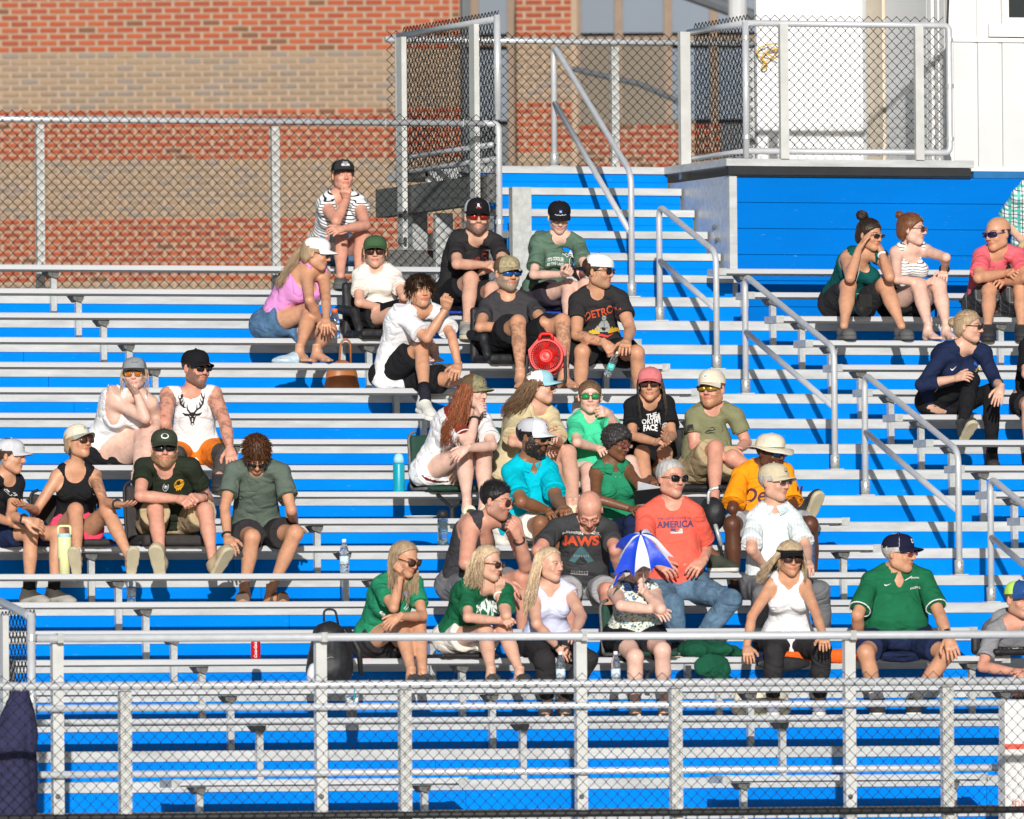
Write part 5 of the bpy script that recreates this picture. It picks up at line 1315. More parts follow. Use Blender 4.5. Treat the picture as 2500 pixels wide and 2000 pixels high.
camo2 = mat('camo_cap', (0.20, 0.18, 0.10), 0.85, 0, 0.6, 45.0); camo3 = mat('faded_camo_cap', (0.33, 0.27, 0.16), 0.85, 0, 0.45, 40.0)
W = (0.78, 0.78, 0.78)
K_WHT = fabric('cap_white', W); K_LG = fabric('cap_light_grey', (0.50, 0.50, 0.53)); K_GRY = fabric('cap_grey', (0.16, 0.18, 0.20)); K_BLK = fabric('cap_black', (0.012, 0.012, 0.015)); K_GRN = fabric('cap_green', (0.055, 0.11, 0.05)); K_DOL = fabric('cap_dark_olive', (0.045, 0.055, 0.035)); K_SKY = fabric('cap_sky', (0.30, 0.55, 0.62)); K_CRM = fabric('cap_cream', (0.68, 0.61, 0.48)); K_NVY = fabric('cap_navy', (0.012, 0.013, 0.035)); K_BRN = fabric('cap_brown', (0.13, 0.085, 0.05)); K_BLU = fabric('cap_blue', (0.02, 0.07, 0.22)); K_LIM = fabric('cap_lime', (0.50, 0.78, 0.12)); K_ROS = fabric('cap_rose', (0.62, 0.18, 0.19)); K_STN = fabric('cap_stone', (0.55, 0.47, 0.33)); K_MSH = fabric('cap_mesh', (0.55, 0.55, 0.57))
I_RED = mat('red_ink', (0.62, 0.045, 0.03), 0.7); I_ORED = mat('orange_red_ink', (0.70, 0.09, 0.03), 0.7); I_BLK = mat('black_ink', (0.015, 0.015, 0.015), 0.7); I_NAVY = mat('navy_ink', (0.10, 0.05, 0.13), 0.7); I_YEL = mat('mustard_ink', (0.62, 0.40, 0.03), 0.7); I_GOLD = mat('amber_ink', (0.80, 0.38, 0.02), 0.7); I_DRED = mat('rust_ink', (0.40, 0.10, 0.05), 0.7); I_TEAL = mat('dull_teal_ink', (0.07, 0.16, 0.18), 0.7); I_GREY = mat('grey_ink', (0.35, 0.37, 0.37), 0.7); I_PLUM = mat('plum_ink', (0.09, 0.03, 0.06), 0.7); I_BLUE = mat('blue_ink', (0.03, 0.12, 0.45), 0.7); I_LIME = mat('lime_ink', (0.5, 0.75, 0.1), 0.7); I_BROWN = mat('brown_ink', (0.12, 0.05, 0.03), 0.7)
RB = mat('rubber_sole_white', (0.66, 0.64, 0.58), 0.7); RBT = mat('rubber_sole_tan', (0.50, 0.43, 0.29), 0.75); RBK = mat('rubber_sole_black', (0.02, 0.02, 0.02), 0.7); LTH = mat('brown_leather', (0.09, 0.055, 0.035), 0.6); SUE = mat('tan_suede', (0.36, 0.27, 0.17), 0.9); CRC = mat('grey_foam_clog', (0.10, 0.10, 0.098), 0.8); KNT = mat('grey_knit_shoe', (0.34, 0.32, 0.28), 0.8); WKN = mat('white_knit_shoe', (0.62, 0.60, 0.55), 0.8); BKN = mat('black_knit_shoe', (0.03, 0.03, 0.032), 0.8); DOLV = mat('dark_olive_shoe', (0.04, 0.045, 0.03), 0.8); CRM = mat('cream_strap', (0.62, 0.58, 0.42), 0.8); BLS = mat('grey_blue_shoe', (0.25, 0.27, 0.36), 0.8)
H_BRN, H_DBR, H_RED, H_BLD, H_DBLD, H_BLK, H_GRY, H_WHT, H_AUB, H_LBR, H_GBR = (0.055, 0.03, 0.016), (0.028, 0.016, 0.01), (0.27, 0.075, 0.022), (0.56, 0.41, 0.26), (0.36, 0.25, 0.15), (0.012, 0.01, 0.01), (0.10, 0.09, 0.09), (0.45, 0.43, 0.41), (0.15, 0.055, 0.022), (0.16, 0.09, 0.045), (0.46, 0.34, 0.21)
PP = {}
GRP = None
# left group -------------------------------------------------------------------
PP['boy'] = person('person in a grey trucker cap and black t-shirt at the left edge', 'r3', 7, (44, 195), (22, 282), (-48, 305), (72, 300), (-15, 530), (-55, 440), (60, 482), (45, 445), (112, 468), (130, 520), (243, 520), (122, 745, 'd7'), (226, 745, 'd7'), tr=(160, 490), tl=(205, 492), yaw=72, pit=-6, lean=0.2, tyaw=35, s=0.95, w=0.9, skin='tan',
   shirt=('tee', C_BLK), pants=('shorts', C_NAVY, {'len': 0.72}), shoe=('sneaker', KNT, RB, (fabric('sock_black', (0.02, 0.02, 0.02)), 0.10)), hair=('short', H_BRN, {'th': 0.008}), cap=dict(m=K_MSH, front=K_LG, brim=K_LG), toe=(55, 62))
PP['talker'] = person('person in a cream cap, black racerback top and pink shorts, palms spread wide', 'r3', 7, (330, 138), (312, 243), (238, 270), (402, 268), (305, 525), (150, 428), (112, 408), (438, 390), (502, 400), (318, 425), (452, 425), (325, 628, 's6'), (548, 640, 's6'), tr=(60, 392), tl=(568, 402), yaw=42, pit=10, lean=0.12, tyaw=10, fem=True, w=0.88, bust=0.35, skin='tan', s=0.97, mouth=1.2,
   shirt=('tank', C_BLK, {'inf': 0.008, 'flare': 0.0, 'scoop': 0.085, 'wr': 0.003}), pants=('shorts', C_PINK, {'len': 0.32}), shoe=('sandal', C_WHT, RBT), hair=('bun', H_DBLD, {'at': (0, -0.115, -0.03), 'R': 0.03, 'th': 0.009}), cap=dict(m=K_CRM, tilt=4, high=0.105, brim=fabric('cap_cream_under', (0.40, 0.38, 0.33))), glasses=('brown', 'big'), toe=(-5, 12), fp=(52, 52), hr='spread', hl='spread', nr=(0, -0.9, 0.2), nl=(0, -0.9, 0.2), tattoo=('ul',), hips=0.085)
PP['smoky'] = person('person in a dark olive cap and t-shirt, hands clasped over bare knees', 'a2', 7, (522, 320), (530, 478), (338, 455), (758, 460), (560, 1040), (318, 730), (640, 752), (888, 762), (836, 742), (445, 850), (868, 850), (492, 1240, 's6'), (925, 1265, 's6'), tr=(765, 780), tl=(715, 745), yaw=4, pit=-4, lean=0.28, so=0.08, s=1.03, w=1.12, belly=0.05, skin='red', beard=(0.30, 0.17, 0.09), bstyle='full',
   shirt=('tee', C_DKGRN), pants=('shorts', C_KHAKI, {'len': 0.86, 'flare': 0.035}), shoe=('slip', SUE, RBT), hair=('short', H_LBR, {'th': 0.006}), cap=dict(m=fabric('cap_mesh_olive', (0.06, 0.06, 0.055)), front=K_DOL, brim=K_DOL), glasses=('black', 'wrap'), toe=(-8, 40), fp=(50, 45), hr='grip', hl='grip', aw=1.1)
PP['tousled'] = person('person in a sage t-shirt and black shorts sitting with head bowed', 'a2', 7, (1300, 375), (1300, 470), (1090, 490), (1520, 500), (1290, 1040), (1030, 830), (1055, 1085), (1592, 850), (1622, 985, 0.05), (1262, 1075), (1625, 1040), (1195, 1440, 'd7'), (1425, 1475, 'd7'), tr=(1105, 1190), yaw=4, pit=-48, lean=0.30, hf=0.10, s=1.02, w=0.95, skin='tan',
   shirt=('tee', C_SAGE, {'sleeve': 0.62, 'sflare': 0.03, 'flare': 0.05}), pants=('shorts', C_BLK2, {'len': 0.62, 'flare': 0.04}), shoe=('sandal', LTH, RBK), hair=('spiky', (0.10, 0.042, 0.02), {'th': 0.014, 'amp': 0.0015, 'tufts': 1100, 'tl': 0.034, 'dir': (0.1, 0.75, 0.35), 'line': (0.03, -0.01)}), glasses=('black', 'way'), toe=(-5, 40))
PP['cheek'] = person('person in a grey cap and white halter resting a cheek on one hand', 'a1', 10, (1415, 400), (1425, 610), (1225, 668), (1590, 680), (1120, 1250), (1530, 870, -0.44), (1440, 600, -0.40), (1655, 880, -0.14), (1640, 1000, -0.34), (1530, 985), (1570, 1030), (1430, 1490, 's9'), (1520, 1520, 's9'), tr=(1335, 470), yaw=-3, pit=0, lean=0.26, tyaw=12, fem=True, s=0.99, w=1.05, bust=0.55, skin='pale', tw=1.22, aw=1.15, hr='flat', nr=(-0.8, -0.1, 0.5),
   shirt=('tank', C_WHT, {'inf': 0.008, 'flare': 0.0, 'scoop': 0.10, 'arm': 0.14, 'wr': 0.003}), pants=('shorts', C_BLK, {'len': 0.16, 'flare': 0.0}), hair=('long', H_BLD, {'th': 0.007, 'len': 0.17, 'n': 46, 'cap': True, 'a0': 60, 'r': 0.004}), cap=dict(m=K_GRY, front=fabric('cap_grey_front', (0.26, 0.28, 0.30)), brim=fabric('cap_dark_grey', (0.05, 0.055, 0.06))), glasses=('amber', 'round', mat('gold_wire', (0.6, 0.42, 0.18), 0.3, 0.8)))
PP['antler'] = person('person in a black cap and white sleeveless shirt printed with an antlered deer head', 'ov', 10, (412, 774), (402, 836), (352, 826), (452, 824), (408, 945), (347, 892), (362, 944), (474, 890), (484, 946), (368, 962), (478, 958), (368, 1052, 's9'), (462, 1055, 's9'), yaw=38, pit=-4, lean=0.16, tyaw=8, s=1.03, w=1.02, skin='red', beard=(0.10, 0.06, 0.045), bstyle='short', tattoo=('ur', 'ul', 'fl'), aw=1.2,
   shirt=('tank', C_WHT, {'scoop': 0.03, 'arm': 0.075, 'flare': 0.04, 'hem': 0.0}), pants=('trousers', C_ORANGE, {'two': (fabric('grey_brown', (0.075, 0.068, 0.062)), 0.72), 'inf': 0.018}), shoe=('sneaker', BKN, RBK), hair=('short', H_DBR, {'th': 0.004}), cap=dict(m=K_BLK), glasses=('black', 'way'))
# upper middle --------------------------------------------------------------------
PP['topmum'] = person('person in a black cap and striped top sitting alone on the top row', 'a3', 18, (1025, 210), (990, 410), (820, 480), (1200, 470), (890, 1110), (955, 690), (1062, 455), (1262, 735), (1020, 770), (1000, 855), (1225, 850), (1000, 1330, 's17'), (1185, 1340, 's17'), tr=(1040, 300), tl=(850, 800), yaw=14, pit=4, lean=0.26, tyaw=10, fem=True, w=1.0, bust=0.4, skin='red', hr='chin', hl='relax', nr=(-0.2, 0.0, 0.9), aw=1.15, tw=1.05,
   shirt=('vee', P_STR, {'sleeve': 0.30, 'sflare': 0.03, 'vee': 0.13, 'flare': 0.05}), pants=('shorts', C_DENIM, {'len': 0.45}), shoe=('croc', CRC, CRC), hair=('pony', H_LBR, {'th': 0.008, 'len': 0.12, 'n': 30, 'root': (0, -0.09, -0.04)}), cap=dict(m=K_BLK, front=fabric('cap_faded_black', (0.03, 0.03, 0.033))))
PP['orchid'] = person('barefoot person in a white cap, orchid tank top and denim shorts', 'a4', 15, (598, 150), (560, 275), (500, 335), (668, 325), (215, 860), (532, 600), (645, 830), (690, 580), (690, 780), (545, 690), (715, 885), (440, 1105, 's14'), (605, 1110, 's14'), tr=(735, 950), yaw=74, pit=-12, lean=0.22, tyaw=48, fem=True, w=1.05, bust=0.5, skin='tan', tw=1.15, hr='spread', aw=1.05,
   shirt=('tank', C_ORCH, {'scoop': 0.12, 'flare': 0.02, 'hem': 0.17}), pants=('shorts', C_DENIM, {'len': 0.42, 'waist': 0.2, 'inf': 0.016}), hair=('pony', H_DBLD, {'th': 0.009, 'len': 0.25, 'n': 60, 'root': (0, -0.10, 0.0), 'drift': (-0.16, 0, 0.02), 'r': 0.006}), cap=dict(m=K_WHT), glasses=('black', 'slim'), toe=(20, 42), fp=(0, 0))
PP['greencap'] = person('person in a green cap and cream t-shirt in a black stadium chair', 'a4', 15, (1160, 130), (1170, 285), (1000, 345), (1350, 345), (1190, 790), (1005, 625), (1215, 672), (1440, 570), (1400, 645), (1375, 730), (1500, 770), (1640, 1050, 's14'), (1725, 1060, 's14'), tr=(1310, 670), yaw=0, pit=-2, lean=0.02, so=0.07, fem=True, w=1.0, bust=0.45, skin='fair', mouth=0.6, lips=(0.9, 0.3, 0.3),
   shirt=('tee', C_CREAM, {'sleeve': 0.6}), pants=('shorts', C_BLK, {'len': 0.4}), hair=('long', H_LBR, {'th': 0.006, 'len': 0.12, 'n': 40, 'cap': True, 'a0': 70, 'r': 0.004}), cap=dict(m=K_GRN, high=0.09), glasses=('brown', 'big'), toe=(10, 15))
PP['fist'] = person('capless person in a white t-shirt and black shorts raising a loose fist', 'a4', 13, (1592, 510), (1590, 690), (1415, 735), (1770, 700), (1335, 1330), (1655, 965), (1838, 680), (1890, 930), (1955, 1225), (1600, 1045), (1900, 1360), (1635, 1430, 's12'), (1760, 1400, 0.1), tr=(1862, 530), tl=(1905, 1320), yaw=20, pit=2, lean=0.24, tyaw=22, s=0.98, w=0.92, skin='tan', hr='fist', nr=(-0.1, 0.0, 1.0), eyes='brown', brow=(0.16, 0.10, 0.08),
   shirt=('tee', C_WHT, {'sleeve': 0.75, 'sflare': 0.045, 'flare': 0.06, 'hem': -0.1}), pants=('shorts', C_BLK, {'len': 0.78, 'flare': 0.04}), shoe=('sneaker', WKN, RB, (fabric('sock_dark', (0.02, 0.02, 0.03)), 0.13)), hair=('spiky', H_BRN, {'th': 0.016, 'amp': 0.0015, 'tufts': 1000, 'tl': 0.055, 'dir': (0.25, 0.95, -0.55), 'line': (0.035, -0.012)}), toe=(25, 60), fp=(-18, 0))
PP['redlens'] = person('person in a black t-shirt and red mirrored sunglasses, forearms on one knee', 'a5', 16, (432, 235), (420, 400), (250, 425), (595, 430), (300, 950), (258, 640), (500, 645), (660, 630), (500, 690), (378, 765), (560, 850), (345, 1160, 's15'), (520, 1170, 's15'), tr=(610, 640), yaw=6, pit=-4, lean=0.26, so=0.03, s=1.05, w=1.08, belly=0.02, skin='fair', beard=(0.06, 0.04, 0.035), bstyle='short',
   shirt=('tee', C_BLK2, {'sleeve': 0.68}), pants=('shorts', C_BLK, {'len': 0.72}), shoe=('sneaker', KNT, RBT), hair=('short', H_DBR, {'th': 0.004}), cap=dict(m=K_MSH, front=K_BLK, brim=K_BLK, high=0.10), glasses=('red', 'way'))
PP['cooler'] = person('person in a black cap and heather green t-shirt looking at a phone', 'a5', 16, (1122, 240), (1120, 400), (945, 465), (1290, 450), (1015, 960), (905, 730), (1155, 725), (1340, 660), (1310, 745), (1205, 825), (1345, 820), (1195, 1150, 's15'), (1300, 1150, 's15'), tr=(1240, 705), tl=(1235, 690), yaw=6, pit=-22, lean=0.2, so=0.03, fem=True, s=0.99, w=1.05, bust=0.15, skin='pale', tw=1.05, hr='grip', hl='grip', nr=(0, -0.6, 0.7), nl=(0.5, -0.3, 0.7),
   shirt=('tee', C_HEATH, {'sleeve': 0.72, 'sflare': 0.03}), pants=('shorts', fabric('dark_plum', (0.035, 0.028, 0.04)), {'len': 0.55}), shoe=('sneaker', KNT, RB), hair=('short', H_LBR, {'th': 0.006}), cap=dict(m=K_BLK))
PP['inked'] = person('barefoot person in a camouflage cap and charcoal t-shirt, reclining behind a red fan', 'a5', 14, (685, 715), (690, 905), (505, 970), (895, 965), (700, 1360), (452, 1170), (690, 1165), (990, 1130), (1050, 1200), (775, 1130), (1150, 1120), (795, 1560, 's13'), (1165, 1570, 's13'), tr=(905, 1235), yaw=24, pit=-2, lean=-0.02, so=0.07, s=1.04, w=1.08, belly=0.03, skin='tan', beard=(0.22, 0.20, 0.19), bstyle='short', tattoo=('lr', 'll'), hr='spread',
   shirt=('tee', C_CHAR), pants=('shorts', C_BLK, {'len': 0.7, 'flare': 0.045}), hair=('short', H_GRY, {'th': 0.004}), cap=dict(m=K_BRN, front=camo3, brim=camo3), glasses=('blue', 'wrap'), toe=(0, 35))
PP['detroit'] = person('person in a backwards white cap and black city graphic t-shirt', 'a5', 14, (1450, 700), (1440, 860), (1268, 930), (1640, 905), (1440, 1380), (1268, 1235), (1510, 1305), (1722, 1190), (1690, 1290), (1315, 1375), (1775, 1385), (1290, 1630, 'd14'), (1810, 1640, 'd14'), tr=(1620, 1430), yaw=62, pit=0, lean=0.14, s=1.03, w=1.05, skin='tan', beard=(0.2, 0.13, 0.08), bstyle='stubble', tattoo=('fr',), hr='grip', aw=1.15,
   shirt=('tee', C_BLK2), pants=('shorts', C_BLK, {'len': 0.6, 'flare': 0.04}), shoe=('sneaker', WKN, RB), hair=('short', H_BRN, {'th': 0.007}), cap=dict(m=K_WHT, brim=K_NVY, back=True, tilt=0, high=0.1), glasses=('black', 'way'))
# centre -------------------------------------------------------------------------
PP['redhair'] = person('person in a camouflage cap and white jersey, hand at the mouth, in a green chair', 'a6', 9, (640, 395), (560, 585), (410, 650), (745, 650), (270, 1240), (590, 935), (662, 640), (828, 940), (570, 965), (548, 1010), (745, 1010), (575, 1500, 's8'), (742, 1500, 's8'), tr=(735, 490), tl=(390, 1090), yaw=56, pit=-6, lean=0.26, tyaw=25, so=0.04, fem=True, w=1.0, bust=0.4, skin='pale', tw=1.15, hr='chin', nr=(-0.5, 0.2, 0.8), aw=1.1, blush=0.7,
   shirt=('tee', C_WHT, {'sleeve': 0.7, 'sflare': 0.04, 'flare': 0.03, 'hem': 0.02, 'panels': [(C_MAR, lambda r: (r[:, 2] > 0.93) & (np.abs(r[:, 0]) < 0.75)), (C_MAR, lambda r: (r[:, 2] < 0.055))]}), pants=('shorts', C_WHT, {'len': 0.12, 'inf': 0.006}), shoe=('sandal', CRM, CRM), hair=('long', H_RED, {'th': 0.010, 'len': 0.42, 'n': 340, 'cap': True, 'a0': 55, 'wave': 0.014, 'drift': (-0.10, 0, 0.05), 'r': 0.0065}), cap=dict(m=K_BRN, front=camo2, brim=camo2), toe=(10, 15))
PP['sandtee'] = person('person in a sky blue trucker cap and sand t-shirt seen in profile', 'a6', 9, (1310, 345), (1270, 550), (1060, 625), (1430, 610), (1060, 1190), (1030, 905), (1350, 960), (1490, 900), (1455, 880), (1520, 1000), (1590, 1010), (1610, 1420, 's8'), (1660, 1430, 's8'), tr=(1425, 1000), tl=(1440, 800), yaw=74, pit=0, lean=0.1, tyaw=25, so=0.04, fem=True, w=1.05, bust=0.4, skin='fair', hl='chin', tw=1.1,
   shirt=('tee', C_TAN, {'sleeve': 0.8, 'sflare': 0.05, 'flare': 0.05, 'hem': -0.08}), pants=('shorts', C_KHAKI, {'len': 0.4}), shoe=('sandal', CRM, CRM), hair=('long', H_LBR, {'th': 0.010, 'len': 0.24, 'n': 230, 'cap': True, 'a0': 70, 'wave': 0.014, 'drift': (-0.14, 0, 0.0), 'r': 0.006}), cap=dict(m=K_WHT, front=K_SKY, brim=K_SKY), glasses=('brown', 'big'), tattoo=())
PP['mirror'] = person('person in green mirrored sunglasses and a mint v-neck, fingers at the chin', 'a7', 9, (315, 425), (320, 590), (160, 660), (475, 655), (300, 1090), (190, 865), (400, 922), (560, 710), (490, 580), (300, 1130), (700, 1060), (290, 1320, 's8'), (820, 1240, 's8'), tr=(470, 945), tl=(375, 560), yaw=2, pit=0, lean=0.1, fem=True, w=0.98, bust=0.4, skin='pale', hl='chin', nl=(0.4, 0.2, 0.8), mouth=0.7, lips=(0.9, 0.45, 0.4),
   shirt=('vee', C_MINT, {'sleeve': 0.7, 'vee': 0.10}), pants=('shorts', fabric('oatmeal', (0.44, 0.38, 0.31)), {'len': 0.6}), shoe=('sneaker', KNT, RB), hair=('bun', H_LBR, {'th': 0.006, 'at': (0, -0.11, 0.02), 'R': 0.025}), glasses=('green', 'way', mat('plum_frame', (0.08, 0.03, 0.05), 0.3)))
PP['pinkcap'] = person('person in a rose pink cap and black t-shirt leaning forward on clasped hands', 'a7', 9, (890, 305), (890, 460), (705, 490), (1060, 470), (870, 1010), (722, 800), (955, 862), (1100, 800), (1050, 850), (815, 965), (1030, 965), (860, 1230, 's8'), (1065, 1220, 's8'), tr=(1060, 815), tl=(1020, 740), yaw=-4, pit=-2, lean=0.3, fem=True, w=1.0, bust=0.3, skin='tan', hr='grip', hl='flat', nl=(0.6, 0.1, 0.7), jaw=1.05,
   shirt=('tee', C_BLK, {'sleeve': 0.68, 'sflare': 0.03}), pants=('shorts', C_BLK, {'len': 0.4}), shoe=('sandal', LTH, RBK), hair=('long', H_DBR, {'th': 0.009, 'len': 0.30, 'n': 260, 'cap': True, 'a0': 62, 'wave': 0.004, 'drift': (0.02, 0, 0.05), 'r': 0.0048}), cap=dict(m=K_ROS), glasses=('brown', 'way'))
PP['olivetee'] = person('person in a cream cap, olive t-shirt and khaki shorts in a black chair', 'a7', 9, (1480, 350), (1480, 530), (1295, 590), (1715, 580), (1430, 1090), (1312, 900, -0.08), (1600, 935, -0.28), (1812, 870, -0.06), (1715, 945, -0.28), (1515, 920), (1680, 1010), (1505, 1380, 's8'), (2350, 1475, -0.35), tr=(1740, 975), yaw=-22, pit=0, lean=0.08, so=0.05, s=1.05, w=1.1, belly=0.03, skin='red', beard=(0.42, 0.20, 0.10), bstyle='short',
   shirt=('tee', C_OLIVE), pants=('shorts', C_KHAKI, {'len': 0.85, 'flare': 0.035}), shoe=('sneaker', BKN, RBT), hair=('short', H_LBR, {'th': 0.004}), cap=dict(m=K_CRM, high=0.105), glasses=('fire', 'wrap'), toe=(0, 40), fp=(0, 55))
PP['teal'] = person('person in a white cap and bright turquoise polo', 'a6', 7, (1235, 850), (1205, 1075), (1010, 1170), (1400, 1150), (1190, 1650), (1120, 1500), (1390, 1590), (1470, 1470), (1540, 1560), (1310, 1720), (1520, 1720), (1320, 2040, 'd7'), (1520, 2040, 'd7'), tr=(1470, 1620), yaw=58, pit=-6, lean=0.2, tyaw=20, s=1.07, w=1.28, belly=0.08, skin='brown', beard=(0.012, 0.01, 0.009), bstyle='full', fat=1.08, brow=(0.2, 0.2, 0.2), blush=0, lips=(0.9, 0.6, 0.6), aw=1.2,
   shirt=('polo', C_TEAL, {'sleeve': 0.78, 'sflare': 0.03, 'vee': 0.09, 'flare': 0.04}), pants=('shorts', C_CREAM, {'len': 0.8}), shoe=('sneaker', WKN, RB), hair=('short', H_BLK, {'th': 0.008}), cap=dict(m=K_LG, front=fabric('cap_white_front', (0.66, 0.66, 0.68)), brim=fabric('cap_white_brim', (0.66, 0.66, 0.68)), tilt=-3), glasses=('black', 'way'))
PP['greensl'] = person('person in red glasses and a sleeveless green polo, paper on the lap', 'a7', 7, (575, 870), (525, 1060), (365, 1135), (675, 1095), (600, 1570), (370, 1400), (705, 1500), (790, 1280), (895, 1215), (720, 1640), (1130, 1640), (720, 1950, 'd7'), (1533, 2000, 's6'), tr=(780, 1500), tl=(935, 1290), yaw=50, pit=-14, lean=0.1, tyaw=15, fem=True, s=0.98, w=0.98, bust=0.35, skin='dark', blush=0, lips=(0.9, 0.5, 0.5), brow=(0.25, 0.22, 0.2),
   shirt=('tank', C_KELLY, {'scoop': 0.06, 'arm': 0.06, 'vee': 0.10, 'inf': 0.012}), pants=('trousers', C_NAVY, {'cuff': 0.75}), shoe=('sneaker', DOLV, RB), toe=(0, 65), hair=('spiky', (0.035, 0.03, 0.03), {'th': 0.022, 'amp': 0.012, 'sc': 330, 'tufts': 700, 'tl': 0.018, 'dir': (0, -0.1, 0.4), 'line': (0.012, 0.0)}), glasses=('clear', 'slim', mat('red_frame', (0.22, 0.015, 0.03), 0.3)), eyes='brown')
PP['chartank'] = person('person in aviator sunglasses and a black tank top, hand at the mouth', 'b1', 5, (655, 440), (600, 610), (372, 690), (838, 665), (340, 1370), (330, 1100), (740, 1290), (965, 1130), (888, 830), (480, 1370), (925, 1250), (480, 1680, 'd5'), (930, 1660, 'd5'), tr=(850, 1450), tl=(800, 610), yaw=62, pit=-10, lean=0.3, tyaw=15, s=1.06, w=1.05, skin='red', beard=(0.12, 0.08, 0.06), bstyle='stubble', hl='chin', nl=(0.5, 0.2, 0.8), aw=1.25, jaw=1.08,
   shirt=('tank', C_CHAR, {'scoop': 0.15, 'arm': 0.10}), pants=('shorts', C_GRYP, {'len': 0.7}), shoe=('sneaker', BKN, RB), hair=('spiky', H_BLK, {'th': 0.008, 'tufts': 420, 'tl': 0.017, 'dir': (0, 0.25, 0.9), 'line': (0.005, 0.01)}), glasses=('brown', 'round', mat('bronze_wire', (0.12, 0.06, 0.03), 0.3, 0.6)))
PP['jaws'] = person('person in a charcoal film t-shirt bowing the head low', 'b1', 5, (1635, 540), (1620, 660), (1275, 700), (1850, 715), (1560, 1400), (1090, 970), (1160, 1210), (1905, 960), (1955, 1220), (1420, 1400), (1830, 1390), (1420, 1760, 'd5'), (1820, 1760, 'd5'), yaw=0, pit=-52, rol=0, lean=0.30, hf=0.11, s=1.04, w=1.08, belly=0.03, skin='red', beard=(0.30, 0.22, 0.18), bstyle='stubble', aw=1.15,
   shirt=('tee', C_WASH, {'sleeve': 0.7}), pants=('shorts', C_LGRAY, {'len': 0.75}), shoe=('sneaker', BKN, RB))
PP['america'] = person('person in black sunglasses, coral t-shirt and blue jeans', 'b2', 5, (545, 300), (560, 500), (320, 590), (755, 575), (560, 1245), (325, 895), (440, 1025), (845, 890), (812, 1000), (560, 1370, -0.38), (1050, 1330), (600, 1640, 'd5'), (760, 1610, 'd5'), tr=(575, 1090), tl=(700, 1095), yaw=34, pit=-2, lean=0.08, s=1.08, w=1.2, belly=0.06, skin='red', beard=(0.50, 0.46, 0.43), bstyle='goatee', hr='relax', hl='relax', aw=1.1,
   shirt=('tee', C_CORAL, {'sleeve': 0.75, 'sflare': 0.03}), pants=('trousers', C_DENIM2, {'inf': 0.018}), shoe=('sneaker', BKN, RBT), hair=('short', H_WHT, {'th': 0.005, 'line': (-0.012, 0.006)}), glasses=('black', 'way'), brow=(0.5, 0.45, 0.42))
PP['mango'] = person('person in a cream bucket hat and orange baseball script t-shirt', 'b2', 7, (1385, 82), (1335, 190), (1120, 255), (1515, 225), (1330, 640), (1062, 560), (1210, 660), (1575, 545), (1520, 650), (1060, 690), (1715, 690), (1085, 1180, 'd7'), (1740, 1150, 'd7'), yaw=45, pit=-8, lean=0.12, tyaw=8, so=0.06, s=1.06, w=1.12, belly=0.03, skin='deep', blush=0, lips=(0.9, 0.6, 0.6), brow=(0.2, 0.2, 0.2),
   shirt=('tee', C_MANGO, {'sleeve': 0.85, 'sflare': 0.05, 'flare': 0.05}), pants=('shorts', C_LGRAY, {'len': 0.8}), shoe=('sneaker', BKN, RB), hair=('short', H_BLK, {'th': 0.004}), cap=dict(kind='bucket', m=K_CRM), glasses=('blue', 'wrap'))
PP['pinstripe'] = person('person in a stone cap and pale striped button shirt', 'b2', 5, (1415, 335), (1420, 530), (1235, 630), (1580, 615), (1410, 1240), (1222, 900), (1315, 1020), (1690, 895), (1695, 1010), (1320, 1290), (1795, 1250), (1300, 1600, 'd5'), (1825, 1590, 'd5'), yaw=50, pit=-2, lean=0.05, s=1.05, w=1.08, belly=0.03, skin='fair', brow=(0.6, 0.55, 0.5),
   shirt=('polo', P_PIN, {'sleeve': 0.8, 'sflare': 0.04, 'vee': 0.08, 'flare': 0.05, 'hem': -0.08}), pants=('trousers', C_GRYP, {'inf': 0.016}), shoe=('sneaker', BKN, RBT), hair=('short', H_WHT, {'th': 0.007}), cap=dict(m=K_STN), glasses=('brown', 'slim', mat('silver_wire', (0.5, 0.5, 0.5), 0.3, 0.8)))
# front row ----------------------------------------------------------------------
PP['lean'] = person('person in a green jersey leaning the temple on one fist, leftmost in the front row', 'b3', 3, (535, 270), (455, 445), (305, 470), (630, 455), (285, 1030), (435, 700), (495, 410), (690, 770), (480, 775), (498, 840), (650, 825), (590, 1270, 's2'), (690, 1255, 's2'), tr=(430, 300), tl=(325, 880), yaw=48, pit=-16, lean=0.28, tyaw=20, fem=True, s=0.99, w=0.95, bust=0.35, skin='tan', hr='fist', nr=(-0.6, 0.1, 0.8), hl='relax',
   shirt=('tee', C_KELLY, {'sleeve': 0.62}), pants=('shorts', C_BLK2, {'len': 0.35}), shoe=('sandal', mat('black_strap', (0.02, 0.02, 0.02), 0.6), RBK), hair=('long', H_DBLD, {'th': 0.012, 'len': 0.34, 'n': 230, 'a0': 75, 'wave': 0.005, 'drift': (0.0, 0, 0.1), 'split': 0.75, 'r': 0.0048, 'line': (-0.024, 0.016)}), glasses=('brown', 'big'), toe=(15, 15))
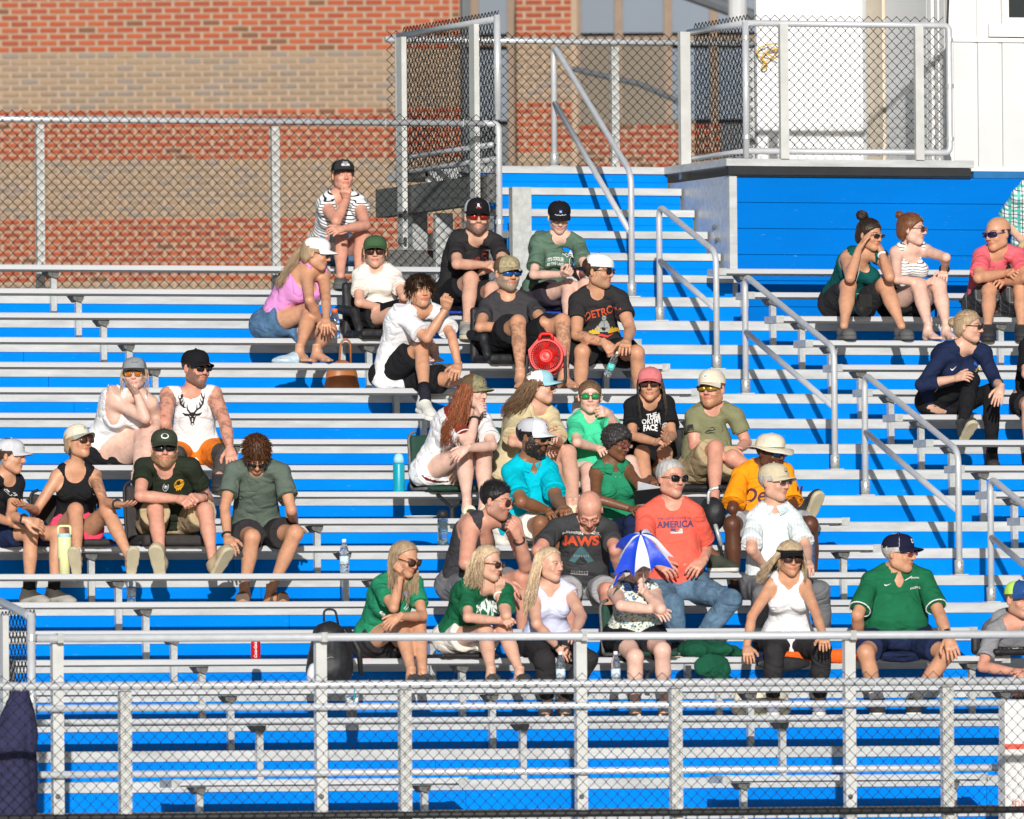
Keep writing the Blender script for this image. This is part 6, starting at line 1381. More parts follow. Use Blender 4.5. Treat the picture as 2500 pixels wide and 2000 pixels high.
PP['watch'] = person('person in a green t-shirt and white shorts, chin on the fingers, pale wristwatch', 'b3', 3, (1265, 310), (1235, 500), (1075, 545), (1420, 530), (1020, 1000), (1085, 785), (1375, 812), (1425, 770), (1348, 570), (1235, 905), (1405, 900), (1290, 1290, 's2'), (1540, 1290, 's2'), tr=(1490, 800), tl=(1395, 400), yaw=58, pit=-6, lean=0.26, tyaw=15, so=0.03, fem=True, s=0.98, w=0.98, bust=0.35, skin='fair', hl='chin', nl=(0.4, 0.1, 0.9), hr='grip',
   shirt=('tee', C_FOREST, {'sleeve': 0.68}), pants=('shorts', C_CREAM, {'len': 0.42}), shoe=('sandal', mat('black_strap', (0.02, 0.02, 0.02), 0.6), RBK), hair=('bob', H_BLD, {'th': 0.016, 'len': 0.20, 'n': 260, 'a0': 70, 'wave': 0.010, 'flare': 0.03, 'r': 0.0048, 'line': (-0.024, 0.016)}), glasses=('brown', 'way'), toe=(12, 20))
PP['blouse'] = person('person in a pale lavender ruffled blouse and black trousers', 'b4', 3, (345, 400), (335, 565), (200, 640), (520, 620), (330, 1085), (235, 890), (415, 1085), (608, 830), (565, 945), (300, 1185), (660, 1185), (325, 1500, 'd3'), (450, 1490, 'd3'), tr=(525, 1180), yaw=48, pit=-2, lean=0.12, tyaw=12, fem=True, s=0.98, w=1.0, bust=0.3, skin='fair', eyes='blue', brow=(0.6, 0.42, 0.3), tw=1.1, aw=1.1, blush=0.5,
   shirt=('tank', C_LAV, {'scoop': 0.055, 'arm': 0.055, 'vee': 0.12, 'inf': 0.014, 'flare': 0.03}), pants=('trousers', C_BLK2, {'inf': 0.012, 'cuff': 0.88}), shoe=('sandal', mat('black_strap', (0.02, 0.02, 0.02), 0.6), RBK), hair=('long', H_BLD, {'th': 0.010, 'len': 0.36, 'n': 300, 'a0': 75, 'wave': 0.003, 'drift': (-0.06, 0, 0.03), 'r': 0.0048, 'line': (-0.026, 0.018)}), toe=(-10, 10))
PP['shade'] = person('person in a floral sleeveless top hidden behind a small umbrella', 'b4', 3, (1085, 415), (1045, 555), (880, 610), (1210, 615), (1050, 1030), (935, 740), (1225, 780), (1262, 770), (1145, 650), (1050, 1165), (1275, 1110), (1050, 1560, 'd3'), (1290, 1540, 'd3'), tr=(1320, 830), tl=(1095, 550), yaw=10, pit=-4, lean=0.1, so=0.05, fem=True, s=0.98, w=1.12, bust=0.4, belly=0.03, skin='pale', hr='relax', hl='fist', nl=(0.3, 0.2, 0.9), tw=1.1, aw=1.2,
   shirt=('tank', P_FLOR, {'scoop': 0.05, 'arm': 0.06, 'inf': 0.014, 'flare': 0.03}), pants=('shorts', C_BLK, {'len': 0.55}), shoe=('sandal', mat('black_strap', (0.02, 0.02, 0.02), 0.6), RBK), hair=('short', H_GRY, {'th': 0.010}))
PP['visor'] = person('person in a black visor and white sleeveless top, arms straight down', 'b5', 3, (572, 350), (560, 495), (410, 545), (695, 545), (560, 1060), (255, 830), (212, 1085), (788, 810), (850, 1000), (440, 1120), (830, 1110), (430, 1500, 'd3'), (810, 1500, 'd3'), tr=(240, 1200), tl=(860, 1080), yaw=12, pit=-4, lean=0.18, fem=True, s=1.0, w=1.02, bust=0.4, skin='tan', hr='relax', tw=1.05,
   shirt=('tank', C_WHT, {'scoop': 0.06, 'arm': 0.075, 'vee': 0.12, 'flare': 0.03, 'hem': -0.02}), pants=('trousers', C_BLK2, {'cuff': 0.9}), shoe=('sneaker', BLS, RB), hair=('bob', H_GBR, {'th': 0.013, 'len': 0.19, 'n': 320, 'a0': 58, 'wave': 0.006, 'flare': 0.06, 'drift': (-0.06, 0, 0), 'r': 0.0048, 'line': (0.0, 0.0)}), cap=dict(kind='visor', m=K_BLK), glasses=('brown', 'big'))
PP['polo'] = person('person in a navy cap and green polo with white piping, hands on knees', 'b5', 3, (1470, 305), (1455, 440), (1225, 510), (1690, 490), (1440, 1065), (1128, 820), (1140, 1045), (1800, 800), (1880, 1010), (1195, 1130), (1865, 1140), (1290, 1500, 'd3'), (1590, 1490, 'd3'), tr=(1180, 1150), tl=(1930, 1160), yaw=60, pit=-2, lean=0.08, tyaw=8, s=1.07, w=1.25, belly=0.07, skin='tan', beard=(0.6, 0.55, 0.5), bstyle='mous', brow=(0.6, 0.5, 0.45), hr='relax', hl='spread', aw=1.1, so=0.03,
   shirt=('polo', C_FOREST, {'sleeve': 0.82, 'sflare': 0.03, 'vee': 0.12, 'flare': 0.04, 'trim': C_WHT}), pants=('shorts', C_NAVY, {'len': 0.75}), shoe=('sneaker', BKN, RB, (fabric('sock_white', (0.75, 0.75, 0.75)), 0.14)), hair=('short', H_WHT, {'th': 0.007}), cap=dict(m=K_NVY, seam=C_WHT), glasses=('red', 'slim', mat('silver_wire', (0.5, 0.5, 0.5), 0.3, 0.8)))
PP['kett'] = person('person in a lime and blue cap and grey soccer t-shirt at the right edge', 'b7', 3, (690, 232), (655, 385), (510, 430), (850, 430), (650, 790), (440, 690), (660, 725), (900, 690), (760, 740), (690, 890), (860, 890), (690, 1130, 'd3'), (860, 1130, 'd3'), tr=(740, 745), yaw=30, pit=-4, lean=0.12, so=0.05, s=1.03, w=1.05, skin='red', beard=(0.35, 0.22, 0.14), bstyle='stubble',
   shirt=('tee', fabric('heather_grey', (0.25, 0.25, 0.26), 0.2), {'sleeve': 0.75}), pants=('shorts', C_GRYP, {'len': 0.8}), shoe=('sneaker', BKN, RB), hair=('short', H_LBR, {'th': 0.004}), cap=dict(m=K_LIM, front=K_BLU, brim=K_BLU))
# right group --------------------------------------------------------------------
PP['tented'] = person('person in a deep teal tank top with hands tented before the face', 'a8', 16, (640, 520), (600, 690), (420, 720), (775, 730), (420, 1210), (452, 935), (535, 660), (832, 925), (752, 690), (435, 1015), (785, 1005), (395, 1400, 's15'), (945, 1400, 's15'), tr=(645, 485), tl=(668, 485), yaw=48, pit=-8, lean=0.28, tyaw=10, fem=True, w=1.1, bust=0.2, skin='tan', hr='flat', hl='flat', nr=(-0.9, 0.2, 0.3), nl=(0.9, 0.2, 0.3), tw=1.2, aw=1.15,
   shirt=('tank', C_DTEAL, {'scoop': 0.10, 'arm': 0.08}), pants=('shorts', C_BLK2, {'len': 0.92, 'flare': 0.0, 'inf': 0.008}), shoe=('croc', CRC, CRC), hair=('bun', H_DBR, {'th': 0.011, 'at': (0.02, -0.075, 0.14), 'R': 0.042}), glasses=('black', 'slim'), toe=(20, 20))
PP['stripetank'] = person('person in a black-and-white striped tank top beside the deep teal tank', 'a8', 16, (1045, 470), (1035, 640), (885, 670), (1185, 650), (960, 1200), (900, 950), (1190, 985), (1372, 740), (1352, 865), (1110, 1015), (1300, 1010), (1200, 1410, 's15'), (1375, 1410, 's15'), tr=(1320, 925), tl=(1330, 960), yaw=68, pit=0, lean=0.2, tyaw=15, fem=True, w=0.98, bust=0.15, skin='pale', tw=1.12, hr='fist', hl='relax', blush=0.6,
   shirt=('tank', P_STR2, {'scoop': 0.09, 'arm': 0.08}), pants=('shorts', C_BLK, {'len': 0.4}), hair=('bun', H_AUB, {'th': 0.014, 'at': (0, -0.10, 0.115), 'R': 0.032}), glasses=('brown', 'way', mat('rose_wire', (0.3, 0.12, 0.08), 0.3, 0.5)), toe=(25, 25))
PP['rosetee'] = person('person in wraparound sunglasses and a rose t-shirt with folded arms', 'a8', 16, (1865, 510), (1855, 680), (1700, 705), (2065, 700), (1800, 1210), (1680, 935), (1945, 890), (2140, 930), (1915, 985), (1785, 1060), (2090, 1060), (1770, 1420, 's15'), (2095, 1430, 's15'), tr=(2050, 870), tl=(1860, 950), yaw=-44, pit=-6, lean=0.26, s=1.04, w=1.05, belly=0.02, skin='tan', hr='relax', aw=1.1,
   shirt=('tee', C_ROSE, {'sleeve': 0.7}), pants=('shorts', P_CHK, {'len': 0.85, 'flare': 0.03}), shoe=('sneaker', BKN, RBK), hair=('short', H_BRN, {'th': 0.002, 'bald': 0.03}), glasses=('black', 'wrap', mat('blue_frame', (0.02, 0.03, 0.2), 0.3)))
PP['plaid'] = person('person in a mint and white plaid shirt cut off by the right edge', 'a8', 18, (2240, -95), (2210, 40), (2065, 130), (2350, 120), (2230, 790), (1940, 390, 0.0), (2110, 590, -0.1), (2450, 400), (2330, 600), (2200, 640), (2400, 640), (2200, 900, 's17'), (2400, 900, 's17'), yaw=-20, lean=0.2, s=1.05, w=1.05, skin='fair', shirt=('tee', P_PLAID, {'sleeve': 0.85, 'sflare': 0.04, 'flare': 0.06, 'hem': -0.1}), pants=('shorts', C_KHAKI, {'len': 0.8}), shoe=('sneaker', BKN, RB), hair=('short', H_BRN, {'th': 0.008}))
PP['navytop'] = person('person in a navy long-sleeved top and black leggings', 'b6', 12, (915, 195), (870, 360), (690, 420), (1045, 400), (690, 870), (515, 690), (800, 635), (1135, 650), (1185, 715), (935, 650), (1105, 750), (865, 1060, 's11'), (1110, 1170, 'd12'), tr=(950, 590), tl=(1140, 870), yaw=66, pit=-4, lean=0.24, tyaw=20, fem=True, s=1.0, w=1.05, bust=0.4, skin='fair', hl='spread', aw=1.1, tw=1.08,
   shirt=('long', C_NAVY, {'fore': 0.5, 'vee': 0.09}), pants=('trousers', C_BLK, {'inf': 0.007}), shoe=('high', BKN, RBT), hair=('bun', H_DBLD, {'th': 0.008, 'at': (0, -0.125, 0.02), 'R': 0.036}), glasses=('brown', 'slim'), toe=(25, 5), fp=(35, 0))
PP['edge'] = person('person in a black t-shirt and shorts cut off by the right edge', 'b6', 12, (1530, 110), (1500, 290), (1395, 350), (1640, 350), (1490, 880), (1400, 600), (1500, 720), (1650, 600), (1580, 720), (1420, 860), (1580, 860), (1420, 1160, 'd12'), (1580, 1160, 'd12'), lean=0.15, skin='fair', shirt=('tee', C_BLK, {'sleeve': 0.75}), pants=('shorts', C_BLK, {'len': 0.6}), shoe=('sneaker', BKN, RB), hair=('short', H_BRN, {'th': 0.008}))
# ------------------------------------------------------------------ prints, badges and small worn things
def cap_words(p, txt, size, uv, m, bold=0.01, sx=1.0, shear=0.0, off=0.0026):
    V, F = text_mesh(txt, size, bold, shear, sx); P = [p.cap_front(uv[0]-x, uv[1]+y, off) for x, y in V]; return build('badge_lettering', p.capT(P), F, m, p.cap)
def cap_shape(p, VF, uv, m, name='badge', off=0.0022):
    V, F = VF; return build(name, p.capT([p.cap_front(uv[0]-x, uv[1]+y, off) for x, y in V]), F, m, p.cap)
def watch(p, side, m, face=None):
    W_, E_ = (p.WR, p.ER) if side == 'r' else (p.WL, p.EL); dv = nrm(E_-W_); hd_ = p.handR if side == 'r' else p.handL; nv = nrm(hd_[1]-dv*(hd_[1]@dv)); xv = np.cross(dv, nv); c = W_+dv*0.03
    ws = MB().tube([c+(nv*math.cos(t)*0.031+xv*math.sin(t)*0.034)*p.s for t in np.linspace(0, 6.283, 15)], 0.008, 5, False, True).out('wrist_band', m, p.root, True)
    if face is not None:
        q = c+nv*0.037*p.s; b = 0.017; V = [q+xv*a*b+dv*e*b+nv*f for f in (-0.004, 0.006) for a, e in ((-1, -1), (1, -1), (1, 1), (-1, 1))]
        build('watch_face', V, [(0, 3, 2, 1), (4, 5, 6, 7), (0, 1, 5, 4), (1, 2, 6, 5), (2, 3, 7, 6), (3, 0, 4, 7)], face, ws)
def collar(p, m, trim=None):
    """turned-down polo collar"""
    u, f, l = p.up, p.fwd, p.lat; c = p.neck+u*0.030
    for sg in (-1, 1):
        top = []; bot = []
        for t in np.linspace(0, 1, 9):
            a = math.pi*(1-t)*0.98+0.10; r = 0.080*p.s
            q = c+l*sg*math.sin(a)*r*1.0-f*0.0+f*math.cos(a)*(-1)*(-r)*0.0+f*(math.cos(a)*r)+u*(0.020*(1-t)-0.028*t); top.append(q); o_ = nrm(l*sg*math.sin(a)+f*math.cos(a)); bot.append(q+o_*(0.020-0.004*t)-u*(0.026+0.036*t*t)+l*sg*0.026*t)
        n = len(top); V = top+bot+[q-u*0.004-f*0.003 for q in top]+[q-u*0.004-f*0.003 for q in bot]; F = [(i, i+1, n+i+1, n+i) for i in range(n-1)]+[(2*n+i, 3*n+i, 3*n+i+1, 2*n+i+1) for i in range(n-1)]+[(n+i, n+i+1, 3*n+i+1, 3*n+i) for i in range(n-1)]
        co = build('collar', V, F, m, p.shirt, True)
        if trim is not None: MB().tube(bot, 0.0035, 5).out('piping', trim, co, True)
P = PP
# caps
cap_words(P['topmum'], 'MOM', 0.032, (0, 0.008), M_WHITE, 0.03); cap_words(P['topmum'], 'Baseball', 0.018, (0, 0.034), M_WHITE, 0.01, shear=0.3)
cap_shape(P['redlens'], rect2(-0.021, -0.020, 0.021, 0.022), (0, 0.012), I_RED); cap_words(P['redlens'], 'R', 0.038, (0, 0.013), M_WHITE, 0.03, off=0.0032)
cap_shape(P['cooler'], rect2(-0.013, -0.013, 0.013, 0.013), (0, 0.012), I_BLUE); cap_shape(P['cooler'], join2([rect2(-0.008, -0.006, 0.008, -0.003), rect2(-0.008, 0.001, 0.008, 0.004), rect2(-0.008, -0.006, -0.005, 0.004)]), (0, 0.013), M_WHITE, off=0.003)
cap_shape(P['cooler'], join2([ribbon([(-0.055+0.01*i, -0.026+0.004*math.sin(i*2.1)) for i in range(12)], [0.002, 0.006, 0.003, 0.007, 0.002, 0.006, 0.004, 0.007, 0.003, 0.006, 0.004, 0.002])]), (0, 0.006), M_WHITE)
cap_shape(P['smoky'], disc2(0, 0, 0.031, 0.020), (0, 0.016), M_WHITE); cap_words(P['smoky'], 'Fairley', 0.018, (0, 0.017), I_BLK, 0.0, shear=0.3, off=0.0032)
cap_words(P['talker'], 'D.', 0.032, (-0.005, 0.02), I_BLK, 0.0, shear=0.4)
cap_words(P['cheek'], 'Milwaukee', 0.013, (-0.012, 0.02), I_BLK, 0.01, shear=0.3)
cap_shape(P['boy'], rect2(-0.02, -0.016, 0.02, 0.016), (0, 0.014), mat('sage_patch', (0.30, 0.38, 0.24), 0.8)); cap_shape(P['boy'], rect2(-0.015, -0.011, 0.015, 0.011), (0, 0.014), K_LG, off=0.003)
cap_words(P['pinkcap'], 'U', 0.014, (0, 0.02), I_DRED, 0.02)
cap_shape(P['olivetee'], disc2(0, 0, 0.026, 0.015), (0.004, 0.018), M_WHITE); cap_shape(P['olivetee'], join2([disc2(-0.008, 0, 0.008, 0.007, 10), ]), (0.004, 0.018), mat('violet_ink', (0.25, 0.18, 0.55), 0.7), off=0.003); cap_shape(P['olivetee'], disc2(0.008, 0.001, 0.009, 0.007, 10), (0.004, 0.018), I_LIME, off=0.003)
cap_shape(P['teal'], rect2(-0.011, -0.02, 0.011, 0.02), (-0.008, 0.014), mat('flag_pink', (0.55, 0.10, 0.14), 0.7)); cap_shape(P['teal'], rect2(-0.011, 0.004, 0.004, 0.02), (-0.008, 0.014), I_BLUE, off=0.003)
cap_shape(P['pinstripe'], rect2(-0.014, -0.014, 0.014, 0.014), (0, 0.014), I_BROWN); cap_words(P['polo'], 'D', 0.042, (0, 0.012), M_WHITE, 0.02)
cap_shape(P['kett'], ribbon([(0.03, 0.03), (-0.005, 0.016), (0.012, 0.008), (-0.03, -0.018)], [0.003, 0.009, 0.009, 0.002]), (0, 0.012), I_LIME)
cap_shape(P['redhair'], join2([ribbon([(-0.02, 0.0), (-0.008, 0.014), (0.006, 0.006), (0.02, 0.012)], 0.006), ribbon([(-0.004, -0.012), (0.01, -0.002), (0.022, -0.008)], 0.005)]), (0, 0.014), I_BLK)
cap_shape(P['sandtee'], rect2(-0.02, -0.014, 0.02, 0.014), (0, 0.016), M_WHITE); cap_shape(P['sandtee'], ribbon([(-0.012, -0.006), (-0.004, 0.006), (0.004, -0.004), (0.012, 0.006)], 0.004), (0, 0.016), I_BLK, off=0.003)
cap_shape(P['inked'], rect2(-0.014, -0.010, 0.014, 0.010), (0, 0.006), mat('tan_patch', (0.42, 0.36, 0.22), 0.8))
# shirts
p = P['smoky']; V, F = disc2(0, 0, 0.034, 0.038, 22); parts = [(V, F)]+[disc2(x, -0.038, 0.004, 0.010, 8) for x in (-0.016, -0.004, 0.010)]
print_on(p, 'a2', (645, 630), *join2(parts), I_GOLD); words(p, 'a2', (645, 622), 'Smoky', 0.026, I_BLK, 0.012, shear=0.3, rot=0.18, off=0.0048); words(p, 'a2', (648, 648), 'Mountains', 0.010, I_BLK, 0.01, rot=0.18, off=0.0048); words(p, 'a2', (640, 606), 'Ole', 0.011, I_BLK, 0.01, rot=0.18, off=0.0048)
p = P['antler']
def mir(parts): return [(np.asarray(v)*np.array([-1, 1]), f) for v, f in parts]
half = [ribbon([(0.012, 0.02), (0.03, 0.045), (0.058, 0.06), (0.078, 0.085), (0.082, 0.12), (0.07, 0.15), (0.062, 0.17)], [0.012, 0.013, 0.013, 0.012, 0.011, 0.009, 0.003]), ribbon([(0.03, 0.045), (0.034, 0.065), (0.032, 0.082)], [0.010, 0.008, 0.002]), ribbon([(0.058, 0.06), (0.055, 0.085), (0.05, 0.10)], [0.010, 0.008, 0.002]), ribbon([(0.078, 0.085), (0.064, 0.105), (0.056, 0.128)], [0.009, 0.007, 0.002]), ribbon([(0.082, 0.115), (0.092, 0.135), (0.09, 0.155)], [0.008, 0.006, 0.002]),
        ribbon([(0.022, 0.008), (0.05, 0.010), (0.068, 0.022)], [0.016, 0.018, 0.003]), (np.array([(0, 0.03), (0.02, 0.024), (0.03, 0.006), (0.020, -0.018), (0.012, -0.050), (0.014, -0.066), (0, -0.074)]), [(0, 6, 5, 4, 3, 2, 1)])]
_d = join2(half+mir(half)); print_on(p, 'ov', (405, 876), _d[0]*1.0, _d[1], I_BLK); print_on(p, 'ov', (405, 876), *join2([(np.array([(0.008, -0.004), (0.022, 0.006), (0.016, -0.006)]), [(0, 1, 2)]), (np.array([(-0.008, -0.004), (-0.022, 0.006), (-0.016, -0.006)]), [(0, 1, 2)]), rect2(-0.004, -0.045, 0.004, -0.016), disc2(0, -0.062, 0.008, 0.006, 10)]), C_WHT, off=0.0048)
p = P['redlens']; rg = []
for i, x in enumerate((-0.076, -0.036, 0.016, 0.074)):
    rg += [ring2(x, 0.0, 0.017, 0.0035, 18), ribbon([(x-0.010, 0.006), (x, -0.004), (x+0.010, 0.006)], 0.003), ribbon([(x, -0.012), (x, 0.012)], 0.003), ring2(x*0.95, -0.062, 0.015, 0.003, 16)]
print_on(p, 'a5', (475, 535), *join2(rg), I_RED)
p = P['cooler']; words(p, 'a5', (1092, 592), "IT'S COOLER", 0.033, M_WHITE, 0.02, 0.62); words(p, 'a5', (1092, 632), 'BY THE LAKE.', 0.033, M_WHITE, 0.02, 0.62)
print_on(p, 'a5', (1212, 592), *join2([ribbon([(-0.002, -0.045), (-0.004, -0.02), (0.0, 0.0), (0.012, 0.018), (0.024, 0.016), (0.03, 0.0), (0.024, -0.012), (0.04, -0.008), (0.044, -0.03), (0.032, -0.046), (-0.002, -0.045)], 0.0042), ribbon([(-0.055, 0.028), (-0.035, 0.036), (-0.03, 0.044), (-0.012, 0.034), (0.008, 0.04), (0.024, 0.034), (0.002, 0.024), (-0.006, 0.026), (-0.024, 0.014), (-0.03, 0.024), (-0.055, 0.028)], 0.0038)]), M_WHITE)
p = P['detroit']; words(p, 'a5', (1490, 1045), 'DETROIT', 0.085, I_DRED, 0.02, 0.78, rot=0.20); words(p, 'a5', (1490, 1046), 'DETROIT', 0.085, I_ORED, 0.004, 0.78, rot=0.20, off=0.0046)
fl = []
for sg in (-1, 1):
    for i in range(4): fl.append((np.array([(sg*(0.03+0.022*i), -0.035), (sg*(0.055+0.022*i), -0.035), (sg*(0.05+0.022*i), 0.0-0.008*i), (sg*(0.038+0.022*i), 0.026-0.012*i), (sg*(0.032+0.02*i), -0.006)]), [(0, 1, 2, 3, 4)]))
print_on(p, 'a5', (1498, 1185), *join2(fl), I_YEL, off=0.0042)
print_on(p, 'a5', (1500, 1150), *join2([disc2(0.0, 0.055, 0.016, 0.019, 14), (np.array([(-0.035, -0.05), (0.035, -0.055), (0.038, 0.0), (0.02, 0.034), (-0.02, 0.034), (-0.04, 0.005)]), [(0, 1, 2, 3, 4, 5)]), ribbon([(-0.045, -0.005), (-0.06, -0.03), (-0.03, -0.045)], 0.012)]), I_GREY, off=0.0052)
print_on(p, 'a5', (1500, 1150), *join2([disc2(-0.006, 0.056, 0.004, 0.005, 8), disc2(0.006, 0.056, 0.004, 0.005, 8), ribbon([(-0.03, -0.02), (0.03, -0.024)], 0.004), ribbon([(0, 0.03), (0.002, -0.05)], 0.003)]), I_BLK, off=0.006)
print_on(p, 'a5', (1495, 1245), *join2([ribbon([(-0.06, 0), (-0.02, 0.012), (0.03, -0.004), (0.07, 0.008)], [0.004, 0.016, 0.014, 0.004])]), I_RED, off=0.0042)
p = P['pinkcap']; words(p, 'a7', (905, 612), 'THE', 0.050, M_WHITE, 0.035, 0.8); words(p, 'a7', (868, 664), 'NORTH', 0.050, M_WHITE, 0.035, 0.85); words(p, 'a7', (892, 720), 'FACE', 0.050, M_WHITE, 0.035, 0.85)
def quarter(r0, r1): 
    a = np.linspace(0, math.pi/2, 10); V = np.array([(r1-r1*math.sin(t)*0+(-r1)+r1*0+ -r0*math.cos(t)+r0*0, r0*math.sin(t)) for t in a]); W_ = np.array([(-r1*math.cos(t), r1*math.sin(t)) for t in a]); n = len(a); return np.concatenate([V, W_]), [(i, i+1, n+i+1, n+i) for i in range(n-1)]
a_ = np.linspace(0, math.pi/2, 10)
def qring(r0, r1): return np.array([(-r0*math.cos(t), r0*math.sin(t)) for t in a_]+[(-r1*math.cos(t), r1*math.sin(t)) for t in a_]), [(i, i+1, 11+i, 10+i) for i in range(9)]
print_on(p, 'a7', (1050, 742), *join2([qring(0.010, 0.026), qring(0.032, 0.050), qring(0.056, 0.074)]), M_WHITE)
p = P['olivetee']
print_on(p, 'a7', (1642, 712), *join2([ribbon([(-0.04, -0.012), (-0.015, 0.004), (0.015, 0.006), (0.04, 0.010)], [0.003, 0.012, 0.006, 0.003]), ribbon([(-0.036, -0.016), (0.0, -0.012), (0.036, -0.014)], [0.002, 0.010, 0.003]), ribbon([(0.0, 0.018), (0.012, 0.028), (0.026, 0.02), (0.036, 0.004)], [0.002, 0.006, 0.005, 0.002])]), I_BLK)
print_on(p, 'a7', (1258, 728), *join2([rect2(-0.036, -0.030+0.008*i, 0.036, -0.0255+0.008*i) for i in range(7)]+[rect2(0.004, 0.0, 0.036, 0.024)]), I_BLK, off=0.0045, rot=0.18)
p = P['jaws']; words(p, 'b1', (1560, 745), 'The terrifying motion picture', 0.019, M_WHITE, 0.01, shear=0.2, rot=-0.03); words(p, 'b1', (1562, 782), 'from the terrifying No.1 best seller.', 0.019, M_WHITE, 0.01, shear=0.2, rot=-0.06)
words(p, 'b1', (1552, 875), 'JAWS', 0.098, I_ORED, 0.045, 1.0)
print_on(p, 'b1', (1550, 985), *join2([(np.array([(-0.085, -0.075), (-0.045, -0.085), (0.0, -0.02), (0.045, -0.085), (0.085, -0.075), (0.03, 0.02), (0.0, 0.062), (-0.03, 0.02)]), [(0, 1, 2, 7), (7, 2, 6), (2, 5, 6), (2, 3, 4, 5)])]), I_TEAL, off=0.0045)
print_on(p, 'b1', (1550, 1010), *join2([rect2(-0.05+0.012*i, -0.02+0.006*(i % 2), -0.046+0.012*i, 0.0) for i in range(9)]), I_GREY, off=0.0055)
print_on(p, 'b1', (1530, 1200), *join2([rect2(-0.06+0.011*c+(0.004 if q else 0), -0.016+0.013*q, -0.053+0.011*c, -0.010+0.013*q) for q in range(3) for c in range(11)]), M_WHITE, 'small_print')
p = P['america']; words(p, 'b2', (575, 640), 'THE UNITED STATES OF', 0.021, I_NAVY, 0.01, 1.0, arc=0.6); words(p, 'b2', (582, 692), 'AMERICA', 0.062, I_NAVY, 0.035, 0.95, arc=0.35)
print_on(p, 'b2', (592, 748), *rect2(-0.041, -0.02, 0.041, 0.02), M_WHITE); print_on(p, 'b2', (592, 748), *join2([rect2(-0.041, -0.02+0.0114*i, 0.041, -0.0143+0.0114*i) for i in range(4)]), mat('faded_red_ink', (0.62, 0.16, 0.13), 0.7), off=0.0045); print_on(p, 'b2', (592, 748), *rect2(-0.041, 0.0, -0.006, 0.02), I_NAVY, off=0.0055)
p = P['mango']; words(p, 'b2', (1385, 435), 'Detroit', 0.145, I_PLUM, 0.02, 0.95, shear=0.35, rot=0.10); print_on(p, 'b2', (1350, 505), *ribbon([(-0.14, -0.02), (0.0, 0.0), (0.14, 0.022)], [0.01, 0.014, 0.004]), I_PLUM)
p = P['lean']; words(p, 'b3', (338, 752), 'S', 0.06, M_WHITE, 0.03, rot=0.5); print_on(p, 'b3', (545, 680), *join2([ribbon([(-0.02, -0.012), (0.0, 0.0), (0.012, 0.012), (0.014, -0.012), (-0.012, -0.02)], 0.005)]), M_WHITE)
p = P['watch']; words(p, 'b3', (1255, 650), 'KETTERING', 0.036, M_WHITE, 0.02, 0.95, arc=4.0); words(p, 'b3', (1262, 725), 'WK', 0.11, M_WHITE, 0.04, 0.8)
SW = (np.array([(-0.024, 0.004), (-0.016, -0.009), (-0.008, -0.010), (0.026, 0.008), (-0.006, -0.003), (-0.016, -0.001)]), [(0, 1, 2, 5), (5, 2, 3, 4)])
p = P['polo']; print_on(p, 'b5', (1375, 565), *SW, M_WHITE, off=0.0045); words(p, 'b5', (1600, 510), 'KETTERING', 0.014, M_WHITE, 0.015, 0.8); words(p, 'b5', (1598, 592), 'ATHLETICS', 0.016, M_WHITE, 0.02, 0.85, rot=0.08); collar(p, C_FOREST, C_WHT)
p = P['kett']; words(p, 'b7', (715, 560), 'KETTERING', 0.075, M_WHITE, 0.03, 0.7); words(p, 'b7', (715, 615), 'SOCCER', 0.062, M_WHITE, 0.02, 0.95)
p = P['navytop']; print_on(p, 'b6', (785, 548), *(SW[0]*1.1, SW[1]), M_WHITE, off=0.0045); words(p, 'b6', (975, 572), 'ATHLETICS', 0.020, I_YEL, 0.02, 0.85, rot=0.15); print_on(p, 'b6', (975, 530), *join2([disc2(0, 0, 0.016, 0.018, 12)]), I_BLUE)
p = P['rosetee']; print_on(p, 'a8', (1962, 815), *join2([disc2(0, -0.01, 0.016, 0.022, 14), rect2(-0.006, 0.01, 0.006, 0.03), ribbon([(-0.02, 0.032), (0, 0.04), (0.02, 0.032)], 0.006)]), I_BLK)
p = P['boy']; words(p, 'r3', (58, 360), 'ONFA', 0.018, M_WHITE, 0.02)
p = P['sandtee']; words(p, 'a6', (1400, 728), 'State', 0.032, I_DRED, 0.02, rot=0.05); words(p, 'a6', (1415, 772), 'Whit', 0.032, I_DRED, 0.02, rot=0.05)
collar(P['teal'], C_TEAL); collar(P['pinstripe'], P_PIN); collar(P['greensl'], C_KELLY)
p = P['greensl']
for px in ((545, 1150), (590, 1150)): print_on(p, 'a7', px, *ribbon([(-0.006, 0.03), (0.006, -0.03)], 0.005), M_WHITE, 'piping')
for i in range(5):
    c = cast(P['pinstripe'], at_w(*zpx('b2', (1448+i*2, 640+i*75)), P['pinstripe'].w0-1), nrm(ray(*zpx('b2', (1448, 640+i*75)))))
    if c is not None: MB().lathe([(0.006, 0), (0.005, 0.003)], c+Tc*0.001, 8, Tc).out('button', M_PIPE, P['pinstripe'].shirt)
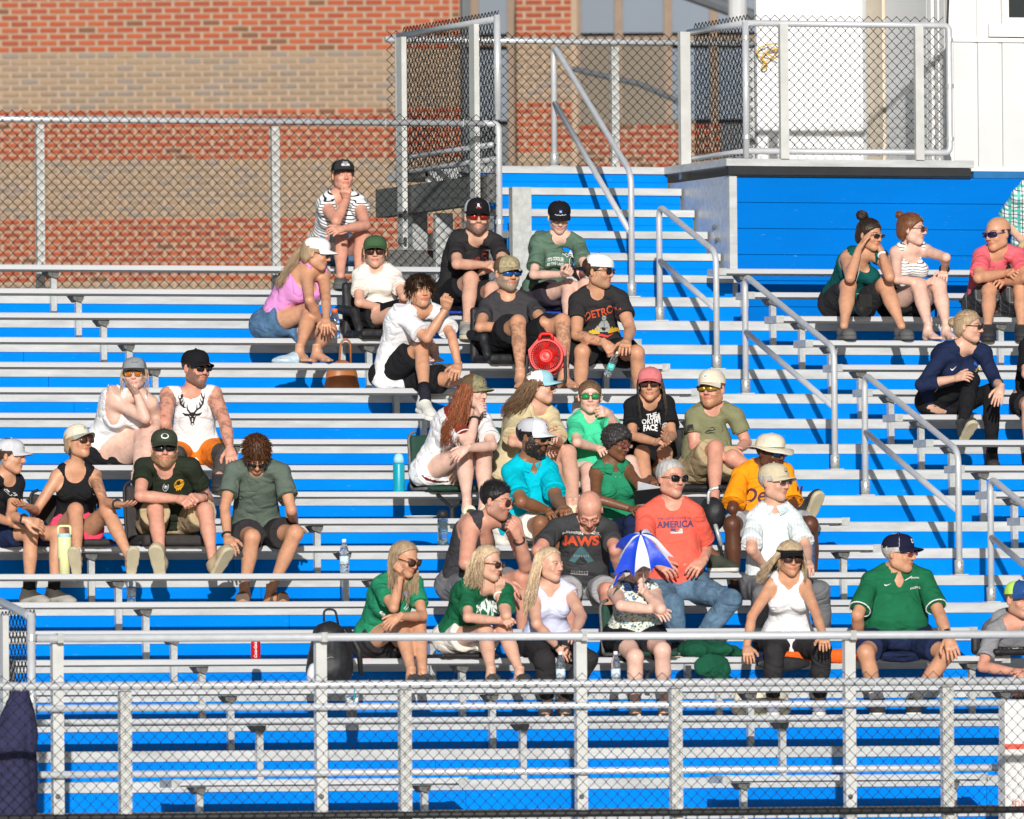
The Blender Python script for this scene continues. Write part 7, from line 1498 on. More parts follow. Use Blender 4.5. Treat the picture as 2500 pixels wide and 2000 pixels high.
# ruffles on the pale blouse
p = P['blouse']
for S_, sg in ((p.SR, -1), (p.SL, 1)):
    for lay in (0, 1):
        path = [S_+p.lat*sg*(0.012+0.02*math.sin(t*3.14))+p.up*(0.055-0.14*t*(1 if lay == 0 else 0.85))+p.fwd*(0.075*math.sin(t*2.6)+0.02)+(p.lat*sg*0.012+p.fwd*0.006)*math.sin(t*46+lay) for t in np.linspace(0, 1, 34)]
        inn = [S_+(q-S_)*0.72-p.lat*sg*0.02 for q in path]; n = len(path); V = path+inn+[q-p.fwd*0.003-p.lat*sg*0.003 for q in path]+[q-p.fwd*0.003 for q in inn]
        build('ruffle', V, [(i, i+1, n+i+1, n+i) for i in range(n-1)]+[(2*n+i, 3*n+i, 3*n+i+1, 2*n+i+1) for i in range(n-1)]+[(i, 2*n+i, 2*n+i+1, i+1) for i in range(n-1)], C_LAV, p.shirt, True)
# lace yoke of the floral top
p = P['shade']
def bands(p, t0, t1, m, nm):
    V = []; 
    return None
for q in range(60):
    a = random.uniform(-1.3, 1.3); c = p.neck+p.lat*math.sin(a)*random.uniform(0.075, 0.105)+p.fwd*math.cos(a)*random.uniform(0.085, 0.115)-p.up*random.uniform(-0.02, 0.02)
    cur = MB()
    cur.tube([c+0.013*(p.lat*math.cos(t)+p.up*math.sin(t)) for t in np.linspace(0, 6.283, 9)], 0.005, 4, False, True)
    cur.out('lace_flower', fabric('blue_lace', (0.03, 0.055, 0.14)), p.shirt)
# sleeve and collar trims, watches
for k_, sd, m, fc in (('smoky', 'l', M_BLACK, M_BLACK), ('watch', 'l', C_CREAM, M_BLACK), ('blouse', 'r', M_BLACK, M_BLACK), ('tented', 'l', C_WHT, M_BLACK), ('stripetank', 'l', M_BLACK, M_BLACK), ('chartank', 'l', M_BLACK, None), ('redhair', 'r', M_BLACK, None), ('talker', 'l', M_BLACK, None), ('boy', 'l', M_BLACK, M_BLACK), ('polo', 'l', M_BLACK, M_BLACK), ('tousled', 'r', M_BLACK, None)):
    watch(P[k_], sd, m, fc)
MB().tube([P['orchid'].hc+P['orchid'].hs*(P['orchid'].hy*(-0.112)+P['orchid'].hz*0.002+0.016*(P['orchid'].hx*math.cos(t)+P['orchid'].hz*math.sin(t))) for t in np.linspace(0, 6.28, 12)], 0.007, 6, False, True).out('hair_tie', mat('yellow_band', (0.8, 0.62, 0.02), 0.7), P['orchid'].root, True)
for k_, m, z0 in (('talker', M_BLACK, -0.055), ('stripetank', mat('bead_mix', (0.45, 0.25, 0.2), 0.4, 0, 0.6, 90), -0.055)):
    p = P[k_]
    for sx in (-1, 1): MB().lathe([(0.002, 0), (0.009, -0.02), (0.010, -0.045), (0.002, -0.06)], p.hc+p.hs*(p.hx*sx*0.082+p.hz*(z0+0.015)), 8).out('earring', m, p.root, True)
# ------------------------------------------------------------------ things on and around the benches
def spot(z, px, where, dy=None):
    """place on seat ('s6') or deck ('d7') under the picture point"""
    n = int(where[1:]); Y = n*D+(0.13 if dy is None else dy) if where[0] == 's' else n*D-(0.2 if dy is None else dy)
    P_ = at_Y(*zpx(z, px), Y); return np.array([P_[0], P_[1], (seat_z(n) if where[0] == 's' else deck_z(n))+0.001])
M_CLEAR = glass_mat('clear_plastic', (0.93, 0.96, 0.97), 0.04, 1.25); M_WATER = glass_mat('water', (0.86, 0.94, 0.97), 0.0, 1.33)
def water_bottle(c, label, h=0.235, ax=None, group='clear water bottles', lab=(0.55, 0.66, 0.78)):
    o = empty('water_bottle', c, label, 'bottle', group); k = h/0.235
    ax = np.array([0, 0, 1.0]) if ax is None else nrm(ax)
    pr = [(0.001, 0.0), (0.026, 0.001), (0.031, 0.008), (0.031, 0.03), (0.0285, 0.036), (0.031, 0.042), (0.0285, 0.05), (0.031, 0.056), (0.031, 0.125), (0.029, 0.135), (0.031, 0.145), (0.029, 0.165), (0.020, 0.192), (0.013, 0.205), (0.013, 0.215)]
    MB().lathe([(r*k, z*k) for r, z in pr], c, 20, ax).out('bottle_body', M_CLEAR, o, True)
    MB().lathe([(r*k*0.94, z*k+0.002) for r, z in pr[:9]], c, 16, ax).out('water', M_WATER, o, True)
    lb = MB().lathe([(0.0318*k, 0.062*k), (0.0318*k, 0.118*k)], c, 22, ax).out('label', mat('bottle_label_%g' % lab[0], lab, 0.5, 0, 0.4, 60), o, True)
    MB().lathe([(0.0145*k, 0.212*k), (0.0145*k, 0.230*k), (0.013*k, 0.234*k)], c, 16, ax).out('cap', M_WHITE, o, True)
    return o
water_bottle(spot('r3', (1450, 690), 's6'), 'clear water bottle alone on the bench left of the green jersey')
water_bottle(spot('r3', (553, 806), 'd7', 0.12), 'clear water bottle on the footboard below the person in dark olive')
water_bottle(spot('r4', (205, 1140), 's2'), 'clear water bottle in front of the person in the lavender blouse')
water_bottle(spot('r4', (437, 1142), 's2'), 'clear water bottle at the feet of the person with the umbrella')
pd = PP['detroit']; hc_ = pd.WR+pd.handR[0]*0.10-pd.handR[1]*0.03
water_bottle(hc_-Zw*0.16+Xc*(-0.05)+Tc*0.02, 'clear water bottle dangling from the hand of the person in the backwards cap', ax=Zw+Xc*0.45, lab=(0.1, 0.55, 0.5), h=0.2)
def vessel(name, c, prof, m, label, cat, parts=(), n=24, group=None):
    o = empty(name, c, label, cat, group); MB().lathe(prof, c, n).out('body', m, o, True)
    for nm, pr, mm in parts: MB().lathe(pr, c, n).out(nm, mm, o, True)
    return o
M_TEALB = mat('teal_powder_coat', (0.0, 0.30, 0.40), 0.35, 0, 0.05); M_SKYB = mat('sky_plastic', (0.35, 0.62, 0.75), 0.4)
vessel('flask', spot('r3', (1680, 340), 's9'), [(0.04, 0), (0.041, 0.01), (0.041, 0.19), (0.036, 0.205)], M_TEALB, 'tall teal drinks flask standing alone left of the green chair', 'flask', [('lid', [(0.037, 0.203), (0.035, 0.235), (0.026, 0.26), (0.012, 0.268)], M_SKYB)])
M_SMOKE = glass_mat('smoky_plastic', (0.42, 0.58, 0.66), 0.05, 1.25)
o = vessel('shaker_bottle', spot('r3', (1865, 570), 's7'), [(0.032, 0), (0.036, 0.01), (0.037, 0.05), (0.033, 0.09), (0.037, 0.13), (0.038, 0.17), (0.034, 0.19)], M_SMOKE, 'smoky grey sports bottle with black lid left of the black tank top', 'bottle', [('lid', [(0.037, 0.188), (0.037, 0.225), (0.03, 0.24), (0.02, 0.245)], M_BLACK), ('water', [(0.030, 0.003), (0.034, 0.05), (0.031, 0.09), (0.034, 0.12)], M_WATER)])
M_LEM = mat('lemon_powder_coat', (0.72, 0.72, 0.36), 0.4, 0, 0.03)
tc_ = spot('r3', (272, 690), 's6', 0.08); o = vessel('tumbler', tc_, [(0.036, 0), (0.037, 0.10), (0.047, 0.12), (0.049, 0.24), (0.045, 0.255)], M_LEM, 'lemon yellow tumbler with handle and straw lid beside the black racerback top', 'tumbler', [('lid', [(0.046, 0.252), (0.044, 0.272), (0.02, 0.276)], M_SKYB)])
MB().tube(bend([tc_+Zw*0.262+Xc*0.042, tc_+Zw*0.325+Xc*0.042, tc_+Zw*0.325-Xc*0.042, tc_+Zw*0.262-Xc*0.042], 0.02, 4), 0.008, 8).out('handle', M_LEM, o, True)
cc_ = spot('r3', (1077, 1047), 's3'); o = vessel('drink_can', cc_, [(0.026, 0), (0.033, 0.008), (0.033, 0.108), (0.027, 0.12)], mat('cola_red', (0.55, 0.01, 0.015), 0.3, 0.2, 0.03), 'red cola can alone on the bench at lower left', 'can', [('lid', [(0.027, 0.119), (0.0265, 0.123)], M_PIPE)])
V, F = text_mesh('Coca-Cola', 0.027, 0.012, 0.25); build('can_lettering', [cc_+Zw*(0.06+x*0.9)+(Xc*math.sin(-y/0.033)+Tc*math.cos(y/0.033))*0.0336 for x, y in V], F, M_WHITE, o)
vessel('sports_drink', spot('r1', (1410, 1425), 's15', 0.1), [(0.033, 0), (0.036, 0.01), (0.036, 0.06), (0.031, 0.08), (0.036, 0.10), (0.036, 0.14), (0.022, 0.185), (0.02, 0.19)], glass_mat('pale_drink', (0.72, 0.76, 0.85), 0.05, 1.3), 'sports drink bottle with an orange cap beside the orchid tank top', 'bottle', [('cap', [(0.023, 0.188), (0.023, 0.215), (0.02, 0.218)], mat('orange_cap', (0.75, 0.16, 0.02), 0.4)), ('label', [(0.0366, 0.06), (0.0325, 0.08), (0.0366, 0.098)], M_WHITE)])
vessel('paper_cup', spot('r1', (1437, 1632), 'd15', 0.0), [(0.028, 0), (0.042, 0.24)], mat('paper_white', (0.78, 0.78, 0.78), 0.6), 'tall white paper cup under the bench below the orchid tank top', 'cup', [('band', [(0.0292, 0.02), (0.0355, 0.12)], mat('cup_grey', (0.45, 0.45, 0.5), 0.6))])
o = vessel('iced_drink', spot('r3', (1482, 1292), 's1'), [(0.03, 0), (0.044, 0.13), (0.046, 0.15)], M_CLEAR, 'clear iced drink cup with a straw behind the front fence', 'cup', [('drink', [(0.028, 0.003), (0.036, 0.07)], mat('dark_cola', (0.02, 0.01, 0.008), 0.2))])
MB().tube([spot('r3', (1482, 1292), 's1')+Zw*0.02, spot('r3', (1482, 1292), 's1')+Zw*0.20+Xc*0.02], 0.004, 6).out('straw', M_TEALB, o)
vessel('printed_bottle', spot('b2', (1715, 1090), 's6', 0.15), [(0.034, 0), (0.036, 0.01), (0.036, 0.22), (0.03, 0.24)], mat('blue_print_bottle', (0.05, 0.09, 0.20), 0.45, 0, 0.7, 70), 'tall dark blue patterned bottle by the knee of the person in orange', 'bottle', [('lid', [(0.033, 0.238), (0.033, 0.275), (0.02, 0.28)], M_BLACK)])
pl = spot('r3', (1770, 448), 's8'); o = vessel('paper_plate', pl, [(0.001, 0.0), (0.08, 0.001), (0.10, 0.012), (0.115, 0.016), (0.115, 0.019), (0.098, 0.015), (0.07, 0.004), (0.001, 0.003)], mat('plate_white', (0.78, 0.76, 0.78), 0.6), 'white paper plate lying on the bench left of the sports bottle', 'plate')
def slab(name, c, u, v, hx_, hy_, t, m, label=None, cat=None, parent=None, face=None):
    u, v = nrm(u), nrm(v); n = nrm(np.cross(u, v)); V = [c+u*a*hx_+v*b*hy_+n*e for e in (0, t) for a, b in ((-1, -1), (1, -1), (1, 1), (-1, 1))]
    o = build(name, V, [(0, 3, 2, 1), (4, 5, 6, 7), (0, 1, 5, 4), (1, 2, 6, 5), (2, 3, 7, 6), (3, 0, 4, 7)], m, parent)
    if label: tag(o, label, cat)
    if face is not None: build('screen', [c+u*a*hx_*0.92+v*b*hy_*0.95+n*(t+0.0006) for a, b in ((-1, -1), (1, -1), (1, 1), (-1, 1))], [(0, 1, 2, 3)], face, o)
    return o
M_SCR = mat('phone_glass', (0.01, 0.01, 0.012), 0.08, 0, 0, spec=0.6)
slab('phone', spot('r3', (1515, 1046), 's3', 0.06), Xc, Tc, 0.075, 0.036, 0.009, mat('pink_case', (0.75, 0.30, 0.30), 0.5), 'pink phone lying on the bench behind the green jersey', 'phone', face=M_SCR)
p = PP['cooler']; slab('phone', p.WL+p.handL[0]*0.10+Tc*0.01, p.handL[0]+Zw*0.3, Zw-Tc*0.6, 0.07, 0.034, 0.009, M_BLACK, 'dark phone held by the person in heather green', 'phone', face=M_SCR)
p = PP['greencap']; slab('phone', p.WR+p.handR[0]*0.14+Zw*0.015, Xc+Zw*0.25, Zw-Tc, 0.07, 0.035, 0.009, M_BLACK, 'dark phone in the lap of the person in the green cap', 'phone', face=M_SCR)
p = PP['topmum']; o = empty('car_keys', p.WL+p.handL[0]*0.1-Zw*0.03, 'black car keys dangling from a hand on the top row', 'keys')
c = org(o); MB().box(c-np.array([0.02, 0.008, 0.06]), c+np.array([0.02, 0.008, 0.0])).out('key_fob', M_BLACK, o); MB().tube([c+0.018*np.array([math.cos(t), 0, math.sin(t)]) for t in np.linspace(0, 6.28, 12)], 0.002, 4, False, True).out('key_ring', M_PIPE, o); MB().box(c+np.array([0.07, -0.01, -0.025]), c+np.array([0.12, 0.01, 0.0])).out('second_fob', M_BLACK, o)
# spectacles hung on the olive shirt
p = PP['smoky']; o = empty('hanging_glasses', at_w(*zpx('a2', (527, 610)), p.w0-0.5), 'pair of clear spectacles hung from the neck of the dark olive t-shirt', 'glasses')
for q in ((520, 575), (533, 655)):
    c = cast(p, at_w(*zpx('a2', q), p.w0-1), nrm(ray(*zpx('a2', q))))
    if c is None: continue
    c = c+Tc*0.012; MB().tube([c+Xc*0.019*math.cos(t)+Zw*0.027*math.sin(t)+Xc*0.004*math.sin(t) for t in np.linspace(0, 6.28, 16)], 0.002, 5, False, True).out('rim', M_GALV, o, True); MB().lathe([(0.017, 0), (0.012, 0.003), (0.001, 0.004)], c, 14, Tc).out('lens', mat('grey_lens', (0.30, 0.33, 0.34), 0.08, 0.2, 0.1, spec=0.8), o, True)
# stadium chairs and cushions
M_NYL = mat('black_nylon', (0.016, 0.016, 0.018), 0.55, 0, 0.3, 25, 0.5, 14, spec=0.35); M_GRNC = mat('dark_green_canvas', (0.012, 0.05, 0.033), 0.8, 0, 0.15, 25, 0.3, 20); M_BROWNC = mat('dark_brown_canvas', (0.035, 0.03, 0.028), 0.8, 0, 0.15, 25, 0.3, 20)
def pad(g, lo, hi, r=0.022): 
    lo, hi = np.array(lo)+r, np.array(hi)-r; sl_, X, Y, Zz = g.win(lo-r-0.03, hi+r+0.03)
    dx = np.maximum(np.maximum(f4(lo[0])-X, X-f4(hi[0])), 0); dy = np.maximum(np.maximum(f4(lo[1])-Y, Y-f4(hi[1])), 0); dz = np.maximum(np.maximum(f4(lo[2])-Zz, Zz-f4(hi[2])), 0)
    g.put(sl_, np.sqrt(dx**2+dy**2+dz**2)-f4(r), 0.01)
def blob_out(g, name, m, parent, amp=0.004, sc=40, seed=1):
    V, F = g.mesh(); V = V+normals(V, F)*(amp*(wob(V, sc, seed)))[:, None]; return build(name, V, F, m, parent, True)
def chair(p, k, label, m, so_, arms=False, width=0.44, hgt=0.42, tube=None, dx=0.0, group=None):
    x = p.hip[0]+dx; z = seat_z(k); y = k*D; o = empty('stadium_chair', (x, y, z), label, 'chair', group)
    g = Grid((x-width/2-0.05, y-0.15, z-0.02), (x+width/2+0.05, y+0.36, z+so_+0.05), 0.013); pad(g, (x-width/2, y-0.10, z+0.002), (x+width/2, y+0.30, z+so_-0.004)); blob_out(g, 'seat_cushion', m, o)
    g = Grid((x-width/2-0.05, y+0.22, z-0.02), (x+width/2+0.05, y+0.48, z+hgt+0.06), 0.013); pad(g, (x-width/2, y+0.30, z+0.01), (x+width/2, y+0.355, z+hgt)); blob_out(g, 'backrest', m, o)
    if arms:
        for sg in (-1, 1):
            g = Grid((x+sg*width/2-0.08, y-0.15, z-0.02), (x+sg*width/2+0.08, y+0.38, z+0.32), 0.013); xx = x+sg*(width/2+0.01)
            g.cone((xx, y+0.30, z+0.22), (xx, y+0.02, z+0.19), [0.036, 0.034], 0.02); g.cone((xx, y+0.02, z+0.19), (xx, y-0.07, z+0.06), [0.034, 0.03], 0.03); blob_out(g, 'armrest', m, o, 0.006, 60)
    if tube is not None:
        for sg in (-1, 1):
            xx = x+sg*(width/2+0.012); MB().tube(bend([(xx, y-0.06, z+0.02), (xx, y+0.27, z+0.02), (xx, y+0.33, z+hgt+0.01), (xx-sg*0.06, y+0.335, z+hgt+0.03)], 0.05, 5), 0.011, 8).out('frame_tube', tube, o, True)
        if m is M_GRNC: MB().tube([(x-0.12, y-0.05, z-0.02), (x, y-0.02, z-0.12), (x+0.12, y-0.05, z-0.02)], 0.014, 6).out('strap', M_NYL, o)
        if m is M_GRNC: MB().tube([(x, y-0.02, z-0.11), (x, y-0.02, z-0.2)], 0.018, 6).out('strap_tail', M_NYL, o)
    return o
P = PP
chair(P['greencap'], 15, 'black padded stadium chair with armrests under the cream t-shirt', M_NYL, 0.07, True, 0.42)
chair(P['inked'], 14, 'black padded stadium chair with armrests behind the red fan', M_NYL, 0.07, True, 0.46)
chair(P['olivetee'], 9, 'tall black stadium chair under the person in olive and khaki', M_NYL, 0.05, False, 0.46, 0.46, M_BLACK, -0.06)
chair(P['mirror'], 9, 'black stadium chair behind the mint v-neck', M_NYL, 0.02, False, 0.44, 0.42, M_BLACK)
chair(P['talker'], 7, 'dark padded stadium chair under the black racerback top', M_BROWNC, 0.05, False, 0.46, 0.36, M_BLACK)
chair(P['smoky'], 7, 'dark brown padded stadium chair under the person in dark olive', M_BROWNC, 0.08, False, 0.50, 0.42, M_BLACK)
chair(P['kett'], 3, 'black padded stadium chair with armrests at the right edge', M_NYL, 0.05, False, 0.46, 0.16)
chair(P['redhair'], 9, 'dark green stadium chair under the white jersey and camouflage cap', M_GRNC, 0.04, False, 0.38, 0.40, M_DGALV, 0.06)
chair(P['sandtee'], 9, 'dark green stadium chair behind the sand t-shirt', M_GRNC, 0.04, False, 0.44, 0.46, M_DGALV)
chair(P['shade'], 3, 'dark green stadium chair under the person with the umbrella', M_GRNC, 0.05, False, 0.40, 0.36, M_DGALV, 0.03)
def cushion(p, k, label, m, hgt, width=0.42, dx=0.0):
    x, y, z = p.hip[0]+dx, k*D, seat_z(k); g = Grid((x-width/2-0.05, y-0.12, z-0.03), (x+width/2+0.05, y+0.34, z+hgt+0.04), 0.011); pad(g, (x-width/2, y-0.06, z+0.002), (x+width/2, y+0.27, z+hgt-0.004), hgt*0.45); o = blob_out(g, 'seat_cushion', m, None); return tag(o, label, 'cushion')
M_BLCU = mat('blue_vinyl', (0.015, 0.05, 0.33), 0.45)
cushion(P['redlens'], 16, 'royal blue seat cushion under the person with red sunglasses', M_BLCU, 0.03); cushion(P['cooler'], 16, 'royal blue seat cushion under the person in heather green', M_BLCU, 0.03); cushion(P['watch'], 3, 'thin black seat cushion under the white shorts in the front row', M_NYL, 0.03); cushion(P['mango'], 7, 'dark seat pad under the person in the bucket hat', M_NYL, 0.06)
# red jobsite fan
fc = at_Y(*zpx('a5', (1012, 1412)), 13*D+0.02); M_FAN = mat('red_plastic', (0.62, 0.015, 0.012), 0.4, 0, 0.04)
o = empty('fan', (fc[0], fc[1], seat_z(13)), 'red battery jobsite fan between bare feet below the charcoal t-shirt', 'fan')
ax = nrm(Tc*1.0+Zw*0.05-Xc*0.1); rr = 0.125
MB().lathe([(rr*0.8, -0.09), (rr, -0.06), (rr, -0.005), (rr*0.97, 0.004), (rr*0.88, 0.004), (rr*0.86, -0.03), (0.02, -0.035)], fc, 24, ax).out('housing', M_FAN, o, False)
u = nrm(np.cross(ax, Zw)); v = np.cross(u, ax)
MB().prism([(rr*1.12*math.cos(t)*(1.0 if math.sin(t) < 0.3 else 1.06), rr*1.12*math.sin(t)*(1.0 if math.sin(t) < 0.5 else 1.12)) for t in np.arange(8)*math.pi/4+math.pi/8], fc-ax*0.075, u, v, 0.05).out('rear_shell', M_FAN, o)
for i in range(40):
    a = 2*math.pi*i/40; d0 = u*math.cos(a)+v*math.sin(a); a2 = a+0.35; d1 = u*math.cos(a2)+v*math.sin(a2)
    MB().tube([fc+ax*0.012+d0*0.045, fc+ax*0.012+d1*rr*0.88], 0.0028, 4).out('grille_bar', M_FAN, o)
MB().lathe([(0.05, -0.01), (0.05, 0.014), (0.042, 0.02), (0.038, 0.016), (0.02, 0.018), (0.001, 0.02)], fc, 22, ax).out('hub', M_FAN, o, True)
MB().lathe([(rr*0.80, 0), (rr*0.78, 0.002)], fc-ax*0.03, 20, ax).out('dark_interior', M_BLACK, o)
for i in range(5):
    a = i*1.2566; d0 = u*math.cos(a)+v*math.sin(a); d1 = u*math.cos(a+0.6)+v*math.sin(a+0.6); build('blade', [fc-ax*0.01+d0*0.03, fc-ax*0.02+d0*0.095, fc-ax*0.004+d1*0.095, fc-ax*0.0+d1*0.03]+[fc-ax*0.013+d0*0.03, fc-ax*0.023+d0*0.095, fc-ax*0.007+d1*0.095, fc-ax*0.003+d1*0.03], [(0, 1, 2, 3), (4, 7, 6, 5), (0, 4, 5, 1), (1, 5, 6, 2), (2, 6, 7, 3), (3, 7, 4, 0)], M_FAN, o)
MB().tube(bend([fc+v*rr*0.95-u*0.05, fc+v*(rr+0.035)-u*0.04, fc+v*(rr+0.035)+u*0.04, fc+v*rr*0.95+u*0.05], 0.02, 4), 0.012, 8).out('carry_handle', M_FAN, o, True)
for sg in (-1, 1): MB().tube(bend([fc+u*sg*(rr+0.012)-v*0.0, fc+u*sg*(rr+0.016)-v*(rr+0.06), fc+u*sg*0.03-v*(rr+0.085)], 0.03, 4), 0.012, 6).out('stand_arm', M_BLACK, o)
bs = fc-v*(rr+0.07); MB().box((bs[0]-0.06, bs[1]-0.04, seat_z(13)+0.001), (bs[0]+0.06, bs[1]+0.06, seat_z(13)+0.035)).out('battery_base', M_FAN, o); MB().box((bs[0]-0.075, bs[1]-0.03, seat_z(13)+0.036), (bs[0]+0.075, bs[1]+0.05, seat_z(13)+0.058)).out('foot_bar', M_BLACK, o)
# small umbrella
p = PP['shade']; top = at_w(*zpx('b4', (1097, 150)), p.w0-0.48); o = empty('umbrella', top-Zw*0.5, 'small blue and white umbrella held in front of a hidden face', 'umbrella')
M_UW = mat('white_nylon', (0.78, 0.78, 0.86), 0.45, 0, 0.04, 10, 0.3, 18); M_UB = mat('cobalt_nylon', (0.01, 0.055, 0.55), 0.4, 0, 0.04, 10, 0.3, 18)
axu = nrm(Zw*0.8+Tc*0.62-Xc*0.05); uu = nrm(np.cross(axu, Tc)); vv = np.cross(uu, axu); NG = 10
rimR = [0.205, 0.245, 0.17, 0.2, 0.245, 0.16, 0.225, 0.19, 0.255, 0.185]
for i in range(NG):
    V = []; nt_, na = 8, 6
    for a_i in range(na+1):
        a = 2*math.pi*(i+a_i/na)/NG; sag = math.sin(math.pi*a_i/na)
        Rm = rimR[i]*(1-a_i/na)+rimR[(i+1) % NG]*(a_i/na)
        for t_i in range(nt_+1):
            t = t_i/nt_; r = Rm*t**0.85*(1-0.24*sag*t); dz = -0.20*t**1.7*(1+0.05*math.sin(i*2.3))-0.03*sag*t*(1-t)+0.03*sag*t**3; V.append(top+(uu*math.cos(a)+vv*math.sin(a))*(r+0.010*math.sin(7*t+i*2)*t)+axu*(dz+0.012*math.sin(5*t+i*1.7+2*sag)*t))
    n = nt_+1; F = [(a_i*n+t_i, (a_i+1)*n+t_i, (a_i+1)*n+t_i+1, a_i*n+t_i+1) for a_i in range(na) for t_i in range(nt_)]
    V2 = [q-axu*0.0012-(q-top)*0.004 for q in V]; m_ = len(V); F += [tuple(q+m_ for q in f[::-1]) for f in F]
    build('gore', V+V2, F, M_UB if i % 2 else M_UW, o, True)
    a = 2*math.pi*i/NG; MB().tube([top+(uu*math.cos(a)+vv*math.sin(a))*rimR[i]*t**0.85*0.97+axu*(-0.20*t**1.7-0.006) for t in np.linspace(0.03, 1, 7)], 0.0016, 4).out('rib', M_GALV, o)
hb_ = p.WL+p.handL[0]*0.06; MB().tube([top+axu*0.03, top-axu*0.1, hb_+Tc*0.01, hb_+nrm(hb_-top)*0.16], 0.0045, 6).out('shaft', M_GALV, o); MB().tube([hb_+nrm(hb_-top)*0.05, hb_+nrm(hb_-top)*0.17], 0.009, 8).out('handle', M_BLACK, o); MB().lathe([(0.007, 0), (0.006, 0.03), (0.002, 0.035)], top, 8, axu).out('ferrule', M_BLACK, o)
st_ = top+(uu*-0.12+vv*0.1)-axu*0.2; MB().tube([st_, st_-Xc*0.05-Zw*0.06, st_-Xc*0.08-Zw*0.12], [0.012, 0.010, 0.004], 4).out('tie_strap', M_UB, o)
# backpack
c = spot('r3', (1390, 1140), 's2', 0.14); o = empty('backpack', c, 'black backpack propped on the bench left of the green jersey', 'backpack')
g = Grid(c+np.array([-0.26, -0.22, -0.02]), c+np.array([0.26, 0.22, 0.55]), 0.013); g.cone(c+np.array([0, 0, 0.13]), c+np.array([0, 0.02, 0.33]), [0.155, 0.145, 0.115], 0.02); g.ell(c+np.array([0, -0.08, 0.14]), (0.13, 0.08, 0.12), 0.03)
sl_, X, Y, Zz = g.full(); g.put(sl_, np.broadcast_to(f4(c[2]+0.004)-Zz, g.d.shape), 0, 'i'); blob_out(g, 'pack_body', M_NYL, o, 0.007, 35)
MB().tube(bend([c+np.array([-0.03, 0.03, 0.44]), c+np.array([-0.03, 0.03, 0.52]), c+np.array([0.05, 0.03, 0.52]), c+np.array([0.07, 0.03, 0.42])], 0.03, 4), 0.008, 6).out('grab_loop', M_NYL, o, True)
MB().tube([c+np.array([0.10, -0.06, 0.40]), c+np.array([0.17, -0.10, 0.25]), c+np.array([0.19, -0.08, 0.08])], [0.022, 0.024, 0.014], 6).out('shoulder_strap', M_NYL, o, True); MB().tube([c+np.array([-0.12+0.01*i, -0.165+0.02*abs(i-5)/5, 0.2+0.004*math.sin(i)]) for i in range(0, 24, 2)], 0.003, 4).out('zip', M_GALV, o)
g = Grid(c+np.array([-0.22, -0.2, 0.0]), c+np.array([-0.08, -0.02, 0.2]), 0.011); g.ell(c+np.array([-0.15, -0.11, 0.09]), (0.045, 0.05, 0.075), 0.01); blob_out(g, 'side_pouch', mat('white_pouch', (0.6, 0.6, 0.62), 0.6), o, 0.005, 60)
# cloth heaps and bags
def heap(name, label, cat, c, ells, m, amp=0.012, sc=30, h=0.011, floor=None, parts=None):
    E = np.array([np.r_[c+np.array(e[0]), e[1]] for e in ells]); lo = (E[:, :3]-E[:, 3:]).min(0)-0.04; hi = (E[:, :3]+E[:, 3:]).max(0)+0.04; g = Grid(lo, hi, h)
    for e in ells: g.ell(c+np.array(e[0]), e[1], 0.03)
    if floor is not None: sl_, X, Y, Zz = g.full(); g.put(sl_, np.broadcast_to(f4(floor)-Zz, g.d.shape), 0, 'i')
    V, F = g.mesh(); V = V+normals(V, F)*(amp*(0.5-np.abs(wob(V, sc, 8))+0.5*wob(V, sc*0.6, 3)))[:, None]
    o = build(name, V, F, m, None, True); return tag(o, label, cat)
c = spot('r4', (830, 1045), 's3', 0.10); heap('sweatshirt', 'crumpled dark green sweatshirt on the bench right of the umbrella', 'sweatshirt', c, [((-0.09, 0, 0.05), (0.12, 0.12, 0.06)), ((0.06, 0, 0.05), (0.14, 0.12, 0.055)), ((0.2, -0.04, 0.02), (0.06, 0.06, 0.03)), ((-0.04, -0.13, -0.06), (0.11, 0.022, 0.07)), ((0.03, -0.135, -0.09), (0.07, 0.02, 0.09))], fabric('deep_forest', (0.01, 0.075, 0.04)), 0.024, 22)
c = spot('r4', (1330, 1080), 's3', 0.08); heap('orange_towel', 'bright orange towel on the bench between the visor and the green polo', 'towel', c, [((-0.25, 0.0, 0.016), (0.25, 0.14, 0.02)), ((0.08, 0, 0.02), (0.14, 0.13, 0.025)), ((0.06, -0.10, -0.005), (0.14, 0.03, 0.045)), ((-0.2, -0.10, -0.01), (0.16, 0.03, 0.03))], mat('orange_terry', (0.82, 0.12, 0.01), 0.95, 0, 0.25, 60, 0.6, 90), 0.006, 40)
c = spot('r4', (1040, 1060), 's3', 0.06); heap('navy_towel', 'navy towel under a hand of the person in the visor', 'towel', c, [((0, 0, 0.012), (0.14, 0.14, 0.016)), ((0.0, -0.10, -0.01), (0.10, 0.025, 0.04))], C_NAVY, 0.006, 40)
c = spot('r4', (1610, 1075), 's3', 0.06); heap('navy_blanket', 'navy and white blanket under the person in the green polo', 'blanket', c, [((0, 0, 0.006), (0.2, 0.16, 0.02)), ((0.02, -0.1, -0.01), (0.16, 0.025, 0.035))], C_NAVY, 0.006, 40)
o = heap('stadium_seat_pad', 'black rounded seat pad sagging under the person in the visor', 'cushion', spot('r4', (1120, 1090), 's3', 0.0), [((0, -0.10, -0.05), (0.2, 0.02, 0.05))], M_NYL, 0.004, 30)
c = spot('b5', (330, 1650), 'd3', 0.0); o = heap('tote_bag', 'cream tote bag on the footboard below the person in the visor', 'bag', c+np.array([0, 0, 0.0]), [((0, 0, 0.12), (0.19, 0.10, 0.13)), ((0.0, 0, 0.05), (0.21, 0.11, 0.06))], mat('cream_canvas', (0.62, 0.58, 0.46), 0.9), 0.010, 30, floor=c[2])
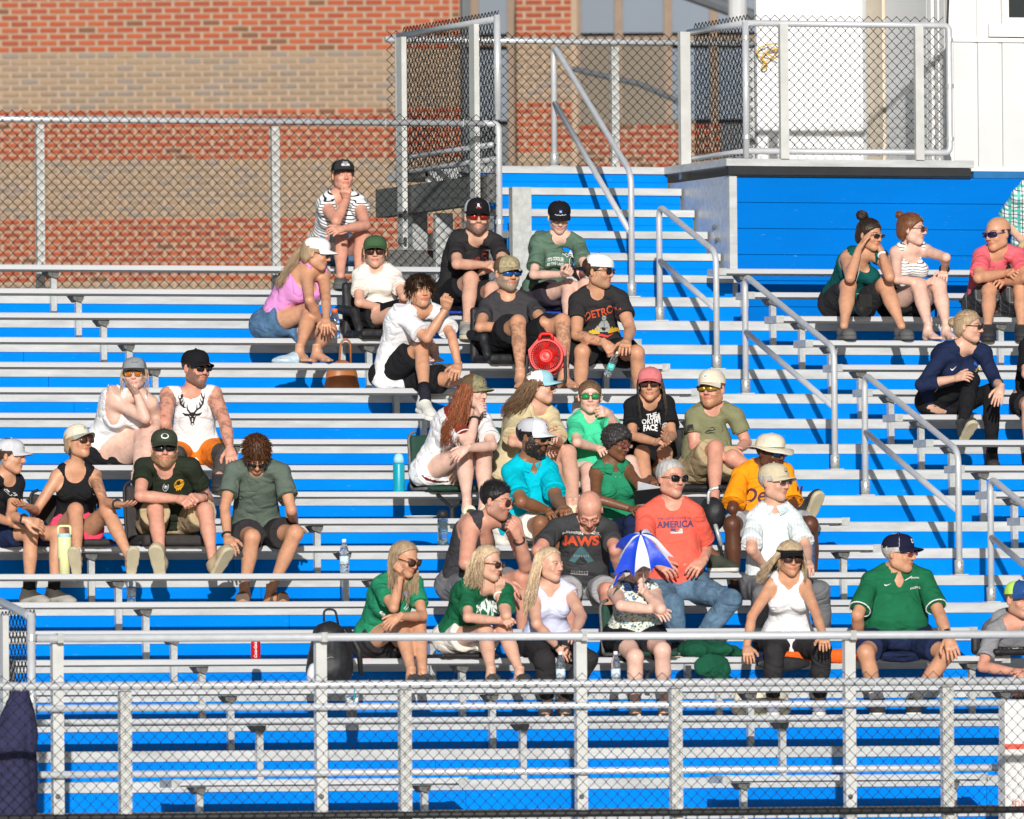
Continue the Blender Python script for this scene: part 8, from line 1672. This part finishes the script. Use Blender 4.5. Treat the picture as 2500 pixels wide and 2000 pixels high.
c = spot('a4', (840, 1190), 'd15', 0.04); o = heap('leather_bag', 'tan leather handbag under the bench beside the orchid tank top', 'bag', c, [((0, 0, 0.12), (0.12, 0.08, 0.13)), ((0, 0, 0.06), (0.13, 0.09, 0.07))], mat('tan_leather', (0.36, 0.12, 0.035), 0.45, 0, 0.12, 14), 0.004, 22, floor=c[2])
MB().tube(bend([c+np.array([-0.03, -0.03, 0.22]), c+np.array([-0.02, -0.05, 0.40]), c+np.array([0.05, -0.05, 0.40]), c+np.array([0.06, -0.03, 0.22])], 0.05, 5), 0.008, 6).out('handle', mat('tan_leather', (0.36, 0.12, 0.035), 0.45), o, True)
c = spot('a4', (300, 1195), 's14', 0.12); heap('plastic_bag', 'crumpled translucent plastic bag beside the bare feet below the orchid tank top', 'bag', c, [((0, 0, 0.02), (0.10, 0.07, 0.03)), ((0.09, 0, 0.035), (0.08, 0.06, 0.045))], mat('milky_plastic', (0.45, 0.58, 0.66), 0.25, 0, 0.2, 30, spec=0.6), 0.012, 50)
p = PP['tented']; c = at_w(*zpx('a8', (580, 1190)), p.w0-0.33); o = heap('shoulder_bag', 'small black leather shoulder bag hanging between the knees of the person in deep teal', 'bag', c, [((0, 0, 0), (0.062, 0.035, 0.085)), ((0, 0, -0.02), (0.065, 0.038, 0.06))], mat('black_leather', (0.014, 0.014, 0.015), 0.35, 0, 0.2), 0.002, 30)
MB().box(c+np.array([-0.05, -0.047, -0.02]), c+np.array([0.05, -0.03, 0.075])).out('flap', mat('black_leather', (0.014, 0.014, 0.015), 0.35), o)
MB().tube([c+np.array([-0.04, 0, 0.08]), p.neck-p.up*0.25+p.fwd*0.19-Xc*0.06, p.neck-p.up*0.08+p.fwd*0.15-Xc*0.05, p.neck+p.up*0.04-Xc*0.05], 0.004, 5).out('strap', M_PIPE, o)
# sheet of paper and folder on a lap
p = PP['greensl']; c = at_w(*zpx('a7', (880, 1350)), p.w0-0.36); slab('folder', c-Zw*0.02, Xc+Zw*0.1, Tc+Zw*0.9, 0.10, 0.07, 0.004, M_BLACK, 'black folder on the lap of the person in sleeveless green', 'folder'); slab('paper_sheet', c+Zw*0.012+Xc*0.02+Tc*0.01, Xc-Zw*0.25, Tc+Zw*1.1, 0.10, 0.06, 0.002, mat('paper', (0.72, 0.74, 0.80), 0.7), 'white paper sheet beside a hand of the person in sleeveless green', 'paper')
# walking frame beside the man in orange
p = PP['mango']; o = empty('walking_frame', at_Y(*zpx('b2', (930, 880)), 7*D-0.25)*np.array([1, 1, 0])+np.array([0, 0, deck_z(7)]), 'black folding walking frame with grey handle by the person in orange', 'walking frame')
q = lambda x, y, dw=0.0: at_w(*zpx('b2', (x, y)), p.w0-0.40+dw)
MB().tube(bend([q(862, 520), q(858, 420), q(900, 385), q(955, 382)], 0.03, 5), 0.011, 8).out('handle_tube', M_PIPE, o, True); MB().tube([q(945, 382), q(975, 382)], 0.019, 8).out('grip', M_BLACK, o)
MB().tube([q(862, 500), q(905, 660), q(960, 860), q(985, 1000)], 0.011, 8).out('leg', M_BLACK, o, True); MB().tube([q(915, 680), q(970, 870)], 0.016, 8).out('height_adjuster', M_GALV, o, True); MB().tube([q(862, 520, 0.3), q(845, 700, 0.3), q(835, 1000, 0.3)], 0.011, 8).out('leg', M_BLACK, o, True)
g = Grid(q(900, 600)-0.28, q(900, 600)+0.28, 0.014); g.ell(q(895, 590, 0.08), (0.09, 0.12, 0.11), 0.02); g.ell(q(905, 660, 0.08), (0.07, 0.1, 0.07), 0.03); blob_out(g, 'pouch', M_NYL, o, 0.008, 30); MB().tube([q(870, 540), q(870, 540, 0.3)], 0.012, 6).out('cross_bar', M_BLACK, o)
# carton at the lower right, drape at the lower left
YB = -2.4; a = at_Y(2452, 1711, YB); b = at_Y(2640, 1711, YB); zb0 = -0.65
o = empty('carton', ((a[0]+b[0])/2, YB, zb0), 'tall white carton with red print behind the fence at lower right', 'carton')
M_CART = mat('white_card', (0.70, 0.68, 0.66), 0.8, 0, 0.08, 8, 0.2, 12); MB().box((a[0], YB, zb0+0.002), (b[0], YB+0.12, at_Y(2452, 1822, YB)[2])).out('lower_box', M_CART, o); MB().box((a[0]+0.004, YB+0.006, at_Y(2452, 1820, YB)[2]), (b[0], YB+0.11, a[2])).out('upper_bag', M_CART, o)
zr = at_Y(2452, 1825, YB)[2]; MB().box((a[0]-0.001, YB-0.002, zr-0.012), (b[0], YB-0.0005, zr+0.022)).out('red_band', mat('carton_red', (0.65, 0.10, 0.06), 0.7), o)
V, F = text_mesh('ino E', 0.085, 0.01); build('carton_lettering', [np.array([a[0]+0.13+x, YB-0.003, at_Y(2452, 1960, YB)[2]+y]) for x, y in V], F, mat('carton_pale_red', (0.66, 0.25, 0.2), 0.7), o)
yd = -2.5; q = lambda x, y: at_Y(*zpx('b8', (x, y)), yd)
g = Grid(q(-80, 1800)-np.array([0.1, 0.2, 0.1]), q(260, 820)+np.array([0.1, 0.2, 0.1]), 0.016)
g.cone(q(140, 870), q(110, 1150), [0.05, 0.10, 0.12], 0.03); g.cone(q(110, 1150), q(60, 1750), [0.12, 0.15, 0.17], 0.04); g.cone(q(20, 1250), q(-20, 1750), [0.08, 0.15], 0.05)
V, F = g.mesh(); lo_ = V.copy(); lo_[:, 2] *= 0.12; V = V+normals(V, F)*(0.022*(0.5-np.abs(wob(lo_, 34, 5))))[:, None]; o = tag(build('cloth_drape', V, F, fabric('slate_navy', (0.032, 0.032, 0.075)), None, True), 'slate navy cloth draped over the side fence at lower left', 'cloth')
o = heap('gym_bag', 'dark bag with a pale strap behind the white jersey and green chair', 'bag', spot('a6', (150, 860), 's10', 0.16), [((0, 0, 0.05), (0.07, 0.08, 0.06))], mat('slate_bag', (0.12, 0.12, 0.15), 0.7, 0, 0.3), 0.01, 50)
